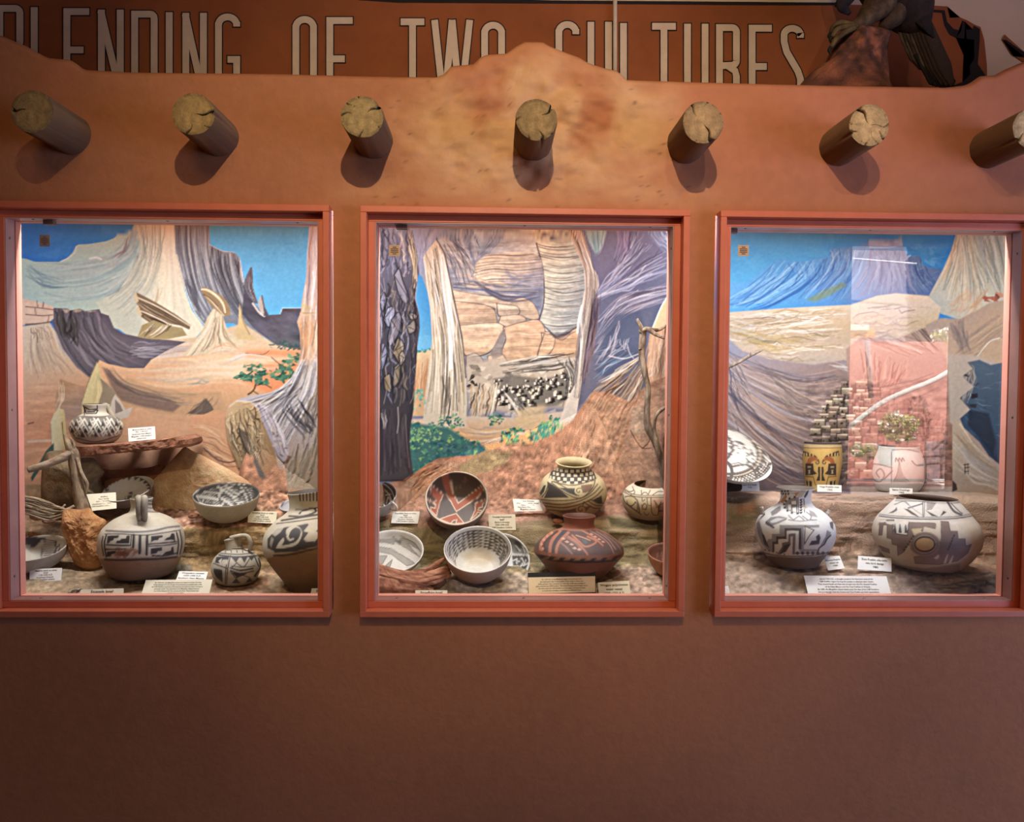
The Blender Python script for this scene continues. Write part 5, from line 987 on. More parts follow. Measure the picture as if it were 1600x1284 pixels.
for ci, c in enumerate(CASES):
    f = tag(empty('display_frame', (c['xc'], .03, FR_B)), FRAME_LABEL[ci], 'frame', 'display case frames'); c['frame'] = f
    x0, x1 = c['x0'], c['x1']; b = .0018
    box('rail', (x0, 0, FR_T-FW), (x1, .062, FR_T), M_FRAME, f, b); box('rail', (x0, 0, FR_B), (x1, .062, FR_B+FW), M_FRAME, f, b)
    box('stile', (x0, 0.0004, FR_B+FW), (x0+FW, .062, FR_T-FW), M_FRAME, f, b); box('stile', (x1-FW, 0.0004, FR_B+FW), (x1, .062, FR_T-FW), M_FRAME, f, b)
    a0, a1, t1, t0 = x0+FW, x1-FW, FR_T-FW, FR_B+FW; yB = .035
    box('glazing_stop', (a0, yB+.002, t1-BW), (a1, YG+.002, t1), M_FRAME, f, b); box('glazing_stop', (a0, yB+.002, t0), (a1, YG+.002, t0+BW), M_FRAME, f, b)
    box('glazing_stop', (a0, yB, t0+BW), (a0+BW, YG+.002, t1-BW), M_FRAME, f, b); box('glazing_stop', (a1-BW, yB, t0+BW), (a1, YG+.002, t1-BW), M_FRAME, f, b)
    L = .0025; o0, o1 = c['ox0'], c['ox1']
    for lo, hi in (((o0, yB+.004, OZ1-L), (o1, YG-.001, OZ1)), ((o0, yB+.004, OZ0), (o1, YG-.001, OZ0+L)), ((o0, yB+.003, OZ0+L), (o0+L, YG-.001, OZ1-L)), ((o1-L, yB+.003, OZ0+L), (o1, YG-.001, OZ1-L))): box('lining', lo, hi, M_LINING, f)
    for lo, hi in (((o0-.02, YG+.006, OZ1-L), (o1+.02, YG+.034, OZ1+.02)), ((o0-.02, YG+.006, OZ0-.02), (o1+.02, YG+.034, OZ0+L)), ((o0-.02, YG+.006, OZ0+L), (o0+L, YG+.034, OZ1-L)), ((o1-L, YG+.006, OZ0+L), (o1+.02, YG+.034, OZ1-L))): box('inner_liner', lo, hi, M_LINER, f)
    box('glass_pane', (o0+.001, YG, OZ0+.001), (o1-.001, YG+.004, OZ1-.001), M_GLASS, f)
    S = SCREWS[ci]
    for (u, v) in S['side']:
        p = at(u, v, .058); screw((o1-L if S['sx'] else o0+L, .058, p[2]), (-1 if S['sx'] else 1, 0, 0), f)
    for u in S['top']: p = at(u, 350, .055); screw((p[0], .055, OZ1-L), (0, 0, -1), f)
    for u in S['bot']: p = at(u, 936, .06); screw((p[0], .06, OZ0+L), (0, 0, 1), f)
    ub = [(72, 88), (620, 637), (1137, 1150)][ci]
    p0, p1 = at(ub[0], 350, .08), at(ub[1], 350, .08)
    box('bracket', (max(p0[0], o0+.003), .062, OZ1-.016), (p1[0], YG-.0012, OZ1-L), M_BRACKET, f, .001)
    # printed notice stuck on the pane
    su = [(62, 78, 367, 385), (608, 625, 383, 400), (1153, 1170, 383, 400)][ci]
    q0, q1 = at(su[0], su[3], YG), at(su[1], su[2], YG)
    s = tag(box('glass_sticker', (q0[0], YG-.0012, q0[2]), (q1[0], YG-.0002, q1[2]), M_STICKER if ci else M_STICKG), ['small grey notice sticker on the glass over blue sky beside a butte', 'small tan notice sticker on the glass over the dark painted trunk', 'small brown notice sticker on the glass over sky above blue mesas'][ci], 'sticker', 'notices on the glass')
    for k in range(5):
        zz = q1[2]-(q1[2]-q0[2])*(.2+.15*k); wd = (q1[0]-q0[0])*(.36 if k in (0, 4) else .7)/2; xm_ = (q0[0]+q1[0])/2
        box('print_line', (xm_-wd, YG-.0018, zz-.0016), (xm_+wd, YG-.0011, zz+.0016), M_BRACKET, s)
# ---------------------------------------------------------------- log ends sticking out of the wall
LOGX = [-1.3105, -0.8575, -0.378, 0.123, 0.6065, 1.095, 1.581]
LOGL = ['dim log end with one wedge crack, farthest along above the pale-butte case', 'log with a long black split along its side above the pale-butte case', 'round log end with a short notch at upper edge, between pale-butte and cave cases', 'middle log on the lumpy patch, branching crack near its lower rim', 'log with split lower edge, two overlapping shadows, between cave and mesa cases', 'pale log end with star of fine cracks above the blue-mesa case', 'log cut off by the picture edge above the blue-mesa case']
ENDC = [(150, 122, 76), (164, 134, 82), (158, 134, 88), (150, 124, 82), (166, 136, 96), (196, 164, 116), (206, 180, 134)]
CRK = [[(172, .25, 1, .09)], [(2, .05, 1, .10), (255, .45, 1, .07), (320, .75, 1, .04)], [(36, .3, 1, .10), (170, .5, 1, .06), (268, .55, 1, .05), (133, .6, 1, .03), (330, .8, 1, .03), (95, .86, 1, .04)], [(38, .35, 1.0, .10), (176, .7, 1, .05), (285, .5, 1, .08), (245, .8, 1, .06), (325, .85, 1, .03)], [(130, .45, 1, .07), (300, .1, 1, .11), (78, .8, 1, .03), (255, .85, 1, .03), (20, .85, 1, .02)], [(120, .05, 1, .13), (205, .6, 1, .09), (0, .1, 1, .03), (325, .45, 1, .06), (268, .7, 1, .05), (240, .75, 1, .03), (290, .3, .9, .02), (172, .6, 1, .03)], [(215, .5, 1, .08), (100, .7, 1, .05)]]
for i, X_ in enumerate(LOGX):
    rng = np.random.RandomState(40+i); R0 = .0605; z = Z0+.767; yE = -.159; nseg = 132
    th = np.linspace(0, 2*PI, nseg, endpoint=False); ys = np.linspace(yE, YW+.03, 26)
    prof = 1+.018*np.sin(th*2+i)+.012*np.sin(th*3+2*i)+.006*np.sin(th*11+i)
    # groove where the big split runs back along the log
    groove = np.zeros(nseg)
    for (a_, r0_, r1_, wd) in CRK[i]:
        if wd >= .08: groove = np.maximum(groove, np.exp(-((np.angle(np.exp(1j*(th-math.radians(a_)))))/(wd*.7))**2))
    V = []
    for k, y_ in enumerate(ys):
        r = R0*prof*(1-(.018 if k == 0 else 0))*(1+.012*(fbm(np.cos(th)*3+i, np.sin(th)*3, y_*9, 3, i)-.5))*(1-.13*groove*max(0, 1-k/(24 if i == 1 else 9)))
        V.append(np.stack([X_+np.cos(th)*r, np.full(nseg, y_), z+np.sin(th)*r], 1))
    V = np.concatenate(V); F = grid_faces(len(ys), nseg, True)
    o = tag(link('protruding_log', mesh_np('protruding_log', V, F), M_LOG), LOGL[i], 'log', 'logs in a row above the cases', 'thing')
    # sawn face: rings and radial checks, coloured by growth rings
    nr = 26; rr = np.linspace(0, 1, nr); TH, RR = np.meshgrid(th, rr)
    rad = R0*prof[None, :]*(1-.018)*RR*np.where(RR > .6, 1-.13*groove[None, :]*((RR-.6)/.4), 1)
    yy = yE-.0015*(1-RR**6)+.0008*(fbm(np.cos(TH)*RR*9, np.sin(TH)*RR*9, i, 3, 4)-.5)
    ring = .5+.5*np.sin(RR*46+3*fbm(np.cos(TH)*2*RR, np.sin(TH)*2*RR, i, 2, 8)); blot = fbm(np.cos(TH)*RR*4+i, np.sin(TH)*RR*4, 0, 4, 6)
    cc = C8(ENDC[i])*((.84+.045*ring+.34*(blot-.4)+.12*(1-RR))*(1-.25*np.clip((RR-.8)/.2, 0, 1)*(blot > .5)))[..., None]
    ks = np.zeros_like(RR)
    for (a_, r0_, r1_, wd) in CRK[i]:
        da = np.abs(np.angle(np.exp(1j*(TH-math.radians(a_)-.12*np.sin(RR*7+a_)))))*RR
        ww = wd*.8*np.clip((RR-r0_)/max(.2, r1_-r0_), 0, 1)
        ks = np.maximum(ks, np.clip(1.2-da/np.maximum(ww, .006), 0, 1)*(RR >= r0_))
    yy = yy+.012*ks; cc = cc*(1-.93*ks[..., None])
    Vf = np.stack([X_+np.cos(TH)*rad, yy, z+np.sin(TH)*rad], -1).reshape(-1, 3)
    e = link('cut_end', mesh_np('cut_end', Vf, grid_faces(nr, nseg, True), lin(cc.reshape(-1, 3))), M_WOODP, o); e['label'] = 'sawn end with growth rings and checks'
# ---------------------------------------------------------------- painted diorama backdrops, modelled ground, case lamps
ALB = .86; ALM = .72
DEP, YF = .60, .118
HWS = [(.95, .56), (.56, .56), (.56, .85)]
MUR = ['mural of a pale butte, balanced rock and sandy plain behind the pottery', 'mural of a cave dwelling framed by dark and pale trunks', 'mural of blue mesas, a stepped pueblo and dark water']
GND = ['brown earth ground with low ledge in front of the pale-butte mural', 'red earth bank and mossy ledge in front of the cave mural', 'brown timber-like ledge and gravel in front of the blue-mesa mural']
PROF = [[(.116, 944), (.17, 930), (.24, 915), (.30, 907), (.42, 888), (.445, 872), (.46, 832), (.485, 818), (.60, 800)],
        [(.116, 944), (.17, 927), (.26, 906), (.425, 880), (.442, 864), (.458, 828), (.485, 812), (.60, 797)],
        [(.116, 946), (.17, 924), (.23, 898), (.30, 887), (.435, 876), (.455, 860), (.47, 820), (.482, 786), (.505, 775), (.60, 769)]]
BACK = [[(-60, 760), (60, 760), (110, 762), (290, 756), (370, 752), (384, 722), (412, 716), (446, 740), (500, 760), (560, 765)],
        [(535, 772), (592, 764), (630, 756), (648, 744), (664, 733), (684, 722), (742, 716), (800, 699), (838, 694), (872, 680), (896, 660), (912, 636), (930, 617), (960, 622), (985, 628), (1010, 604), (1050, 590), (1105, 580)],
        [(1090, 768), (1137, 768), (1330, 770), (1480, 770), (1510, 768), (1560, 768), (1640, 770)]]
CANV = [q().crisp(5, .45) for q in (paint_left, paint_middle, paint_right)]
UC = [268, 820, 1350]
for ci, c in enumerate(CASES):
    cv = CANV[ci]; xc = c['xc']
    # backdrop: rounded plan, straight up
    n = 3.4; ph = np.linspace(0, PI, 1200)
    HL, HR = HWS[ci]; bx_ = -np.where(np.cos(ph) > 0, HL, HR)*np.sign(np.cos(ph))*np.abs(np.cos(ph))**(2/n); by_ = DEP*np.abs(np.sin(ph))**(2/n)
    ln = np.concatenate([[0], np.cumsum(np.hypot(np.diff(bx_), np.diff(by_)))])
    uu_ = px(np.stack([xc+bx_, YF+by_, np.full_like(bx_, Z0)], -1))[0]; wt = np.concatenate([[0], np.cumsum(np.abs(np.diff(uu_))+60*np.diff(ln))])
    NC, NR = 500, 400; sL = np.interp(np.linspace(0, wt[-1], NC), wt, ln); bx_, by_ = np.interp(sL, ln, bx_), np.interp(sL, ln, by_)
    zz = np.interp(np.linspace(0, 1, NR), [0, .05, .97, 1], [Z0-.76, Z0-.42, OZ1+.07, OZ1+.26]); X, Zz = np.meshgrid(xc+bx_, zz); Y = np.broadcast_to(YF+by_, X.shape)
    P = np.stack([X, Y, Zz], -1); u, v = px(P); a = cv.sample(u, v); h = cv.sample(u, v, 'h')
    P[..., 1] -= np.minimum(h*.55, .022)*np.clip((by_-.05)/.2, 0, 1)[None, :]
    o = link('mural_backdrop', mesh_np('mural_backdrop', P.reshape(-1, 3), grid_faces(NR, NC, flip=False), (lin(a)*ALM).reshape(-1, 3)), M_MURAL)
    tag(o, MUR[ci], 'mural', kind='thing'); c['mural'] = o
    # ground: profile from the glass to the backdrop
    pr = PROF[ci]; yk = np.array([q[0] for q in pr]); zk = np.array([at(UC[ci], q[1], q[0])[2] for q in pr])
    bk = np.array(BACK[ci], float); bw = at(bk[:, 0], bk[:, 1], .70)
    def zprof(x, y, yk=yk, zk=zk, bw=bw, ci=ci, xc=xc):
        zb_ = np.interp(x, bw[:, 0], bw[:, 2]); t = np.clip((y-yk[-1])/(.70-yk[-1]), 0, 1.25)
        return np.interp(y, yk, zk)-(.06*(x-xc)*np.clip((.46-y)/.05, 0, 1) if ci == 0 else 0)+np.where(y > yk[-1], (zb_-zk[-1])*t**1.35, 0)
    c['zprof'] = zprof
    yr = np.concatenate([np.interp(np.linspace(0, 1, 115), np.linspace(0, 1, 200), np.interp(np.linspace(0, 1, 200), (lambda L: L/L[-1])(np.concatenate([[0], np.cumsum(np.hypot(np.diff(yk), np.diff(zk)))])), yk)), np.linspace(.604, .74, 50)])
    xr = np.linspace(xc-HL+.002, xc+HR-.002, 270 if ci == 1 else 340); X, Y = np.meshgrid(xr, yr); wob = (fbm(X*5, 0, ci, 3, 2)-.5)*.05*np.clip((Y-.36)/.05, 0, 1)*np.clip((.54-Y)/.08, 0, 1)
    Zz = zprof(X, Y+wob); P = np.stack([X, Y, Zz], -1)
    u, v = px(P); a = cv.sample(u, v); h = cv.sample(u, v, 'h')
    riser = np.clip(1-np.abs(Y-(.45 if ci == 1 else .455))/.028, 0, 1)
    P[..., 1] -= riser*((fbm(X*7, Zz*60, 0, 4, 8)-.5)*.030+h*.8)
    P[..., 2] += (1-riser)*((fbm(X*26, Y*26, 0, 4, 5+ci)-.5)*.014+h*.6*np.clip((Y-.2)/.1, .3, 1))
    o = link('diorama_ground', mesh_np('diorama_ground', P.reshape(-1, 3), grid_faces(len(yr), len(xr)), (lin(a)*ALB).reshape(-1, 3)), M_GROUND)
    tag(o, GND[ci], 'display base', kind='thing'); c['ground'] = o
    # lamp housing and tube above the opening, inside the case
    lamp = tag(empty('case_lamp', (xc, .16, OZ1+.11)), ['fluorescent lamp hidden over the pale-butte case opening', 'fluorescent lamp hidden over the cave case opening', 'fluorescent lamp hidden over the blue-mesa case opening'][ci], 'lamp', 'case lamps')
    box('housing', (xc-.42, .125, OZ1+.215), (xc+.42, .20, OZ1+.24), M_CREAM, lamp, .003)
    light('lamp_glow', 'AREA', (xc, .150, OZ1+.21), 26.5, (.98, .98, 1.0), (xc, .150-.17, OZ1+.21-1), shape='RECTANGLE', size=.78, size_y=.05).parent = None
    lid = box('case_lid', (xc-HL, YW+.06, OZ1+.243), (xc+HR, .74, OZ1+.255), M_CREAM, lamp)
def hit(ci, u, v):
    """where the line of sight through (u, v) meets the modelled ground of case ci"""
    ys = np.linspace(.12, .72, 500); Q = at(np.full(500, u), np.full(500, v), ys); zg = CASES[ci]['zprof'](Q[:, 0], ys)
    k = np.argmax(Q[:, 2] <= zg); return Q[k] if (Q[:, 2] <= zg).any() else Q[-1]
# ---------------------------------------------------------------- pottery
def sstep(x): return x*x*(3-2*x)
def pot(name, label, ci, u, vb, prof, paint, inner, tilt=0., roll=0., th=4., group=None, at_rim=None, depth=None, box_=None, in_paint=False, plain=None, nt=(140, 36), k=2.0, zoff=0.0, mat=None):
    """prof: (radius, height) in picture pixels; base at (u, vb) on the ground of case ci, or rim centre at_rim=(u, v, depth)"""
    prof = np.array(prof, float); Q = crv(prof, 500); Q[:, 0] = np.maximum(Q[:, 0], 0)
    H = prof[-1, 1]; rim = prof[-1, 0]; ar = np.concatenate([[0], np.cumsum(np.hypot(np.diff(Q[:, 0]), np.diff(Q[:, 1])))]); cut = ar[np.argmax(Q[:, 0] >= prof[1, 0]*.97)]
    def res(n): s_ = np.concatenate([[0], np.linspace(cut, ar[-1], n-1)]); return np.stack([np.interp(s_, ar, Q[:, 0]), np.interp(s_, ar, Q[:, 1])], 1)
    nd = int(min(110, max(40, (ar[-1]-cut)/1.25))); Pc = res(18 if in_paint else nd); npf = len(Pc)
    Ip = res(nd if in_paint else 16)[::-1].copy()
    if in_paint: s_ = np.linspace(ar[-1], 0, nd); Ip = np.stack([np.interp(s_, ar, Q[:, 0]), np.interp(s_, ar, Q[:, 1])], 1)
    ins = Ip; ins[:, 0] = np.maximum(ins[:, 0]-th, 0); ins[:, 1] = np.maximum(ins[:, 1], th); ins[0, 1] = H
    lip = np.array([[rim-th*.25, H+th*.22], [rim-th*.6, H+th*.22]])
    full = np.vstack([Pc, lip, ins[1:]]); flag = np.concatenate([np.zeros(npf), np.ones(len(lip)), np.ones(len(ins)-1)])
    if at_rim is None:
        p = hit(ci, u, vb); 
        if depth is not None: p = at(u, vb, depth)
    else: p = at(*at_rim)
    s = (p[1]-EYE[1])/FPX
    front = np.linspace(-PI, 0, nt[0], endpoint=False); back = np.linspace(0, PI, nt[1], endpoint=False); tht = np.concatenate([front, back])
    R_, T_ = np.meshgrid(full[:, 0], tht, indexing='ij'); Hh = np.broadcast_to(full[:, 1][:, None], R_.shape)
    h0 = 0 if at_rim is None else H
    L = np.stack([R_*np.cos(T_), R_*np.sin(T_), Hh-h0], -1)*s
    t, r = math.radians(tilt), math.radians(roll)
    Rx = np.array([[1, 0, 0], [0, math.cos(t), -math.sin(t)], [0, math.sin(t), math.cos(t)]])
    Ry = np.array([[math.cos(r), 0, math.sin(r)], [0, 1, 0], [-math.sin(r), 0, math.cos(r)]])
    W_ = L@(Ry@Rx).T+p+[0, 0, zoff]
    uu, vv = px(W_)
    bx = box_ or (uu.min()-3, vv.min()-3, uu.max()+3, vv.max()+3)
    cv = Canvas(bx[0], bx[1], bx[2], bx[3], inner if in_paint else (plain or (190, 180, 160)), k)
    paint(cv)
    cs = cv.sample(uu, vv); inn = np.broadcast_to(C8(inner), cs.shape)
    fl = np.broadcast_to(flag[:, None, None], cs.shape)
    if in_paint: out = np.broadcast_to(C8(plain), cs.shape); c_ = np.where(fl > .5, cs, out)
    else: c_ = np.where(fl > .5, inn, cs)
    # lip keeps the rim colour
    V = W_.reshape(-1, 3); nz = fbm(V[:, 0]*55, V[:, 1]*55, V[:, 2]*55, 3, 9)
    cc = lin(c_.reshape(-1, 3))*(.86+.2*nz[:, None])*.9
    nT = len(tht)
    me = mesh_np(name, V, grid_faces(len(full), nT, True), cc)
    o = link(name, me, mat or M_POT); tag(o, label, name.split('_')[-1], group)
    return o, p, s
def hnd(par_, pts, rad, c1=(196, 186, 166), c2=(150, 140, 122), flat=1.0, seg=14, n=26):
    return tube_px('handle', pts, rad, M_POT, par_, n=n, seg=seg, colf=wood_cols(c1, c2, 3, (40, 40, 40)), flat=flat)
def zig(c, P, w, colr, alpha=1, soft=.8): c.stroke(P, w, colr, alpha, soft, n=len(P))
W1, K1, GR = (206, 198, 180), (58, 52, 50), (128, 120, 112)
GP = 'pottery among the pale-butte scene'; GM = 'pottery among the cave scene'; GR_ = 'pottery among the blue-mesa scene'
# ---- case one
def p(c):
    c.poly([(100, 620), (200, 620), (200, 700), (100, 700)], (198, 190, 170), 1)
    c.poly([(112, 650), (190, 650), (190, 686), (112, 686)], (120, 114, 106), 2)
    for dx in range(-1, 4):
        x = 116+dx*21
        zig(c, [(x-12, 652), (x+2, 676), (x+16, 654), (x+30, 678)], 2.4, (214, 208, 192)); zig(c, [(x-14, 662), (x, 686), (x+14, 664), (x+28, 688)], 2.2, (206, 198, 182))
        for (a, b) in ((x+2, 662), (x+9, 668), (x+16, 664), (x-4, 672), (x+12, 680), (x+20, 672)): c.poly([(a, b-4.5), (a+4.5, b+3), (a-2, b+4)], (40, 36, 34), .8)
        zig(c, [(x+4, 655), (x+6, 660), (x+9, 657), (x+11, 663)], 1.3, (220, 214, 198))
    c.poly([(112, 684), (190, 680), (190, 700), (112, 700)], (166, 156, 138), 4)
    c.stroke([(118, 684), (150, 690), (184, 681)], 1.5, K1, .8)
    c.poly([(126, 628), (170, 628), (170, 649), (126, 649)], (206, 198, 180), 1)
    for q in ([(128, 634), (136, 638), (140, 640), (152, 639), (152, 634)], [(133, 641), (135, 646), (150, 646), (153, 641), (145, 640)], [(137, 643), (148, 643)], [(132, 636), (132, 648)]): zig(c, q, 1.7, K1)
    c.stroke([(130, 650), (150, 652), (172, 649)], 1.3, (80, 74, 70), .8)
o, p0, s0 = pot('pottery_pitcher', 'zigzag black and white pitcher standing on the stone slab', 0, 151, 694, [(0, 0), (20, 0), (31, 7), (37.5, 23), (34, 35), (24, 43), (17.5, 47), (17, 53), (19, 60)], p, (70, 62, 54), group=GP, depth=.55, zoff=.004)
hnd(o, [(160, 634, .55), (166, 633, .55), (173, 644, .55), (179, 655, .55), (182, 664, .55)], [3, 3.4, 3.4, 3.2, 2.6])
def p(c):
    c.poly([(155, 735), (245, 735), (245, 800), (155, 800)], (206, 202, 192), 1)
    for k in range(12):
        a = math.radians(188-k*17); R1, R2 = (36, 20), (29, 13); cx_, cy_ = 200, 763
        q = [(cx_+R1[0]*math.cos(a+d), cy_-R1[1]*math.sin(a+d)) for d in (-.14, .14)]+[(cx_+R2[0]*math.cos(a), cy_-R2[1]*math.sin(a))]
        c.poly(q, (70, 62, 66), .8)
    c.poly([(201, 769), (207, 768), (208, 772), (202, 772)], (90, 80, 78), .8); c.poly([(199, 774), (206, 773), (207, 781), (199, 781)], (110, 102, 98), .8)
    zig(c, [(208, 780), (211, 773), (216, 776)], 1, (90, 84, 80)); zig(c, [(195, 776), (196, 781), (205, 781)], 1, (90, 84, 80))
pot('pottery_bowl', 'white bowl with dark sawtooth rim under the stone slab', 0, 0, 0, [(0, 0), (12, 0), (24, 5), (33, 14), (37.5, 26)], p, (206, 202, 192), 24, -4, 2.2, GP, at_rim=(200, 763, .53), in_paint=True, plain=(124, 112, 100))
def p(c):
    c.poly([(150, 770), (300, 770), (300, 910), (150, 910)], (198, 188, 166), 1)
    c.poly([(155, 826), (290, 822), (290, 876), (155, 876)], (206, 196, 176), 2)
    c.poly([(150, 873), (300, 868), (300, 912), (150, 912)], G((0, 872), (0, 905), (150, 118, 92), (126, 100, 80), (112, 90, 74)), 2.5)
    D = (52, 46, 48)
    c.stroke([(166, 829), (185, 830), (212, 831), (240, 829), (262, 824), (280, 822)], 3.2, (100, 96, 94), .9)
    c.stroke([(164, 834), (190, 834), (222, 836), (250, 833), (282, 828)], 1.6, (80, 74, 74))
    for q, w_ in (([(166, 836), (163, 850), (166, 870)], 2.2), ([(161, 838), (159, 850), (162, 868)], 1.6), ([(166, 851), (185, 852), (202, 852)], 2.2), ([(165, 858), (184, 858), (196, 857)], 2), ([(205, 836), (204, 852)], 1.4), ([(209, 836), (208, 855)], 4), ([(219, 837), (218, 864)], 4.2), ([(230, 837), (229, 866)], 4), ([(233, 850), (256, 848), (276, 846)], 2), ([(233, 853), (256, 852), (276, 849)], 1.6), ([(276, 832), (279, 848), (277, 866)], 2.2), ([(272, 836), (273, 847)], 1.8), ([(281, 830), (284, 848), (281, 866)], 1.6), ([(238, 868), (258, 868), (276, 864)], 2.2), ([(164, 874), (190, 875), (222, 874), (250, 873), (276, 870)], 3)): c.stroke(q, w_, D)
    for P in ([(168, 837), (186, 836), (185, 840), (178, 841), (177, 844), (172, 845), (171, 848), (167, 849)], [(201, 836), (203, 838), (202, 849), (181, 849), (182, 845), (188, 844), (189, 842), (197, 841), (198, 837)], [(236, 838), (254, 836), (254, 839), (248, 841), (247, 844), (241, 844), (236, 847)], [(272, 833), (273, 843), (256, 844), (261, 840), (266, 838), (268, 833)], [(236, 857), (253, 855), (253, 860), (246, 861), (245, 864), (236, 866)], [(271, 854), (272, 866), (254, 867), (259, 862), (267, 860), (268, 855)], [(167, 862), (182, 860), (180, 864), (174, 866), (173, 869), (167, 870)]): c.poly(P, D, .8)
    c.dabs([(180, 858), (210, 856), (214, 868), (180, 872)], 16, (2, 5), [(150, 96, 66), (130, 84, 60), (166, 120, 90)], .75, 1.8)
    c.poly([(228, 776), (250, 776), (250, 798), (228, 796)], (206, 198, 180), 1)
    for y in (782, 787, 793, 799): c.stroke([(228, y), (247, y+1)], 1.8 if y > 790 else 2.6, (96, 90, 88), .85)
o, pj, _ = pot('pottery_jar', 'large grey canteen jar with stepped frets and twin-roll strap handle', 0, 222, 898, [(0, 0), (38, 0), (50, 12), (59, 32), (62, 52), (57, 72), (43, 86), (28, 94), (18, 99), (15, 108), (16.5, 120)], p, (84, 76, 66), group=GP, depth=.30)
yy = pj[1]-.055
hnd(o, [(216, 786, yy), (216, 778, yy-.01), (217, 780, yy-.03), (217, 795, yy-.035), (218, 806, yy-.03), (219, 812, yy-.012)], [4.6, 4.8, 4.8, 4.6, 4.6, 4])
hnd(o, [(225, 786, yy), (225, 778, yy-.01), (226, 780, yy-.03), (226, 795, yy-.035), (226, 806, yy-.03), (226, 812, yy-.012)], [4.6, 4.8, 4.8, 4.6, 4.6, 4])
def p(c):
    c.poly([(295, 740), (415, 740), (415, 830), (295, 830)], (84, 82, 80), 1)
    Wt = (226, 224, 214)
    def lit(x0, y0, x1, y1, n):
        for k in range(n):
            t = (k+.5)/n; x, y = x0+(x1-x0)*t, y0+(y1-y0)*t; th_ = np.linspace(0, 5, 9)
            zig(c, [(x+(1+.35*a)*1.5*math.cos(a), y+(1+.35*a)*.8*math.sin(a)) for a in th_], 1.0, (206, 204, 196), .9, .7)
    lit(314, 772, 338, 775, 5); lit(320, 783, 345, 787, 5); lit(350, 758, 366, 772, 4); lit(350, 776, 366, 786, 4); lit(330, 764, 340, 766, 2); lit(368, 764, 372, 768, 2); lit(370, 780, 374, 782, 2); lit(380, 762, 388, 780, 4); lit(392, 762, 396, 776, 3); lit(378, 776, 382, 785, 2); lit(358, 755, 364, 756, 2)
    for q, w_ in (([(308, 775), (340, 780)], 4.5), ([(318, 768), (330, 769), (345, 771)], 2.4), ([(340, 760), (347, 764), (365, 776)], 3.4), ([(347, 764), (340, 780)], 2.6), ([(350, 755), (362, 766), (370, 771)], 2.6), ([(367, 777), (378, 767)], 2.6), ([(374, 757), (381, 768), (387, 784)], 2.4), ([(380, 756), (390, 770), (394, 782)], 1.6), ([(345, 778), (352, 782), (363, 790)], 3.6), ([(352, 781), (346, 790)], 2.6), ([(364, 777), (370, 785), (376, 784)], 2), ([(370, 790), (378, 783), (381, 789)], 2.2), ([(318, 780), (316, 786)], 2.4), ([(326, 791), (345, 791)], 5), ([(360, 762), (367, 756)], 1.8), ([(309, 778), (314, 786), (330, 791)], 2.4)): c.stroke(q, w_, Wt, 1, .8)
    c.poly([(300, 774), (304, 768), (312, 762), (310, 770)], Wt, 1.5, .6)
pot('pottery_bowl', 'black and white bowl filled with spirals, beside the tan boulder', 0, 0, 0, [(0, 0), (16, 0), (30, 4), (42, 16), (48, 32), (49, 40)], p, (84, 82, 80), 14, 3.5, 2.2, GP, at_rim=(354, 771.5, .50), in_paint=True, plain=(190, 180, 160))
def p(c):
    c.poly([(325, 830), (415, 830), (415, 925), (325, 925)], (196, 188, 170), 1)
    D = (64, 62, 64)
    c.poly([(330, 902), (410, 902), (410, 925), (330, 925)], (166, 154, 134), 4)
    for q, w_ in (([(344, 864), (372, 866), (400, 863)], 1.4), ([(342, 867), (370, 870), (402, 868)], 2.2), ([(360, 868), (356, 888), (354, 912)], 1.4), ([(357, 868), (353, 888), (352, 912)], 1.4), ([(334, 880), (344, 884), (355, 888)], 1.6), ([(360, 887), (376, 891), (395, 888)], 2.2), ([(360, 891), (376, 896), (396, 892)], 1.6), ([(362, 884), (378, 886), (398, 884)], 1.2), ([(362, 870), (369, 878), (380, 886), (388, 876), (392, 870)], 1.4), ([(370, 879), (362, 887)], 1.2), ([(360, 892), (369, 903), (376, 898), (390, 902)], 1.3), ([(398, 870), (404, 884)], 1.6), ([(404, 872), (407, 886), (398, 900)], 2), ([(350, 856), (372, 857), (392, 856)], 1.2)): c.stroke(q, w_, D)
    for P in ([(362, 869), (375, 869), (369, 878)], [(376, 869), (387, 869), (382, 879)], [(388, 869), (398, 869), (393, 876)], [(338, 870), (358, 869), (357, 874), (348, 874), (345, 880), (336, 879)], [(334, 888), (347, 890), (348, 910), (338, 902), (334, 894)], [(369, 903), (376, 911), (362, 911)], [(390, 902), (395, 908), (384, 910)], [(396, 900), (402, 892), (400, 902)], [(362, 894), (386, 896), (378, 900), (370, 902)]): c.poly(P, D, .8)
    for k in range(5): c.stroke([(352+k*9, 860), (352.5+k*9, 863)], 1.5, D, .8)
    for P in ([(341, 876), (347, 872), (345, 882)], [(349, 880), (356, 874), (355, 882)]): c.poly(P, (206, 198, 182), .8)
o, p5, s5 = pot('pottery_pitcher', 'small round black and white pitcher with looped handle near the glass', 0, 369, 911, [(0, 0), (20, 0), (31, 7), (37, 24), (34, 38), (24, 49), (14, 53), (11.5, 55), (11.5, 58)], p, (60, 54, 48), group=GP)
tube_px('spout', [(366, 861, p5[1]), (364, 852, p5[1]), (362, 845, p5[1]), (361, 841, p5[1])], [12, 11, 10.5, 11], M_POT, o, seg=24, colf=wood_cols((190, 180, 160), (150, 140, 124), 4, (30, 30, 30)))
hnd(o, [(360, 841, p5[1]-.01), (368, 839, p5[1]-.01), (377, 837, p5[1]-.01), (386, 838, p5[1]-.01), (391, 847, p5[1]-.01), (391, 860, p5[1]-.01)], [4, 4, 3.6, 3.6, 3.8, 3.6])
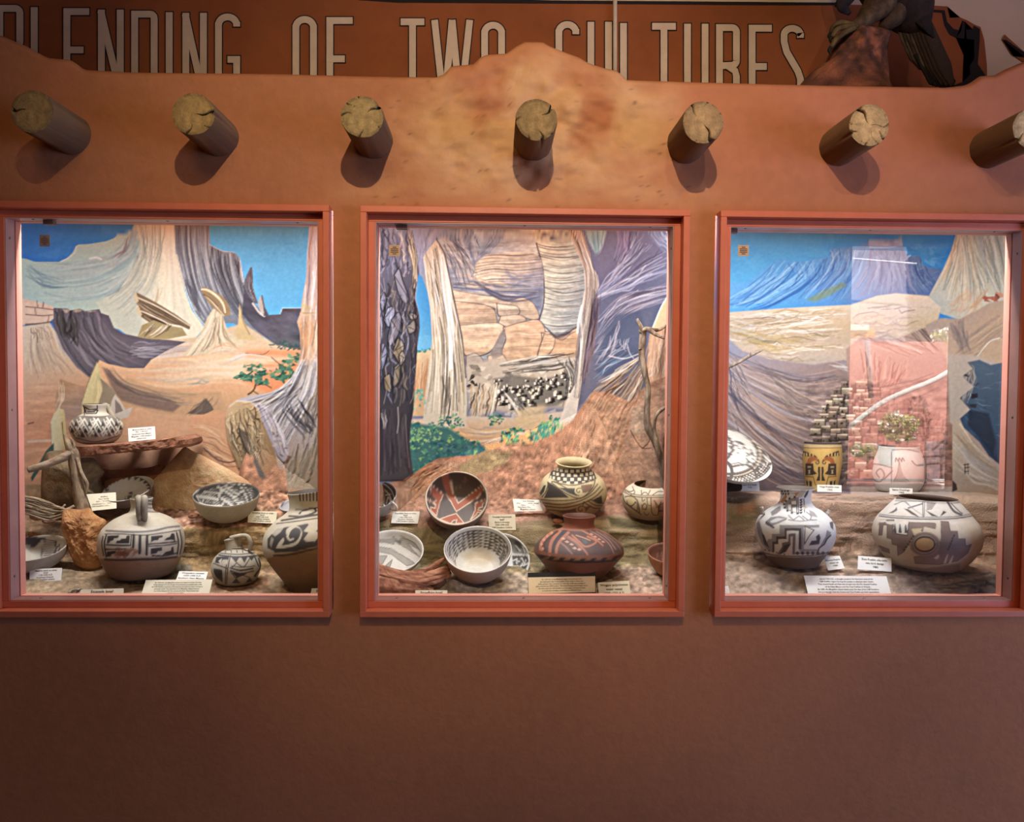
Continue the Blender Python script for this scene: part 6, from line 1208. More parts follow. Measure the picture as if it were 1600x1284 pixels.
def p(c):
    c.poly([(410, 755), (590, 755), (590, 930), (410, 930)], (200, 190, 168), 1)
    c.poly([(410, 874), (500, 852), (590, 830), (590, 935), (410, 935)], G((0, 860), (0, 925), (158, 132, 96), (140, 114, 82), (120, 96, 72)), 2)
    D = (62, 58, 56)
    c.poly([(418, 842), (432, 826), (470, 820), (510, 812), (510, 850), (470, 858), (430, 862), (418, 856)], D, 1.5)
    for k in range(7): c.stroke([(468+k*5.4, 769), (469+k*5.2, 782)], 2, D, .9)
    c.stroke([(462, 796), (482, 795), (520, 790)], 1.6, D); c.stroke([(440, 813), (465, 809), (520, 800)], 2.8, D); c.stroke([(432, 818), (465, 814), (520, 806)], 1.5, D)
    c.stroke([(452, 806), (470, 807), (486, 803), (494, 798), (488, 794), (474, 798), (468, 802)], 2.8, D); c.stroke([(472, 801), (484, 799), (489, 797)], 3.2, (206, 198, 178))
    c.stroke([(430, 862), (460, 860), (500, 850), (520, 846)], 2.5, D); c.stroke([(428, 868), (455, 866), (480, 860), (520, 851)], 3, (84, 70, 58))
    c.poly([(431, 856), (442, 840), (444, 846), (440, 852), (452, 850), (462, 846), (468, 838), (470, 828), (462, 824), (454, 830), (451, 838), (447, 834), (448, 826), (458, 821), (466, 822), (472, 830), (470, 842), (462, 852), (446, 856)], (204, 194, 172), 1, 1, 40)
    c.stroke([(455, 840), (462, 836), (463, 828)], 4, D); c.stroke([(449, 838), (452, 843), (458, 842)], 3.4, (204, 194, 172))
    c.poly([(474, 842), (482, 832), (474, 830), (482, 820), (480, 816), (512, 810), (512, 814), (496, 820), (500, 822), (494, 830), (502, 834), (492, 846), (478, 846)], (204, 194, 172), 1)
    c.poly([(424, 834), (432, 824), (446, 821), (438, 832), (430, 838)], (206, 198, 180), 1.5, .8); c.poly([(421, 850), (424, 838), (428, 842), (424, 856)], (180, 170, 150), 1.5, .8)
pot('pottery_jar', 'tall cream jar with hooked scroll band, partly hidden by the frame', 0, 490, 921, [(0, 0), (28, 0), (40, 14), (56, 40), (67, 62), (70, 78), (65, 96), (50, 112), (34, 122), (26, 130), (25, 146), (27, 154)], p, (80, 72, 62), 0, -5, group=GP, depth=.275)
def p(c):
    c.poly([(430, 765), (500, 765), (500, 805), (430, 805)], (196, 196, 200), 1); c.stroke([(440, 790), (446, 780), (462, 774), (478, 774)], 3, (110, 116, 140), .9)
pot('pottery_bowl', 'pale bluish bowl tucked behind the tall scroll jar', 0, 0, 0, [(0, 0), (10, 0), (18, 3), (24, 9), (26, 14)], p, (196, 196, 200), 16, -6, 2, GP, at_rim=(463, 787, .56), in_paint=True, plain=(170, 166, 160))
def p(c):
    c.poly([(0, 830), (110, 830), (110, 895), (0, 895)], (196, 188, 172), 1); D = (66, 62, 66)
    c.poly([(20, 838), (68, 840), (52, 858), (48, 852), (30, 850)], D, 1); c.poly([(48, 860), (68, 842), (66, 870), (48, 874)], (206, 200, 186), 1)
    c.stroke([(69, 841), (67, 856), (65, 872)], 2, D); c.stroke([(86, 845), (88, 856), (85, 866)], 3.4, D); c.stroke([(92, 850), (93, 858), (90, 864)], 2, D)
    for k in range(8): c.stroke([(69, 843+k*3.6), (85, 845+k*3)], 1.3, (90, 84, 80))
pot('pottery_bowl', 'low bowl with ladder pattern at the frame beside the orange rock', 0, 0, 0, [(0, 0), (20, 0), (33, 5), (43, 16), (47, 31)], p, (196, 188, 172), 14, 0, 2.4, GP, at_rim=(52, 856, .30), in_paint=True, plain=(170, 156, 138))
# ---- case two
def p(c):
    c.poly([(530, 740), (630, 740), (630, 820), (530, 820)], (76, 74, 76), 1); L = (206, 204, 198)
    for q in ([(560, 752), (592, 753), (610, 764), (617, 780)], [(570, 758), (592, 760), (606, 770), (612, 782)]): c.stroke(q, 2, L)
    c.stroke([(590, 777), (600, 774), (610, 772)], 2, L); zig(c, [(604, 786), (606, 776), (610, 781), (608, 788)], 1.6, L); zig(c, [(590, 784), (598, 786), (602, 792)], 2.2, L); zig(c, [(588, 789), (594, 792)], 2, L)
o, pm, sm = pot('pottery_mug', 'grey mug with small loop handle half behind the frame', 1, 0, 0, [(0, 0), (15, 0), (23, 7), (28.5, 20), (30, 34)], p, (76, 74, 76), 36, 0, 2.2, GM, at_rim=(589.5, 772, .46), in_paint=True, plain=(176, 166, 152))
hnd(o, [(611, 784, .44), (615, 786, .43), (620, 792, .425), (619, 797, .43), (611, 795, .44)], [1.8, 1.8, 1.8, 1.8, 1.8], (206, 202, 194), (180, 174, 164))
def p(c):
    c.poly([(655, 725), (775, 725), (775, 835), (655, 835)], G((0, 740), (0, 820), (78, 62, 52), (92, 82, 78), (112, 106, 104)), 1)
    Rr, Lw = (166, 96, 76), (226, 204, 178)
    def band(P):
        c.poly(P, Rr, .8); zig(c, P+[P[0]], 1.5, Lw)
    band([(689, 744), (700, 738), (704, 752), (708, 770), (716, 786), (755, 757), (757, 763), (748, 776), (713, 799), (698, 772)])
    band([(675, 757), (682, 764), (693, 772), (686, 788), (682, 806), (673, 797), (673, 792), (680, 794), (681, 788), (668, 782), (666, 778), (678, 784), (682, 782), (676, 774), (673, 770), (673, 762)])
    band([(687, 811), (700, 806), (713, 802), (725, 817), (712, 818), (714, 812), (708, 813), (704, 818)])
    band([(735, 812), (742, 798), (743, 786), (760, 779), (758, 786), (754, 786), (754, 792), (748, 794), (747, 797), (752, 797), (752, 801), (746, 800), (744, 804)])
    for k, (x, y) in enumerate([(712, 763), (720, 757), (726, 750), (732, 746)]): c.stroke([(x+2, y-6), (x-1, y+5)], 2.2, (134, 104, 80), .8)
    th_ = np.linspace(0, 2*PI, 60); 
    c.stroke([(713+47.5*math.cos(a), 777.5+41.5*math.sin(a)) for a in th_], 2.6, (212, 196, 172), 1, 1, n=60)
pot('pottery_bowl', 'red and black bowl tipped forward showing bent red bands', 1, 0, 0, [(0, 0), (18, 0), (34, 6), (45, 18), (49, 34), (49.5, 40)], p, (96, 84, 78), 50, 0, 2.6, GM, at_rim=(713.5, 777.5, .425), in_paint=True, plain=(150, 122, 106))
def p(c):
    c.poly([(540, 820), (670, 820), (670, 900), (540, 900)], (222, 220, 214), 1); Gg, Lg = (168, 164, 158), (96, 92, 90)
    for P in ([(540, 836), (614, 838), (620, 842), (616, 850), (600, 847), (540, 846)], [(628, 838), (648, 848), (658, 862), (654, 858), (636, 848), (650, 864), (656, 870), (640, 860), (624, 850)], [(540, 852), (592, 854), (612, 857), (622, 864), (640, 874), (648, 880), (636, 884), (622, 874), (612, 866), (592, 862), (540, 860)], [(540, 868), (605, 868), (598, 880), (586, 886), (540, 884)], [(609, 886), (613, 874), (602, 884)]): c.poly(P, Gg, .9); zig(c, P+[P[0]], 1, Lg, .8)
    for q in ([(540, 840), (575, 842), (612, 838)], [(621, 835), (622, 850)], [(626, 836), (624, 850)]): zig(c, q, 1.1, Lg)
    c.poly([(560, 840), (613, 834), (614, 841), (590, 842)], (220, 216, 208), .9)
pot('pottery_bowl', 'white bowl with hatched grey bands lying beside the driftwood', 1, 0, 0, [(0, 0), (18, 0), (34, 5), (47, 15), (53, 28)], p, (222, 220, 214), 28, 0, 2.4, GM, at_rim=(609, 861, .31), in_paint=True, plain=(190, 186, 178))
def p(c):
    c.poly([(685, 812), (808, 812), (808, 925), (685, 925)], (212, 208, 198), 1); D = (70, 62, 58)
    c.poly([(720, 866), (735, 862), (764, 862), (772, 874), (756, 884), (732, 880)], (196, 178, 152), 8, .8)
    cx_, cy_ = 746.5, 857.0
    def pt(a, r): return (cx_+51.5*r*math.cos(a), cy_-2-34*r*math.sin(a)+(1-r)*68)
    for k in range(24):
        a0 = math.radians(204-k*9.6); a1 = math.radians(204-(k+1)*9.6)
        for j in range(6):
            r0, r1 = .935-j*.046, .935-(j+1)*.046
            c.poly([pt(a0, r0), pt(a1, r0), pt(a1, r1)], D, .7)
    th_ = np.linspace(math.radians(212), math.radians(-36), 50)
    zig(c, [pt(a, .99) for a in th_], 2.2, (112, 104, 98)); zig(c, [pt(a, .96) for a in th_], 2.0, (206, 202, 194))
    zig(c, [(cx_+53*math.cos(a), cy_-35.5*math.sin(a)) for a in np.linspace(0, 2*PI, 60)], 2.0, (222, 216, 204))
pot('pottery_bowl', 'deep bowl with rows of small dark triangles inside', 1, 0, 0, [(0, 0), (20, 0), (34, 6), (46, 20), (52, 38), (53.5, 48)], p, (212, 208, 198), 31, 0, 2.4, GM, at_rim=(746.5, 857, .225), in_paint=True, plain=(164, 148, 130), nt=(210, 36))
def p(c):
    c.poly([(735, 830), (835, 830), (835, 920), (735, 920)], (216, 216, 214), 1); D = (76, 76, 76)
    c.poly([(790, 838), (806, 842), (822, 856), (827, 866), (802, 864), (796, 850)], (130, 130, 128), 1); c.poly([(803, 844), (812, 846), (822, 858), (812, 856), (808, 862)], D, 1)
    c.poly([(800, 868), (824, 868), (826, 878), (820, 892), (806, 902), (803, 890)], D, 1)
    for q in ([(802, 876), (808, 872), (807, 880), (816, 872), (818, 878), (812, 886), (820, 880)], [(804, 884), (810, 884), (806, 892), (814, 890), (809, 898), (818, 892)], [(822, 874), (818, 884), (825, 880)], [(806, 852), (812, 860), (816, 852), (820, 862)], [(805, 900), (812, 894)]): zig(c, q, 1.8, (222, 222, 220))
    zig(c, [(799, 866), (828, 867)], 3, (216, 216, 212))
    c.poly([(780, 908), (798, 878), (804, 888), (803, 900), (790, 910)], (222, 226, 230), 1.2)
pot('pottery_plate', 'shallow black and white plate leaning behind the triangle bowl', 1, 0, 0, [(0, 0), (14, 0), (28, 3), (40, 10), (46, 20)], p, (216, 216, 214), 50, 8, 2.2, GM, at_rim=(783, 873, .37), in_paint=True, plain=(160, 148, 134))
def p(c):
    Cr, D = (214, 200, 160), (64, 58, 54)
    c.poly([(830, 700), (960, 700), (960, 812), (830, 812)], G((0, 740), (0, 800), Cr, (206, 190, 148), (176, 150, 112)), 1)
    c.poly([(862, 732), (926, 732), (932, 748), (916, 754), (894, 756), (872, 753), (858, 746)], D, 1.2)
    for j, y in enumerate((735, 741.5, 748, 753.5)):
        for k in range(9):
            t = (k+(.5 if j % 2 else 0))/8.0; x = 894+(28+j*3.4)*math.sin((t-.5)*2.6); yy_ = y-4*abs(math.sin((t-.5)*2.4))**2+1
            wd = 2.9*max(.4, math.cos((t-.5)*2.4)); c.poly([(x-wd, yy_-2.4), (x+wd, yy_-2.4), (x+wd, yy_+2.4), (x-wd, yy_+2.4)], (222, 212, 184), .9)
    c.poly([(855, 752), (862, 756), (876, 766), (889, 777), (850, 778), (856, 764)], D, 1); c.poly([(843, 770), (850, 758), (853, 758), (850, 768), (845, 774)], D, 1)
    c.poly([(874, 762), (898, 763), (902, 775), (888, 770)], (70, 70, 72), 1); c.poly([(908, 758), (926, 756), (924, 766), (914, 770), (908, 768)], (128, 104, 86), 1)
    c.poly([(926, 781), (940, 774), (941, 786), (936, 787)], D, 1); c.poly([(870, 800), (900, 795), (924, 790), (914, 800), (890, 805)], (92, 74, 56), 2, .8)
    for q in ([(862, 754), (880, 768), (900, 778), (912, 776), (926, 762), (930, 750)], [(866, 752), (884, 762), (904, 774)], [(862, 752), (894, 758), (928, 750)], [(842, 780), (870, 782), (900, 780), (920, 772), (934, 756)], [(845, 785), (875, 788), (904, 783), (926, 772), (938, 760)], [(848, 790), (880, 793), (908, 787), (930, 776), (942, 764)], [(852, 796), (884, 798), (906, 792), (914, 784)], [(912, 784), (926, 793), (938, 794)], [(918, 782), (930, 789), (942, 790)], [(922, 780), (934, 786), (944, 786)], [(847, 776), (853, 768), (857, 754)]): c.stroke(q, 1.6, (80, 68, 52), .95)
    for (x, y, f) in ((904.5, 767, 1), (908, 796, 1.2)):
        c.poly([(x+7*f*math.cos(a), y+6*f*math.sin(a)) for a in np.linspace(0, 2*PI, 16)], Cr if f == 1 else (176, 148, 108), .8)
        c.stroke([(x+(1+a*.85)*f*math.cos(a), y+(1+a*.75)*f*math.sin(a)) for a in np.linspace(0, 6.6, 20)], 1.2, D, .9, .8, n=20)
o, _, _ = pot('pottery_jar', 'cream jar with black checkered neck and swirling stripes', 1, 894, 800, [(0, 0), (24, 0), (40, 7), (51, 23), (53, 35), (48, 51), (38, 61), (30, 67), (26, 73), (25, 77), (28.5, 82)], p, (206, 190, 150), 11, 0, 3.4, GM, depth=.525, nt=(170, 36))
def p(c):
    Cr, D = (212, 198, 168), (86, 70, 54)
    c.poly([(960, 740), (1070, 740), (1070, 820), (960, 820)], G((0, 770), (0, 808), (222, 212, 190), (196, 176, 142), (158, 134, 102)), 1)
    c.poly([(1018, 780), (1060, 778), (1060, 806), (1022, 806)], (182, 136, 106), 3, .7)
    for q, w_ in (([(974, 768), (990, 775), (1015, 777), (1060, 776)], 1.4), ([(973, 765), (990, 772), (1015, 774), (1060, 772)], 1.1), ([(977, 776), (984, 775), (994, 779), (998, 790), (999, 802)], 1.8), ([(980, 782), (981, 788), (988, 790), (993, 784)], 1.8), ([(973, 772), (976, 784), (988, 794), (1002, 804)], 1.6), ([(986, 792), (994, 784), (996, 798), (986, 792)], 1.4), ([(1003, 778), (1004, 783), (1008, 780)], 1.2), ([(1004, 790), (1007, 786), (1011, 790), (1009, 796), (1004, 795), (1003, 789)], 1.5), ([(1017, 778), (1018, 798), (1021, 804), (1028, 804), (1029, 792), (1022, 782)], 1.6), ([(1029, 800), (1030, 790), (1040, 785), (1054, 786)], 1.8), ([(1030, 798), (1040, 798), (1050, 794)], 1.6), ([(1024, 786), (1027, 793), (1033, 784)], 1.4), ([(988, 760), (992, 770), (986, 772)], 1.2), ([(1002, 766), (1003, 773), (1008, 767), (1012, 773), (1016, 766)], 1.2), ([(1020, 773), (1028, 768), (1036, 768)], 1.2), ([(976, 764), (984, 768), (990, 766)], 1.4), ([(1011, 778), (1012, 788), (1016, 790)], 1.2), ([(1006, 800), (1010, 805), (1014, 802)], 1.2)): c.stroke(q, w_, D, .95)
    c.poly([(980, 779), (985, 776), (991, 778), (991, 786), (986, 789), (981, 786)], (196, 178, 130), 1, .9, 16)
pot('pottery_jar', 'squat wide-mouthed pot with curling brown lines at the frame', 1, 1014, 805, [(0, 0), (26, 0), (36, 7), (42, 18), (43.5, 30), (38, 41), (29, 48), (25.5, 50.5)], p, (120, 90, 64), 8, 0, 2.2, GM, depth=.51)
def p(c):
    B, D, Rr = (150, 96, 72), (58, 46, 46), (178, 118, 96)
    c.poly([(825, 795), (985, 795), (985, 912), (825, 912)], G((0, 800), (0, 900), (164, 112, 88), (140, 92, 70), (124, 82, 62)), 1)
    c.poly([(834, 852), (850, 836), (872, 828), (904, 827), (936, 829), (956, 838), (974, 856), (972, 866), (940, 868), (880, 867), (840, 862)], (92, 74, 72), 1.5)
    for q, w_, cc in (([(875, 829), (864, 842), (860, 852), (859, 866)], 5, Rr), ([(882, 830), (870, 842), (865, 854), (864, 865)], 4.4, (66, 66, 70)), ([(888, 832), (876, 844), (870, 855), (869, 866)], 4.4, Rr), ([(871, 830), (856, 842), (850, 852), (853, 862)], 3, (80, 58, 54)), ([(862, 832), (848, 844), (844, 856), (846, 862)], 4, Rr), ([(888, 838), (900, 846), (912, 858), (918, 866)], 3, Rr), ([(882, 838), (896, 846), (908, 858)], 2, (140, 110, 104)), ([(874, 846), (884, 854), (894, 865)], 2.6, (150, 116, 106)), ([(894, 836), (905, 846), (916, 854), (932, 846), (918, 838)], 3, Rr), ([(900, 836), (912, 840), (922, 844)], 1.8, (196, 146, 120)), ([(908, 828), (926, 838), (942, 852)], 2.4, Rr), ([(922, 829), (938, 838), (952, 850), (960, 866)], 2, (150, 116, 108)), ([(932, 830), (950, 842), (962, 858)], 1.6, (160, 120, 106)), ([(944, 834), (962, 848), (972, 862)], 1.6, (140, 104, 92))): c.stroke(q, w_, cc, .95)
    for (x, y) in ((880, 841), (886, 846), (893, 850), (898, 856), (905, 858)): c.poly([(x-4, y), (x, y-2), (x+4, y+1), (x, y+2.4)], (206, 158, 134), .9)
    for (x, y) in ((855, 837), (850, 843), (846, 850), (848, 857), (862, 832)): c.poly([(x-2.6, y), (x, y-3), (x+2.6, y), (x, y+3)], (206, 146, 116), .9)
    for (x, y) in ((924, 834), (930, 838), (936, 842), (942, 846)): c.poly([(x-3, y), (x, y-1.6), (x+4, y+1.4), (x, y+1.6)], (206, 150, 124), .9)
    c.poly([(908, 842), (916, 844), (919, 848), (914, 850)], (78, 96, 104), 1)
    c.stroke([(834, 859), (860, 865), (904, 869), (950, 868), (974, 862)], 3, (128, 84, 66))
    c.poly([(838, 866), (870, 870), (904, 873), (950, 871), (970, 867), (966, 876), (940, 879), (904, 880), (868, 877), (843, 873)], D, 1.2)
    for k in range(8):
        x = 846+k*16.5; y = 871+2.4*math.sin((k+.5)/8*PI); c.poly([(x, y+3), (x+5, y-1.5), (x+14, y-2.5), (x+10, y+2.5)], (140, 98, 70), .9)
    c.poly([(878, 800), (932, 800), (932, 826), (876, 826)], (150, 90, 72), 2); c.stroke([(878, 826), (904, 828), (932, 826)], 3, (190, 128, 108), .8)
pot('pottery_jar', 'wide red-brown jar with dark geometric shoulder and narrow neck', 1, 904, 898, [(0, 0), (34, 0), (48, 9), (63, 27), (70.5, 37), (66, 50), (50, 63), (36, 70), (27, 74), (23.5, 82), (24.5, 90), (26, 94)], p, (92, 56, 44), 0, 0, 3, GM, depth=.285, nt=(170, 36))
def p(c):
    c.poly([(1000, 840), (1110, 840), (1110, 910), (1000, 910)], (150, 104, 92), 1)
    for (x, y) in ((1030, 856), (1027, 866), (1034, 864)): c.stroke([(x+a*.5*math.cos(a), y+a*.5*math.sin(a)) for a in np.linspace(0, 8, 14)], 1.2, (196, 150, 130), .9, .8, n=14)
    c.stroke([(1036, 870), (1036, 878)], 2, (196, 150, 130))
pot('pottery_bowl', 'small plain reddish bowl cut off by the frame edge', 1, 0, 0, [(0, 0), (14, 0), (27, 8), (37, 22), (42, 38)], p, (150, 104, 92), 12, 0, 2.6, GM, at_rim=(1053, 864, .30), in_paint=True, plain=(184, 124, 84))
# ---- case three
def p(c):
    c.poly([(1030, 630), (1230, 630), (1230, 780), (1030, 780)], (226, 224, 216), 1); D = (84, 74, 68)
    Cn = np.array([1132., 704.]); a_ = math.radians(13)
    def pt(t, r):
        x, y = 77*r*math.cos(t), 51*r*math.sin(t); return (Cn[0]+x*math.cos(a_)-y*math.sin(a_), Cn[1]+x*math.sin(a_)+y*math.cos(a_))
    th_ = np.linspace(0, 2*PI, 90); outer = [pt(t, 1.0) for t in th_]; inn = [pt(t, .76) for t in th_]
    c.poly(outer, D, 1); c.poly(inn, (226, 224, 216), 1)
    for j, r in enumerate((.965, .91, .86, .81)):
        n = 84-j*6
        for k in range(n):
            t = 2*PI*(k+.5*(j % 2))/n; x, y = pt(t+RNG.uniform(-.01, .01), r); q = RNG.uniform(.75, 1.35)*(1 if j in (0, 3) else 1.3); c.poly([(x-q, y-q*.8), (x+q, y-q*.9), (x+q*.9, y+q), (x-q, y+q*.8)], (226, 222, 212), .9)
    c.stroke([pt(t, .74) for t in th_], 1.4, (210, 190, 160), 1, .8, n=90); c.stroke([pt(t, .70) for t in th_], 3.2, D, 1, .8, n=90); c.stroke([pt(t, .66) for t in th_], 1.2, D, .8, .8, n=90)
    for q, w_ in (([(1125, 678), (1138, 684), (1145, 696), (1142, 708), (1134, 718)], 5), ([(1125, 682), (1135, 688), (1140, 697), (1136, 708)], 1.2), ([(1120, 716), (1136, 722), (1143, 732), (1143, 744), (1136, 754)], 5), ([(1144, 729), (1160, 726), (1172, 728), (1180, 738), (1182, 746)], 3), ([(1143, 725), (1160, 722), (1176, 724), (1184, 734), (1188, 744)], 1.4), ([(1150, 688), (1152, 698), (1158, 702), (1163, 696), (1158, 690), (1152, 694)], 1.6), ([(1160, 694), (1164, 700), (1158, 706), (1153, 708)], 1.6), ([(1166, 704), (1168, 710), (1174, 710), (1175, 704), (1168, 702)], 1.5), ([(1175, 704), (1178, 712), (1174, 720), (1168, 720), (1166, 714), (1172, 711)], 1.6), ([(1166, 716), (1172, 722), (1180, 724)], 1.6)): c.stroke(q, w_, (84, 76, 72), 1)
pot('pottery_plate', 'broad white plate with dotted black rim and floral lines', 2, 0, 0, [(0, 0), (26, 0), (48, 3), (67, 12), (77, 24)], p, (226, 224, 216), 31, 13, 2.6, GR_, at_rim=(1132, 704, .50), in_paint=True, plain=(206, 198, 184), nt=(200, 36))
def p(c):
    Yl, D, Or = (222, 188, 112), (54, 46, 44), (176, 104, 62)
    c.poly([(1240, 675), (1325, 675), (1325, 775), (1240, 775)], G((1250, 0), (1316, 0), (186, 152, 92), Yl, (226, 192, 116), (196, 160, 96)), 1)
    c.poly([(1245, 682), (1320, 682), (1320, 700), (1245, 700)], (214, 190, 140), 1.5); c.stroke([(1250, 690), (1282, 692), (1316, 692)], 4.6, (48, 46, 58)); c.stroke([(1250, 699), (1282, 700), (1316, 699)], 1.2, (120, 92, 58))
    def both(fn): fn(lambda x: 1282.5-x); fn(lambda x: 1282.5+x)
    def one(f):
        c.poly([(f(5), 716), (f(8), 712), (f(14), 709), (f(22), 706), (f(28), 704), (f(29), 712), (f(20), 713), (f(12), 713), (f(9), 714)], D, .9)
        for x in (11, 16, 21, 25): c.poly([(f(x), 708), (f(x+2.4), 707), (f(x+2.4), 712), (f(x), 713)], Yl, .7)
        c.poly([(f(3), 720), (f(8), 714), (f(15), 713), (f(20), 717), (f(22), 724), (f(17), 726), (f(14), 721), (f(8), 719), (f(5), 722)], Or, 1); c.stroke([(f(4), 718), (f(2.5), 723), (f(6), 725), (f(8), 722)], 1.3, D)
        c.poly([(f(12), 724), (f(24), 724), (f(24), 742), (f(13), 742), (f(6), 740), (f(11), 735)], D, .9)
        c.poly([(f(15), 728), (f(21), 728), (f(21), 731), (f(15), 731)], (190, 160, 110), .8); c.poly([(f(16), 734), (f(20), 734), (f(19), 737), (f(20), 740), (f(16), 740), (f(17), 737)], (206, 186, 140), .8)
        c.poly([(f(1.2), 729), (f(4), 729), (f(4.6), 736), (f(3.6), 742), (f(7), 751), (f(1.2), 751)], D, .8)
        c.poly([(f(14), 752), (f(18), 751), (f(18), 760), (f(14), 760)], D, .8); c.poly([(f(20), 752), (f(23), 750), (f(22), 758), (f(20), 760)], D, .8)
        c.stroke([(f(12), 744), (f(10), 752), (f(8), 758)], 1, D, .8); c.stroke([(f(13), 745), (f(24), 744)], 1.6, (110, 90, 56), .9)
    both(one)
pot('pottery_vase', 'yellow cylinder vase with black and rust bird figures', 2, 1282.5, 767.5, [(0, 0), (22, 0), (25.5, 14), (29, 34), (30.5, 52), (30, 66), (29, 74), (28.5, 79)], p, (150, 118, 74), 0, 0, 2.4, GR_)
def p(c):
    Wt, D, Gg = (214, 212, 206), (64, 56, 54), (136, 132, 132)
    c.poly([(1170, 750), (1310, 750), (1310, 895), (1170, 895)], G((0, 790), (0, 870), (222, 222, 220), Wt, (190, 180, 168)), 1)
    c.poly([(1180, 866), (1210, 869), (1240, 871), (1275, 869), (1302, 864), (1302, 895), (1180, 895)], (98, 82, 70), 1)
    c.stroke([(1186, 862), (1210, 867), (1240, 869), (1275, 867), (1298, 862)], 1.4, D)
    c.poly([(1211, 758), (1270, 758), (1268, 764), (1214, 764)], (150, 140, 134), 1)
    for P in ([(1236, 771), (1250, 768), (1244, 776), (1242, 772)], [(1220, 782), (1228, 772), (1230, 776), (1224, 786), (1219, 785)]): c.poly(P, (182, 132, 78), .9)
    for k in range(4): c.poly([(1216+k*4.5, 766), (1219+k*4.5, 766), (1219+k*4.5, 768.5), (1216+k*4.5, 768.5)], D, .7); c.poly([(1218+k*4.2, 770), (1221+k*4.2, 770), (1220+k*4.2, 773), (1218+k*4.2, 773)], D, .7)
    c.stroke([(1217, 766), (1217, 786)], 1.6, Gg)
    c.poly([(1256, 776), (1260, 768), (1264, 765), (1262, 772), (1258, 778)], D, .9); c.poly([(1244, 778), (1252, 765), (1260, 765), (1254, 776)], (196, 180, 160), .9)
    th_ = np.linspace(PI/2, 3*PI/2, 16); c.poly([(1246+20*math.cos(a), 789-12*math.sin(a)) for a in th_], Gg, 1); c.poly([(1246+14*math.cos(a), 789-8*math.sin(a)) for a in th_], (104, 102, 104), 1)
    for k in range(8):
        a = th_[1+2*k] if 1+2*k < 16 else th_[-1]; c.poly([(1246+21*math.cos(a)-1.6, 789-13*math.sin(a)-1.6), (1246+21*math.cos(a)+1.6, 789-13*math.sin(a)-1.6), (1246+21*math.cos(a)+1.6, 789-13*math.sin(a)+1.6), (1246+21*math.cos(a)-1.6, 789-13*math.sin(a)+1.6)], (60, 58, 62), .8)
    for P in ([(1236, 783), (1244, 782), (1244, 788), (1237, 788)], [(1238, 793), (1244, 792), (1244, 800), (1239, 799)], [(1231, 788), (1236, 788), (1236, 796), (1232, 796)]): c.poly(P, (222, 220, 212), .8)
    for k in range(6): c.poly([(1249, 780+k*4), (1254, 779+k*4), (1253, 782+k*4), (1250, 782.5+k*4)], (50, 48, 52), .7)
    c.stroke([(1247, 778), (1248, 802)], 1.2, D); c.stroke([(1256, 779), (1257, 800)], 1.2, D)
    c.poly([(1204, 800), (1212, 794), (1219, 790), (1220, 797), (1214, 802), (1206, 806)], Gg, 1.2); c.poly([(1254, 786), (1262, 794), (1256, 796)], (196, 180, 160), .9); c.poly([(1264, 796), (1272, 800), (1278, 808), (1266, 806)], Gg, 1, .8)
    c.poly([(1196, 815), (1204, 808), (1218, 806), (1230, 809), (1229, 812), (1216, 818), (1204, 822), (1198, 820)], Gg, 1); c.poly([(1203, 814), (1214, 809), (1226, 810), (1212, 816), (1205, 817)], (206, 206, 204), 1)
    for k in range(6): c.poly([(1196+k*2.2, 815+k*1.6), (1199+k*2.2, 814+k*1.7), (1199+k*2.2, 819+k*1.2), (1196+k*2.2, 819+k*1.3)], (72, 72, 78), .7)
    for q in ([(1232, 805), (1240, 812), (1248, 806), (1256, 812)], [(1260, 800), (1268, 806), (1266, 812), (1276, 812)], [(1254, 806), (1262, 812)], [(1232, 812), (1250, 814), (1270, 812)]): c.stroke(q, 1.6, (120, 118, 120), .9)
    c.poly([(1218, 820), (1280, 820), (1280, 824), (1256, 824), (1256, 858), (1280, 858), (1280, 862), (1249, 862), (1249, 828), (1226, 828), (1226, 838), (1214, 838), (1214, 846), (1208, 846), (1208, 862), (1204, 862), (1196, 852), (1200, 842), (1206, 842), (1206, 834), (1218, 834)], Gg, .9)
    c.poly([(1226, 825), (1252, 825), (1252, 858), (1248, 858), (1248, 829), (1229, 829), (1229, 842), (1216, 842), (1216, 850), (1210, 850), (1210, 862), (1207, 862), (1207, 846), (1213, 846), (1213, 838), (1226, 838)], D, .8)
    c.poly([(1232, 834), (1243, 833), (1242, 866), (1238, 866), (1239, 838), (1235, 838), (1235, 850), (1226, 858), (1218, 866), (1214, 866), (1222, 854), (1222, 848), (1232, 846)], (100, 92, 90), .9); c.poly([(1226, 852), (1236, 849), (1228, 862), (1218, 866)], (58, 50, 48), .9)
    c.poly([(1258, 822), (1272, 828), (1264, 836), (1258, 846)], (214, 206, 190), .9); zig(c, [(1258, 822), (1272, 828), (1264, 838), (1257, 850), (1258, 822)], 1.2, D)
    c.poly([(1280, 834), (1275, 838), (1276, 844), (1268, 845), (1264, 852), (1280, 850), (1282, 840)], D, .9); c.poly([(1292, 828), (1299, 832), (1290, 846), (1280, 856), (1284, 848), (1290, 838)], Gg, .9); zig(c, [(1298, 836), (1292, 842), (1288, 850), (1280, 856), (1278, 862)], 2.2, D)
    c.poly([(1186, 812), (1190, 826), (1196, 848), (1206, 858), (1200, 860), (1190, 848), (1184, 834), (1182, 818)], Gg, .9); c.poly([(1190, 832), (1194, 836), (1202, 856), (1194, 850)], D, .9)
    for k in range(7):
        x = 1242+k*8; c.poly([(x, 864), (x+4, 861), (x+8, 864), (x+4, 867)], D, .7)
    for k in range(6): x = 1194+k*6; c.poly([(x, 858+k*1.4), (x+3, 858+k*1.4), (x+2, 861+k*1.4)], D, .7)
    c.poly([(1296, 816), (1302, 814), (1302, 828), (1298, 824)], (90, 84, 84), 1)
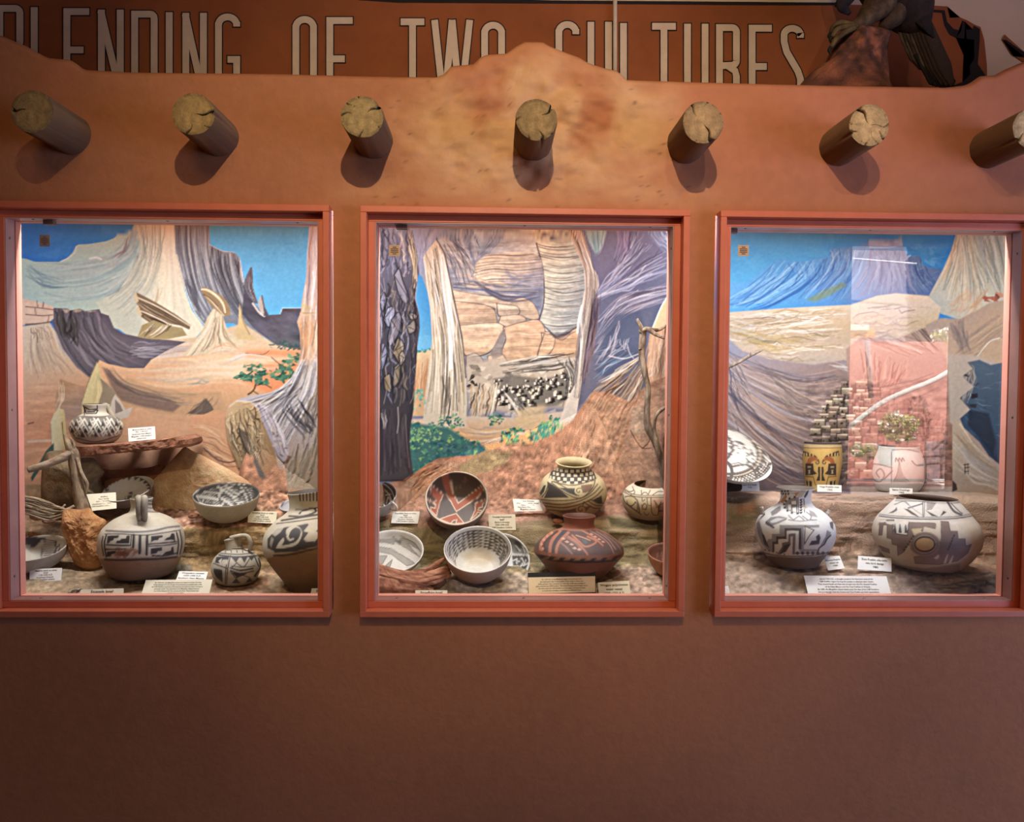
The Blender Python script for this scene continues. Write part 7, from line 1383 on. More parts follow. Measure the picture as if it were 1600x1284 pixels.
o, p3, s3 = pot('pottery_jar', 'tall-necked white jar with stepped designs and two lug handles', 2, 1241, 882, [(0, 0), (31, 0), (43, 13), (57, 36), (60.5, 55), (56, 72), (42, 86), (30, 93), (24, 101), (22.5, 110), (25, 119), (29.5, 122.5)], p, (104, 92, 84), 0, 0, 3, GR_, depth=.305, nt=(170, 36))
for q in ([(1192, 803, p3[1]), (1191, 797, p3[1]), (1190, 792, p3[1])], [(1291, 806, p3[1]), (1294, 801, p3[1]), (1296, 797, p3[1])]): tube_px('lug', q, [3.6, 3, 2.8], M_POT, o, n=10, colf=wood_cols((206, 200, 190), (120, 112, 108), 5, (200, 200, 200)))
def p(c):
    Wt, D, B = (212, 200, 184), (70, 58, 56), (124, 104, 96)
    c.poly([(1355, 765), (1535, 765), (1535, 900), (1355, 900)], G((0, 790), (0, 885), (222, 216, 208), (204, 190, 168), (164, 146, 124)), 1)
    c.poly([(1398, 774), (1488, 774), (1486, 780), (1400, 780)], (120, 96, 84), 1.2)
    for q, w_ in (([(1374, 806), (1400, 809), (1445, 811), (1490, 810), (1518, 806)], 2), ([(1374, 803), (1400, 806), (1445, 808), (1490, 807), (1516, 803)], 1.1), ([(1442, 784), (1442, 808)], 1.4), ([(1445, 783), (1444, 808)], 1.1), ([(1399, 782), (1440, 783), (1484, 783)], 1), ([(1480, 783), (1490, 798), (1502, 804)], 3.4), ([(1486, 786), (1498, 798), (1504, 802)], 1.4)): c.stroke(q, w_, (96, 92, 98))
    c.poly([(1388, 802), (1398, 796), (1401, 792), (1402, 797), (1396, 801)], (104, 100, 104), 1); c.poly([(1412, 794), (1420, 796), (1432, 804), (1436, 808), (1424, 803)], D, .9); c.poly([(1446, 797), (1452, 800), (1466, 807), (1456, 806)], D, .9); c.poly([(1469, 807), (1474, 798), (1479, 800)], D, .9)
    for k in range(6): c.stroke([(1448, 785+k*2.2), (1462-k*1.2, 786+k*1.8)], 1, D, .9)
    for k in range(9): c.poly([(1418+k*2.6, 793-k*.8), (1420+k*2.6, 792-k*.8), (1421+k*2.6, 794-k*.8), (1419+k*2.6, 795-k*.8)], (90, 84, 90), .7)
    c.stroke([(1414, 784), (1426, 794), (1440, 804)], 1.2, (150, 144, 146)); c.stroke([(1398, 788), (1412, 783), (1420, 788)], 1.2, (120, 114, 116))
    for P in ([(1375, 812), (1397, 812), (1396, 833), (1418, 837), (1420, 816), (1460, 817), (1463, 819), (1462, 826), (1443, 822), (1442, 830), (1430, 826), (1428, 834), (1424, 840), (1420, 850), (1412, 862), (1403, 868), (1402, 852), (1394, 850), (1393, 842), (1386, 840), (1386, 820), (1380, 820), (1378, 836), (1373, 836)], [(1470, 814), (1482, 815), (1485, 830), (1496, 830), (1497, 842), (1508, 842), (1509, 853), (1518, 850), (1512, 864), (1496, 876), (1466, 882), (1430, 880), (1428, 870), (1444, 868), (1460, 862), (1470, 846)], [(1373, 852), (1389, 858), (1390, 864), (1378, 860)]): c.poly(P, B, .9); zig(c, P+[P[0]], 1.1, (78, 66, 62), .8)
    c.poly([(1396, 814), (1420, 815), (1418, 836), (1395, 833)], (216, 210, 200), .9); zig(c, [(1396, 814), (1395, 833), (1418, 836), (1420, 815)], 1.3, D)
    for x in (1398, 1406, 1415): c.poly([(x, 816), (x+2.4, 828), (x+3, 833), (x-2, 832), (x-1.4, 826)], (70, 66, 68), .8)
    c.poly([(1424, 826), (1441, 825), (1438, 832), (1428, 836)], (206, 186, 150), .9); c.poly([(1446, 823), (1462, 827), (1463, 815), (1470, 816), (1470, 842), (1462, 830), (1446, 830)], (208, 194, 172), .9)
    th_ = np.linspace(0, 2*PI, 40)
    for rx, ry, cc in ((24, 19, (140, 118, 108)), (20, 16.5, (96, 80, 76)), (19, 15.5, (150, 130, 118)), (16.5, 12.5, (54, 42, 40)), (14.5, 10, (196, 162, 116))): c.poly([(1445+rx*math.cos(a), 850+ry*math.sin(a)) for a in th_], cc, .9)
    for k in range(6): c.poly([(1411+k*2.9, 858-k*4.2), (1413.6+k*2.9, 856.6-k*4.2), (1414.4+k*2.9, 860-k*4.2), (1412+k*2.9, 861-k*4.2)], (60, 50, 48), .7); c.poly([(1480+k*1.8, 857-k*4.2), (1482.6+k*1.8, 855.6-k*4.2), (1483+k*1.8, 859-k*4.2), (1481+k*1.8, 860-k*4.2)], (64, 54, 52), .7); c.poly([(1414+k*2.9, 856-k*4.2), (1415.4+k*2.9, 855-k*4.2), (1416.6+k*2.9, 857-k*4.2)], (206, 190, 170), .6)
    for P in ([(1459, 872), (1466, 866), (1468, 870), (1464, 874)], [(1474, 880), (1480, 866), (1482, 866), (1478, 880)], [(1482, 880), (1488, 868), (1490, 868), (1486, 880)]): c.poly(P, (198, 180, 162), .9)
    for (x, y, r) in ((1378, 810, 7), (1392, 812, 9), (1412, 813, 8), (1490, 813, 7), (1502, 812, 8), (1513, 810, 6)): c.poly([(x+r*math.cos(a), y+r*.6*math.sin(a)+2) for a in np.linspace(0, PI, 10)], (216, 208, 196), .9)
    c.poly([(1400, 882), (1445, 888), (1500, 880), (1500, 900), (1400, 900)], (112, 92, 76), 3, .8)
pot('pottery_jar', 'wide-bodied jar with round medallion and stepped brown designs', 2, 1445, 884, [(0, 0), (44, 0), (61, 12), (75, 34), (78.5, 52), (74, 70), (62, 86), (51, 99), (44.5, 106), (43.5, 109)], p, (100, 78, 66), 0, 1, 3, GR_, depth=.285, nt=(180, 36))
def p(c):
    c.poly([(1340, 680), (1460, 680), (1460, 770), (1340, 770)], (212, 210, 202), 1); D = (110, 108, 106)
    for q, w_ in (([(1393, 706), (1393, 754)], 1.6), ([(1405, 722), (1402, 740), (1396, 752)], 1.4), ([(1405, 722), (1410, 742), (1420, 752)], 1.4), ([(1360, 724), (1376, 726), (1394, 731)], 1.8), ([(1364, 726), (1361, 738), (1366, 750), (1376, 752), (1382, 742), (1376, 732), (1369, 738), (1374, 746)], 2), ([(1394, 703), (1416, 702), (1436, 706)], 1.6), ([(1425, 720), (1432, 727), (1442, 727)], 2), ([(1382, 748), (1394, 736)], 2.4)): c.stroke(q, w_, D, .9)
    c.poly([(1405, 724), (1412, 744), (1418, 754), (1396, 754), (1402, 742)], (168, 164, 156), 1)
    for k in range(3): c.stroke([(1399+k*5, 721), (1400+k*5, 715), (1403+k*5, 720)], 1.8, D)
pot('pottery_jar', 'white rounded jar with spiral design standing below the mirrored flowers', 2, 1400, 766.5, [(0, 0), (28, 0), (37, 10), (41, 26), (40.5, 42), (37, 56), (33, 66), (32, 71)], p, (120, 112, 104), 0, 0, 2.6, GR_)
# ---------------------------------------------------------------- rocks, slab, driftwood
def rock_px(name, label, cat, outline, depth, thick, colf, seed=0, back=None, pw_=3.0, rough=.35, n=72, rings=16, parent=None, sm=True, group=None, mat=None, smooth=True):
    """boulder with the given outline at its real depth: bulging front, rounded back"""
    P = crv(outline, n, True) if sm else np.asarray(outline, float); n = len(P)
    ctr = P.mean(0); back = thick if back is None else back
    V = []; fs = np.linspace(1, 0, rings)
    def lay(sgn, f, th_):
        Q = ctr+(P-ctr)*f; Wd = at(Q[:, 0], Q[:, 1], depth); b = th_*(1-f**pw_)
        nz = fbm(Wd[:, 0]*22, Wd[:, 2]*22, seed+sgn, 4, seed)-.5; n2 = fbm(Wd[:, 0]*70, Wd[:, 2]*70, seed, 3, seed+5)-.5
        Wd[:, 1] += sgn*(b+th_*rough*nz*(1-f**6)+.012*n2*(1-f**8)); return Wd
    for f in fs[:-1]: V.append(lay(-1, f, thick))
    V.append(lay(-1, 0.0, thick)[:1])
    k0 = sum(map(len, V)); bk = [lay(1, f, back) for f in fs[1:-1]]; V += bk; V.append(lay(1, 0.0, back)[:1]); V = np.vstack(V)
    F = [tuple(map(int, q)) for q in grid_faces(rings-1, n, True)]; c0 = (rings-1)*n; o0 = (rings-2)*n
    F += [(o0+j, o0+(j+1) % n, c0) for j in range(n)]
    prev = 0
    for r in range(rings-2):
        s_ = k0+r*n; F += [((prev+(j+1) % n), prev+j, s_+j, s_+(j+1) % n) for j in range(n)]; prev = s_
    F += [(prev+(j+1) % n, prev+j, len(V)-1) for j in range(n)]
    o = link(name, mesh_np(name, V, F, lin(colf(V))*.88, smooth), mat or M_ROCK, parent)
    if parent is None: tag(o, label, cat, group)
    return o
def rock_cols(c1, c2, c3=None, s1=14, s2=60, seed=0, st=(1, 1, 1)):
    c1, c2 = C8(c1), C8(c2); c3 = c1 if c3 is None else C8(c3)
    def f(V):
        a = np.clip((fbm(V[:, 0]*s1*st[0], V[:, 1]*s1*st[1], V[:, 2]*s1*st[2], 4, seed)-.32)/.36, 0, 1)[:, None]; b = np.clip((fbm(V[:, 0]*s2, V[:, 1]*s2, V[:, 2]*s2, 3, seed+9)-.5)/.2, 0, 1)[:, None]
        return (c2*(1-a)+c1*a)*(1-.45*b)+c3*.45*b
    return f
rock_px('stone_slab', 'long reddish stone slab laid as a shelf across two rocks', 'slab', np.vstack([np.stack([np.linspace(119, 296, 40), np.interp(np.linspace(119, 296, 40), [119, 160, 200, 240, 284, 290, 296], [697, 694, 690.5, 687, 682, 679.5, 681.5])+np.random.RandomState(1).uniform(-.7, .7, 40)], 1), [(301, 685), (300.5, 693)], np.stack([np.linspace(297, 122, 36), np.interp(np.linspace(297, 122, 36), [122, 140, 180, 220, 262, 297], [714.5, 713, 709, 705, 701, 698])+np.random.RandomState(2).uniform(-.9, .9, 36)], 1), [(119, 706)]]), .47, .018, rock_cols((168, 116, 90), (124, 84, 66), (190, 146, 118), 30, 90, 3, (1, 1, .5)), 3, .20, 9, .9, sm=False, smooth=False, rings=22)
rock_px('boulder', 'grey-brown boulder propping the slab beside the driftwood post', 'rock', [(70, 712), (84, 704), (104, 706), (120, 714), (146, 716), (156, 730), (161, 738), (152, 752), (158, 768), (164, 776), (150, 790), (120, 806), (80, 812), (66, 790), (64, 750)], .53, .05, rock_cols((146, 126, 96), (104, 90, 68), (166, 140, 112), 18, 70, 4), 4, .10, 3)
rock_px('boulder', 'big tan boulder leaning under the slab behind the spiral bowl', 'rock', [(289, 698), (300, 704), (318, 712), (336, 722), (356, 732), (376, 744), (392, 756), (398, 776), (390, 800), (340, 812), (290, 816), (262, 808), (246, 797), (232, 785), (220, 766), (236, 750), (252, 735), (266, 721), (278, 708)], .64, .022, rock_cols((214, 186, 146), (200, 164, 124), (184, 136, 100), 12, 46, 5), 5, .05, 7, .35)
rock_px('stone', 'flat dark stone wedged under the slab behind the sawtooth bowl', 'rock', [(158, 738), (176, 734), (200, 733), (228, 731), (254, 726), (262, 740), (250, 775), (230, 800), (190, 806), (160, 800)], .64, .012, rock_cols((150, 96, 66), (116, 72, 50), (130, 84, 58), 14, 50, 6), 6, .03)
rock_px('stone', 'rough orange stone standing between the ladder bowl and fret jar', 'rock', [(99, 798), (112, 795), (126, 796), (140, 793), (147, 802), (156, 808), (166, 814), (163, 832), (160, 850), (164, 868), (158, 884), (146, 892), (130, 890), (118, 882), (110, 866), (104, 846), (98, 832), (96, 812)], .35, .035, rock_cols((206, 154, 104), (166, 112, 72), (222, 182, 132), 30, 90, 7, (1, 1, 2.2)), 7, .03, 5, 1.0, smooth=False, rings=22)
for k, (x, y, r) in enumerate(((58, 806, 10), (76, 812, 9))):
    rock_px('stone', ['pinkish pebble under the twig bundle nearer the frame', 'pinkish pebble under the twig bundle nearer the orange stone'][k], 'rock', [(x+r*math.cos(a)*(1.2+.1*math.sin(a*3)), y+r*.75*math.sin(a)) for a in np.linspace(0, 2*PI, 12, endpoint=False)], 0.42, .02, rock_cols((170, 124, 110), (120, 90, 82), seed=8+k), 8+k, n=30, rings=8, group='pinkish pebbles')
rock_px('stone', 'small stone chip on the ledge beside the spiral bowl', 'rock', [(294, 806), (300, 802), (309, 802), (312, 805), (306, 809), (297, 810)], .48, .008, rock_cols((190, 140, 110), (150, 104, 80), seed=12), 12, n=24, rings=6)
rock_px('stone', 'speckled grey gravel stone below the triangle bowl', 'rock', [(686, 920), (694, 912), (706, 905), (716, 908), (730, 914), (748, 918), (744, 926), (720, 929), (692, 928)], .20, .016, rock_cols((176, 160, 142), (120, 106, 92), (206, 194, 176), 40, 140, 13), 13, n=40, rings=10)
rock_px('stone', 'small reddish pebble beside the neck of the red-brown jar', 'rock', [(863, 813), (868, 810), (876, 811), (880, 814), (876, 818), (866, 817)], .44, .010, rock_cols((176, 116, 86), (140, 90, 66), seed=14), 14, n=24, rings=6)
rock_px('potsherd', 'small dark striped sherd at the glass beside a card', 'sherd', [(106, 926), (112, 922), (124, 919), (127, 921), (120, 927), (110, 930)], .145, .003, rock_cols((196, 186, 168), (70, 64, 60), s1=160, seed=15), 15, n=24, rings=6)
rock_px('stone', 'dark flat stone under the dotted plate at the frame', 'rock', [(1110, 754), (1130, 752), (1156, 753), (1158, 766), (1140, 768), (1110, 770)], .475, .012, rock_cols((40, 32, 30), (28, 24, 22), seed=16), 16, .06, n=30, rings=7)
wc = wood_cols((172, 150, 122), (104, 86, 68), 3, (120, 120, 22)); wg = wood_cols((186, 166, 138), (132, 112, 90), 4, (40, 120, 120))
t = tag(empty('driftwood_post', at(128, 800, .40)), 'weathered driftwood post with side branch beside the orange stone', 'driftwood')
tube_px('post', [(131, 802, .41), (126, 780, .42), (121, 756, .425), (118, 730, .43), (114, 708, .435), (106, 692, .435), (99, 676, .44)], [10, 8.5, 8, 8, 8, 5, .8], M_WOODP, t, 40, 20, .002, .16, 3, wc)
tube_px('branch', [(44, 734, .38), (62, 729, .39), (82, 722, .405), (100, 714, .42), (115, 706, .43)], [5, 5.5, 5.5, 6.5, 6], M_WOODP, t, 26, 14, .0015, .1, 4, wg)
tube_px('splinter', [(110, 704, .43), (104, 690, .435), (101, 676, .44)], [3, 2.4, .5], M_WOODP, t, 12, 8, 0, 0, 5, wc); tube_px('splinter', [(112, 706, .43), (116, 694, .43), (110, 684, .435)], [3, 2, .5], M_WOODP, t, 12, 8, 0, 0, 5, wc)
tube_px('strip', [(120, 715, .422), (128, 740, .414), (136, 756, .416), (134, 772, .416)], [2.6, 2.8, 3, 1.2], M_WOODP, t, 18, 8, .001, 0, 6, wg)
t = tag(empty('twig_bundle', at(70, 805, .38)), 'bundle of dry grey twigs at the frame above the ladder bowl', 'driftwood')
rg = np.random.RandomState(3)
for k in range(15):
    y0 = 778+k*1.9; tube_px('twig', [(36, y0-4+rg.randn(), .35), (56, y0+rg.randn()*2, .355), (78, y0+8+rg.randn()*2, .365), (96+rg.randn()*4, y0*.4+.6*804+rg.randn()*2, .38)], [2.2, 2.4, 2.2, 1.2], M_WOODP, t, 14, 7, .0008, .15, k, wood_cols((196, 176, 140), (112, 92, 70), k, (30, 160, 160)))
tube_px('twig', [(84, 806, .38), (94, 797, .39), (102, 788, .395)], [1.8, 2, 1.4], M_WOODP, t, 10, 7, 0, 0, 1, wg); tube_px('twig', [(90, 800, .38), (104, 797, .38), (116, 790, .39)], [3, 3.4, 2], M_WOODP, t, 12, 8, 0, .1, 1, wg)
t = tag(empty('driftwood_log', at(640, 925, .18)), 'twisted reddish driftwood log in front of the hatched white bowl', 'driftwood')
wr = lambda s_: wood_cols((196, 142, 112), (122, 78, 58), s_, (26, 160, 190))
tube_px('trunk', [(560, 908, .17), (590, 912, .175), (620, 916, .18), (650, 921, .185), (676, 926, .19)], [20, 20, 17, 13, 8], M_WOODP, t, 40, 30, .006, .14, 2, wr(2))
for k, (pts, rad) in enumerate(([[(580, 884, .18), (600, 892, .18), (630, 899, .185), (660, 901, .195), (690, 892, .215), (706, 882, .225)], [8, 8, 8, 8, 7, 4]], [[(575, 892, .165), (600, 899, .165), (630, 906, .17), (660, 909, .18), (690, 901, .205), (704, 894, .22)], [6, 7, 7, 7, 5, 3]], [[(640, 897, .19), (662, 893, .20), (682, 882, .215), (697, 871, .225)], [5, 5, 5, 2.5]], [[(652, 912, .175), (672, 910, .185), (690, 905, .20), (704, 899, .215)], [4, 4.5, 4, 2.5]], [[(600, 906, .16), (630, 912, .165), (656, 916, .172)], [4, 4, 3]])): tube_px('strand', pts, rad, M_WOODP, t, 34, 18, .003, .2, k+5, wr(k+5))
rock_px('broken_end', '', '', [(667, 916), (676, 908), (694, 902), (698, 910), (690, 918), (676, 922), (668, 920)], .20, .012, rock_cols((104, 72, 52), (74, 50, 38), seed=17), 17, n=26, rings=7, parent=t, mat=M_WOODP)
t = tag(empty('dead_branch', at(1040, 815, .49)), 'bare grey dead branch standing upright by the cave-case frame', 'branch')
ws = wood_cols((170, 156, 140), (92, 78, 66), 9, (120, 120, 40))
tube_px('stem', [(1042, 815, .50), (1041, 780, .46), (1038, 752, .44), (1033, 722, .43), (1024, 690, .42), (1013, 668, .42), (1011, 640, .42), (1013, 610, .42), (1008, 585, .42), (1003, 556, .42), (1004, 530, .42), (1006, 516, .42)], [5, 5, 5, 5.5, 5.5, 6, 4.6, 4.4, 4.8, 5, 5.4, 5], M_WOODP, t, 70, 16, .0016, .1, 7, ws)
for pts, rad in (([(1005, 524, 0.420), (1002, 512, 0.410), (998, 504, 0.410), (995, 498, 0.410)], [5, 3.6, 3, 2.2]), ([(1000, 518, 0.420), (1012, 514, 0.400), (1024, 522, 0.390), (1038, 529, 0.380)], [4, 4, 3.2, 1.5]), ([(1014, 514, 0.410), (1030, 515, 0.430), (1044, 506, 0.440)], [3.6, 2.6, 1.6]), ([(1026, 688, 0.420), (1022, 668, 0.415), (1025, 650, 0.410), (1034, 640, 0.400), (1046, 632, 0.390)], [3.6, 2.6, 3, 3, 2.4]), ([(1003, 548, 0.420), (1000, 544, 0.410)], [3, 2.4])): tube_px('twig', pts, rad, M_WOODP, t, 20, 10, .001, .1, 8, ws)
tube_px('post_peg', [(1039.5, 744, 0.400), (1039.5, 752, 0.400), (1039.5, 764, 0.400)], [1.2, 1.2, 1.2], M_CARDW, t, 6, 6)
t = tag(tube_px('bare_stick', [(1120, 582, .40), (1137, 574, .41), (1152, 567, .42), (1166, 559, .43), (1180, 552, .44), (1191, 547, .445)], [3, 3, 2.8, 2.6, 2, 1], M_WOODP, None, 30, 10, .0008, .08, 9, ws), 'thin pale bare stick jutting across the blue-mesa mural', 'stick')
tube_px('twig', [(1172, 556, .43), (1173, 550, .43)], [1.6, .8], M_WOODP, t, 6, 6, 0, 0, 1, ws)
# ---------------------------------------------------------------- exhibit cards
def card(label, ci, quad, lines, mat=None, lean=.02, depth=None, board=False, fs=1.0):
    q = np.array(quad, float); bm_ = (q[2]+q[3])/2; lean *= 1.7
    y = depth if depth is not None else min(hit(ci, bm_[0], min(bm_[1], 936))[1], .5)
    tl, tr = at(q[0][0], q[0][1], y+lean), at(q[1][0], q[1][1], y+lean); br, bl = at(q[2][0], q[2][1], y), at(q[3][0], q[3][1], y)
    ex = (br-bl+tr-tl)/2; ey = (tl-bl+tr-br)/2; Wd, Hd = np.linalg.norm(ex), np.linalg.norm(ey); ex /= Wd; ey = ey/Hd; nn = np.cross(ex, ey); nn /= np.linalg.norm(nn)
    if nn[1] > 0: nn = -nn
    T = .0012; F4 = np.array([tl, tr, br, bl]); V = np.vstack([F4, F4-nn*T])
    o = tag(link('exhibit_card', mesh_np('exhibit_card', V, [(0, 3, 2, 1), (4, 5, 6, 7), (0, 1, 5, 4), (1, 2, 6, 5), (2, 3, 7, 6), (3, 0, 4, 7)], smooth=False), mat or M_CARD), label, 'card', 'typed exhibit cards')
    if board:
        G4 = np.array([tl+ey*.016-ex*.001, tr+ey*.016+ex*.001, br-ey*.006+ex*.001, bl-ey*.006-ex*.001])-nn*.0016; Vb = np.vstack([G4, G4-nn*.004])
        link('backing_board', mesh_np('backing_board', Vb, [(0, 3, 2, 1), (4, 5, 6, 7), (0, 1, 5, 4), (1, 2, 6, 5), (2, 3, 7, 6), (3, 0, 4, 7)], smooth=False), M_BLACK, o)
    if lines:
        cu = bpy.data.curves.new('printed_text', 'FONT'); cu.body = '\n'.join(lines); cu.align_x = 'CENTER'; cu.align_y = 'CENTER'; cu.resolution_u = 2
        n = max(map(len, lines)); sz = min(Hd*.86/len(lines), Wd*.92/(n*.5))*fs; cu.size = sz; cu.space_line = min(1.25, Hd*.84/len(lines)/sz)
        cu.offset = sz*.012
        tmp = bpy.data.objects.new('tmp', cu); col.objects.link(tmp); dg = bpy.context.evaluated_depsgraph_get()
        me_ = bpy.data.meshes.new_from_object(tmp.evaluated_get(dg)); bpy.data.objects.remove(tmp); bpy.data.curves.remove(cu)
        me_.name = 'printed_text'; me_.materials.clear(); me_.materials.append(M_INK)
        t_ = bpy.data.objects.new('printed_text', me_); col.objects.link(t_)
        ey2 = np.cross(nn, ex); ctr = (tl+tr+br+bl)/4+nn*.0006
        me_.transform(Matrix(((ex[0], ey2[0], nn[0], ctr[0]), (ex[1], ey2[1], nn[1], ctr[1]), (ex[2], ey2[2], nn[2], ctr[2]), (0, 0, 0, 1))))
        t_.parent = o
    return o
card('cream card on the stone slab beside the zigzag pitcher', 0, [(200, 669), (242, 666), (243, 686), (201, 690)], ['Mimbres black on white', '950 - 1150 A.D.', 'Southwest New Mexico', 'Mogollon - Cliff Dwellers', 'culture area'], M_CARDW, .01, .475)
card('tan card leaning below the sawtooth bowl', 0, [(135, 772), (181, 769), (182, 794), (144, 798)], ['McElmo', 'Mesa Verde', '900-1100 A.D.', 'Southwest Colorado', 'Cliff Dwellers culture'], M_CARD, .03, .43)
card('white card at the frame below the ladder bowl', 0, [(46, 889), (97, 887), (95, 907), (46, 910)], ['Reserve black on white', 'bowl', '1100-1200 A.D.', 'Southeast Arizona', 'Cliff Dwellers culture'], M_CARDW, .01, .215)
card('cream card beside the spiral bowl', 0, [(388, 798), (433, 799), (431, 818), (387, 816)], ['Snowflake black on white', 'bowl', '1000-1200 A.D.', 'Northern Arizona', 'Cliff Dwellers culture'], M_CARD, .01, .475)
card('small white card behind the long typed card', 0, [(280, 892), (325, 893), (321, 907), (275, 906)], ['Chupadero canteen', '1050-1300 A.D.', 'Southern New Mexico'], M_CARDW, .02, .23)
card('long cream card typed with six lines near the glass', 0, [(228, 906), (332, 905), (326, 931), (220, 931)], ['By 1000 A.D. the Mogollon culture had begun to merge into that', 'of the Anasazi. It is the change from pithouses to pueblo sites, while', 'the Cliff Dwellers had been influenced by the pithouse ways, moving on', 'gradually south. The pithouses in the Mogollon villages became', 'one of the features for the ceremonial kivas. Their pottery was', 'mostly black on white.'], M_CARD, .02, .155)
card('cream card half hidden by the frame ledge beside the sherd', 0, [(125, 921), (193, 919), (193, 934), (125, 934)], ['Escavada bowl', ''], M_CARD, .006, .135)
card('white card corner at the frame below the tall scroll jar', 0, [(487, 919), (512, 919), (512, 934), (484, 934)], ['Black', 'on white'], M_CARDW, .008, .14, fs=.8)
card('white card on the ledge beside the grey mug', 1, [(614, 799), (656, 799), (653, 818), (611, 817)], ['Snowflake black on white', 'bowl', '1100-1300 A.D.', 'Northern Arizona', 'Cliff Dwellers culture'], M_CARDW, .012, .47)
card('cream card between the red-banded bowl and red-brown jar', 1, [(763, 804), (805, 803), (806, 828), (764, 828)], ['Pinedale Polychrome', 'bowl', 'Eastern Arizona', '1200-1350 A.D.', 'Cliff Dwellers Culture'], M_CARD, .006, .462)
card('white card leaning beside the checkered jar', 1, [(801, 779), (843, 781), (850, 798), (804, 799)], ['Casas Grandes', 'polychrome water vessel', '1060-1340 A.D.', 'Northern Old Mexico', 'Mogollon culture'], M_CARDW, .012, .52)
card('cream card strip at the glass below the driftwood log', 1, [(649, 922), (699, 922), (699, 935), (649, 935)], ['Snowflake bowl', ''], M_CARD, .006, .135)
card('tan card on a black board in front of the red-brown jar', 1, [(825, 902), (930, 900), (930, 925), (826, 927)], ['By 1100 A.D. in the Mogollon region, the pithouses had', 'generally given way to the pueblos. Their unique culture was', 'slowly giving in after centuries and new way of life was emerging in', 'place towards the Cliff Dwellers. The Great Pueblos period began about', 'this time, with the Cliff Dwellers, as they began moving into caves', 'to build their dwellings, essentially as a defensive move.'], M_CARDT, .012, .14, True)
card('cream card with bold lettering beside the black-backed card', 1, [(934, 910), (983, 907), (986, 932), (936, 932)], ['Wingate polychrome', 'water vessel', '1200-1250 A.D.'], M_CARD, .012, .14)
card('tiny white card edge behind the driftwood log', 1, [(631, 889), (643, 889), (643, 895), (631, 895)], [], M_CARDW, .004, .26)
card('pinkish card leaning against the dotted plate', 2, [(1156, 744), (1185, 743), (1187, 767), (1155, 767)], ['Zuni Pueblo', 'stew bowl with', 'water bird design', '1920'], M_CARDW, .01, .515)
card('white card in front of the yellow bird vase', 2, [(1277, 757), (1315, 758), (1315, 769), (1277, 768)], ['Hopi Pueblo vase', '1900'], M_CARDW, .006, .51)
card('tilted pinkish card beside the lug-handled jar', 2, [(1287, 870), (1312, 868), (1320, 888), (1294, 891)], ['Acoma Pueblo', 'water jar', '1900'], M_CARDW, .02, .25)
card('white card between the two big jars, nearer the medallion jar', 2, [(1341, 868), (1393, 872), (1393, 893), (1340, 889)], ['Zuni Pueblo olla with', 'rain bird design', '1880'], M_CARDW, .015, .235)
card('long white card with six typed lines at the mesa-case glass', 2, [(1256, 899), (1385, 900), (1393, 930), (1263, 930)], ['About 1276 A.D., a drought struck in the Northern area of the', 'Cliff Dweller region forcing the people to abandon their homes.', 'They moved South and East and merged into the Rio Grande Pueblos', 'of the New Mexico and the Hopi Pueblos of Arizona.', 'By 1300, the Mogollon culture faded away like that of the Cliff Dwellers,', 'and it is thought that the Acoma and Zuni Pueblo are their descendants.'], M_CARDW, .02, .155)
card('white card below the spiral-design jar on the upper ledge', 2, [(1390, 762), (1426, 763), (1426, 773), (1390, 772)], ['Santo Domingo', '1900'], M_CARDW, .005, .51)
card('white card corner at the frame under the timber ledge', 2, [(1116, 916), (1138, 915), (1142, 934), (1116, 934)], ['', '1900'], M_CARDW, .008, .14, fs=.6)
# ---------------------------------------------------------------- mounted eagle on its rock above the wall
rock_px('rock_perch', 'mottled red-brown rock under the mounted eagle', 'rock', [(1248, 136), (1262, 119), (1274, 108), (1288, 97), (1297, 80), (1304, 66), (1318, 54), (1328, 42), (1340, 35), (1356, 38), (1372, 42), (1384, 44), (1393, 50), (1390, 62), (1387, 78), (1389, 100), (1391, 125), (1392, 150), (1320, 156), (1250, 150)], .40, .06, rock_cols((168, 104, 76), (86, 56, 46), (52, 40, 36), 30, 60, 21), 21, .08, 3, .8)
EG = tag(empty('mounted_eagle', at(1360, 40, .45)), 'dark mounted eagle perched on a red-brown rock above the wall', 'bird')
fc = lambda a, b, s_: wood_cols(a, b, s_, (60, 60, 26))
M_FEATH = paint_mat('feathers', .8, .7, 120, .2, 200, .2)
def etube(name, pts, rad, c1, c2, s_, seg=20, n=34, flat=1.0, noise=.003, par_=EG): return tube_px(name, pts, rad, M_FEATH, par_, n, seg, noise, 0, s_, fc(c1, c2, s_), flat)
DB, MB, TB = (62, 46, 36), (96, 78, 60), (140, 112, 78)
etube('body', [(1440, 60, .46), (1425, 25, .45), (1404, -20, .44), (1380, -70, .43), (1360, -115, .43), (1345, -150, .42), (1330, -172, .41), (1312, -182, .40), (1298, -180, .395)], [10, 34, 52, 58, 50, 32, 23, 20, 8], DB, (38, 28, 24), 1, 28, 50)
for k in range(8):
    f_ = k/7.0; x0, y0 = 1402+36*f_, 22-12*f_; x1, y1 = 1440+48*f_, 108+26*min(1, f_*1.3)
    etube('tail_feather', [(x0, y0, .455-.006*k), (x0*.65+x1*.35, y0*.62+y1*.38, .462-.006*k), (x0*.25+x1*.75, y0*.25+y1*.75, .468-.006*k), (x1, y1, .47-.006*k)], [7, 11, 12, 4], (104, 92, 74) if k < 4 else DB, (56, 44, 34), 20+k, 12, 20, .35, .001)
for k in range(4): etube('tail_tip', [(1436+k*10, 80+k*4, .452-.004*k), (1450+k*9, 104+k*6, .455-.004*k), (1460+k*9, 126+k*3, .458-.004*k), (1462+k*8.5, 133, .46-.004*k)], [11, 12, 11, 5], (40, 32, 28), (24, 20, 18), 40+k, 12, 14, .3, .0008)
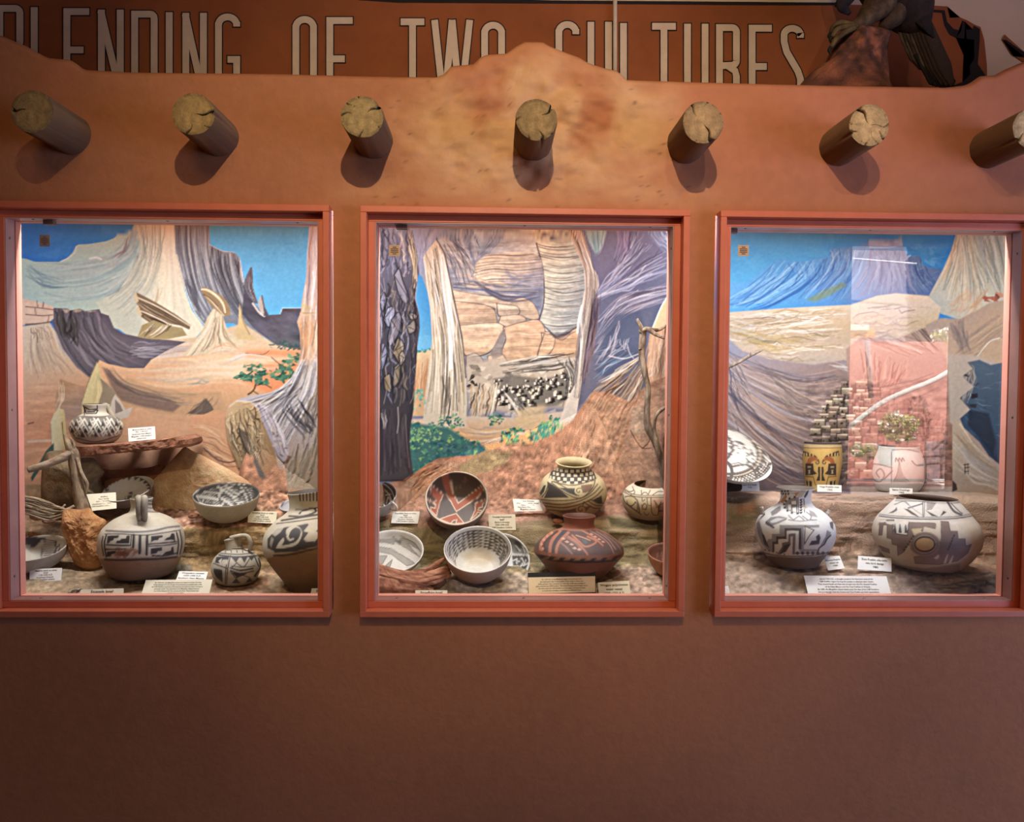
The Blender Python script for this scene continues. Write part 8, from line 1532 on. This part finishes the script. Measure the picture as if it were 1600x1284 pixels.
for k in range(7):
    f_ = k/6.0; etube('wing_feather', [(1396+16*f_, -60+10*f_, .40), (1420+14*f_, -10+10*f_, .39), (1438+10*f_, 30+8*f_, .40), (1446+14*f_, 46+12*f_, .41)], [12, 13, 9, 2.5], (52, 40, 34), (30, 24, 22), 50+k, 12, 20, .3, .001)
for k in range(6):
    f_ = k/5.0; etube('wing_feather', [(1362-10*f_, -70, .36), (1340-8*f_, -30+6*f_, .35), (1322-6*f_, 0+6*f_, .36), (1304+24*f_, 8+14*f_, .38)], [10, 12, 10, 3], (44, 34, 30), (26, 22, 20), 60+k, 12, 20, .3, .001)
etube('thigh', [(1392, -20, .41), (1372, 8, .39), (1352, 28, .375), (1336, 42, .365)], [22, 22, 14, 7], (110, 88, 60), (62, 46, 34), 70, 20, 24)
etube('thigh', [(1408, -10, .43), (1398, 18, .42), (1388, 34, .41), (1378, 44, .40)], [22, 22, 13, 7], (92, 72, 52), (54, 40, 30), 71, 20, 24)
for k, q in enumerate(([(1338, 40, .36), (1322, 42, .345), (1308, 46, .335), (1300, 58, .335)], [(1336, 42, .355), (1318, 52, .335), (1306, 62, .325), (1298, 74, .325)], [(1336, 40, .36), (1314, 36, .355), (1302, 42, .35), (1298, 52, .35)])):
    tg_ = etube('toe', q, [4.5, 4.5, 4, 3], (110, 90, 52), (70, 56, 34), 80+k, 10, 14, 1, .0008)
    e_ = q[-1]; tube_px('talon', [e_, (e_[0]-3, e_[1]+5, e_[2]), (e_[0]+1, e_[1]+12, e_[2]+.005)], [3, 2.4, .5], M_SIGNK, tg_, 8, 8)
tube_px('beak', [(1300, -180, .395), (1290, -176, .392), (1284, -168, .39)], [9, 6, 1], M_SIGNK, EG, 10, 12)
for s_ in (-1, 1):
    e_ = tube_px('eye', [(1306, -188, .398+.035*s_), (1305, -188, .398+.037*s_)], [3.5, 3.5], M_SIGNK, EG, 4, 8)
# ---------------------------------------------------------------- patio outside the window, seen only as a mirror image in the glass
M_STUC = solid('pink_stucco', (214, 150, 138), (196, 130, 120), 5, .9, .4, 30); M_WHITE = solid('white_paint', (240, 238, 234), (230, 228, 224), 5, .6, 0); M_PALE = solid('pale_render', (168, 156, 164), (150, 140, 150), 2, .9, .2)
M_LEAF = solid('leaf_green', (206, 220, 120), (150, 180, 84), 30, .6, 0); M_PET = solid('white_petal', (246, 244, 236), (236, 232, 222), 30, .6, 0); M_TURQ = solid('turquoise_glaze', (120, 196, 204), (90, 168, 184), 20, .3, 0); M_ORANGE = solid('orange_board', (222, 150, 86), (206, 134, 72), 20, .7, 0); M_IRON = solid('dark_iron', (60, 58, 60), (48, 46, 48), 20, .5, 0)
def rbox(name, u0, v0, u1, v1, y, d, mat, parent=None):
    a, b = refl(u0, v1, y), refl(u1, v0, y); return box(name, (min(a[0], b[0]), y-d, min(a[2], b[2])), (max(a[0], b[0]), y, max(a[2], b[2])), mat, parent, .004)
def rtube(name, pts, rad, mat, parent=None, n=12, seg=10):
    q = np.array(pts, float); W_ = refl(q[:, 0], q[:, 1], q[:, 2]); P = crv(W_, n) if len(pts) > 2 else W_; R = rad*(2*YG-q[0, 2]-EYE[1])/FPX
    V, F = tube_np(P, R, seg); return link(name, mesh_np(name, V, F), mat, parent)
tag(box('ground_patio', (0, -14, -.35), (12, YB-.15, -.05), M_STUC), 'patio paving outside the gallery window', 'paving', kind='structure')
tag(rbox('patio_wall', 1240, 535, 1570, 900, -8.6, .2, M_STUC), 'pink stucco patio wall mirrored in the blue-mesa glass', 'wall')
tag(rbox('house_wall', 1290, 392, 1437, 545, -9.6, .2, M_PALE), 'pale house wall mirrored high in the blue-mesa glass', 'wall')
tr_ = tag(empty('garden_tree', refl(1468, 560, -9.3)), 'dark leafy tree mirrored beside the pale mountain', 'tree')
rtube('trunk', [(1470, 760, -9.3), (1468, 600, -9.3), (1466, 480, -9.3)], 5, M_IRON, tr_)
rg_ = np.random.RandomState(9); VV, FF = [], []
for k in range(700):
    c0 = refl(1468+32*rg_.uniform(-1, 1), 448+96*rg_.uniform(-1, 1), -9.3)+np.array([0, rg_.uniform(-.3, .3), 0]); d1 = rg_.randn(3); d1 /= np.linalg.norm(d1); d2 = np.cross(d1, rg_.randn(3)); d2 /= np.linalg.norm(d2); b = len(VV); VV += [c0+d1*.16, c0+d2*.1, c0-d1*.16, c0-d2*.1]; FF += [(b, b+1, b+2, b+3)]
link('crown', mesh_np('crown', np.array(VV), FF, smooth=False), solid('dark_leaf', (52, 66, 44), (34, 44, 30), 20, .8, 0), tr_)['kind'] = 'stuff'
wf = tag(empty('window_1', ((WX0+WX1)/2, YB, WZ0)), 'tall white window mirrored in the blue-mesa glass', 'window', kind='structure')
rbox('window_sill', 1322, 757, 1500, 763, -5.2, .10, M_WHITE, wf); rbox('window_rail', 1322, 749, 1500, 752.5, -5.3, .05, M_WHITE, wf)
hr = tag(rtube('stair_handrail', [(1326, 668, -6.6), (1352, 648, -6.6), (1380, 628, -6.6), (1420, 610, -6.6), (1460, 594, -6.6), (1490, 576, -6.6)], 4.4, M_WHITE), 'white sloping handrail mirrored in the blue-mesa glass', 'handrail')
rtube('post', [(1355, 530, -6.65), (1361, 622, -6.65)], 4.2, M_PALE, hr); rtube('post', [(1487, 528, -6.65), (1484, 640, -6.65), (1472, 760, -6.65)], 4.6, M_PALE, hr)
tag(rtube('roof_edge', [(1333, 404, -9.0), (1380, 408, -9.0), (1432, 412, -9.0)], 1.6, M_WHITE), 'white roof edge line mirrored across the blue mesas', 'roof edge')
tag(rbox('orange_board', 1325, 515, 1368, 528, -7.5, .04, M_ORANGE), 'orange board mirrored beside the pueblo', 'board'); tag(rbox('name_plate', 1325, 507, 1358, 516, -7.45, .03, M_WHITE), 'small white plate above the orange board in the mirror image', 'plate')
tag(rbox('paved_court', 1445, 690, 1490, 800, -7.6, .05, M_PALE), 'bright pale court panel behind the iron railing in the mirror image', 'panel')
ir = tag(empty('iron_railing', refl(1465, 755, -6.2)), 'dark iron railing mirrored beside the spiral-design jar', 'railing')
for q in ([(1436, 726, -6.2), (1462, 724, -6.2), (1492, 722, -6.2)], [(1442, 714, -6.2), (1466, 712, -6.2), (1492, 710, -6.2)], [(1470, 700, -6.2), (1471, 756, -6.2)], [(1446, 700, -6.2), (1446, 756, -6.2)], [(1456, 704, -6.2), (1470, 692, -6.2), (1480, 684, -6.2)], [(1474, 678, -6.2), (1492, 677, -6.2)]): rtube('bar', q, 1.7, M_IRON, ir)
def shrub(label, u, v, su, sv, y, n, seed, pot_=None):
    rg_ = np.random.RandomState(seed); t_ = tag(empty('flower_bush', refl(u, v+sv, y)), label, 'bush', 'flowers on the patio')
    for nm, cnt, r0, mt in (('leaves', n, .035, M_LEAF), ('blossoms', n*2//3, .034, M_PET)):
        VV, FF = [], []
        for k in range(cnt):
            a = rg_.uniform(0, 2*PI); r = math.sqrt(rg_.rand()); c0 = refl(u+su*r*math.cos(a), v+sv*r*math.sin(a)*(.8 if nm == 'leaves' else .95), y)+np.array([0, rg_.uniform(-.12, .14), 0])
            d1 = rg_.randn(3); d1 /= np.linalg.norm(d1); d2 = np.cross(d1, rg_.randn(3)); d2 /= np.linalg.norm(d2); rr = r0*rg_.uniform(.6, 1.2); b = len(VV)
            VV += [c0+d1*rr, c0+d2*rr*.7, c0-d1*rr, c0-d2*rr*.7, c0+np.cross(d1, d2)*rr*.3]; FF += [(b, b+1, b+4), (b+1, b+2, b+4), (b+2, b+3, b+4), (b+3, b, b+4)]
        o_ = link(nm, mesh_np(nm, np.array(VV), FF, smooth=False), mt, t_); o_['kind'] = 'stuff'
    return t_
shrub('tall bush with white blossoms mirrored above the spiral-design jar', 1404, 668, 27, 26, -6.0, 300, 1); shrub('low white flowers mirrored beside the yellow bird vase', 1352, 706, 18, 16, -6.0, 90, 2); shrub('small bush mirrored high beside the pale mountain', 1474, 524, 16, 14, -7.8, 70, 3)
pp = refl(1384, 727, -5.9); sP = (2*YG+5.9-EYE[1])/FPX
prof = np.array([(0, 0), (9, 0), (12, 12), (13, 24), (14, 32), (12.6, 32), (11, 24), (0, 22)], float)*sP; th_ = np.linspace(0, 2*PI, 20, endpoint=False)
Vp = np.array([[pp[0]+r*math.cos(a), pp[1]+r*math.sin(a), pp[2]+h] for r, h in prof for a in th_])
tag(link('planter_pot', mesh_np('planter_pot', Vp, grid_faces(len(prof), 20, True)), M_TURQ), 'turquoise planter mirrored beside the spiral-design jar', 'planter')
# ---------------------------------------------------------------- origins at each thing's base
for o in list(col.objects):
    if o.parent is None and o.type == 'MESH' and o.data.users == 1:
        n = len(o.data.vertices); q = np.empty(n*3, np.float32); o.data.vertices.foreach_get('co', q); q = q.reshape(-1, 3)
        b = (q.min(0)+q.max(0))/2; b[2] = q[:, 2].min(); bv = Vector([float(x) for x in b])
        o.data.transform(Matrix.Translation(-bv)); o.location = bv
        for ch in o.children: ch.matrix_parent_inverse = Matrix.Translation(-bv)
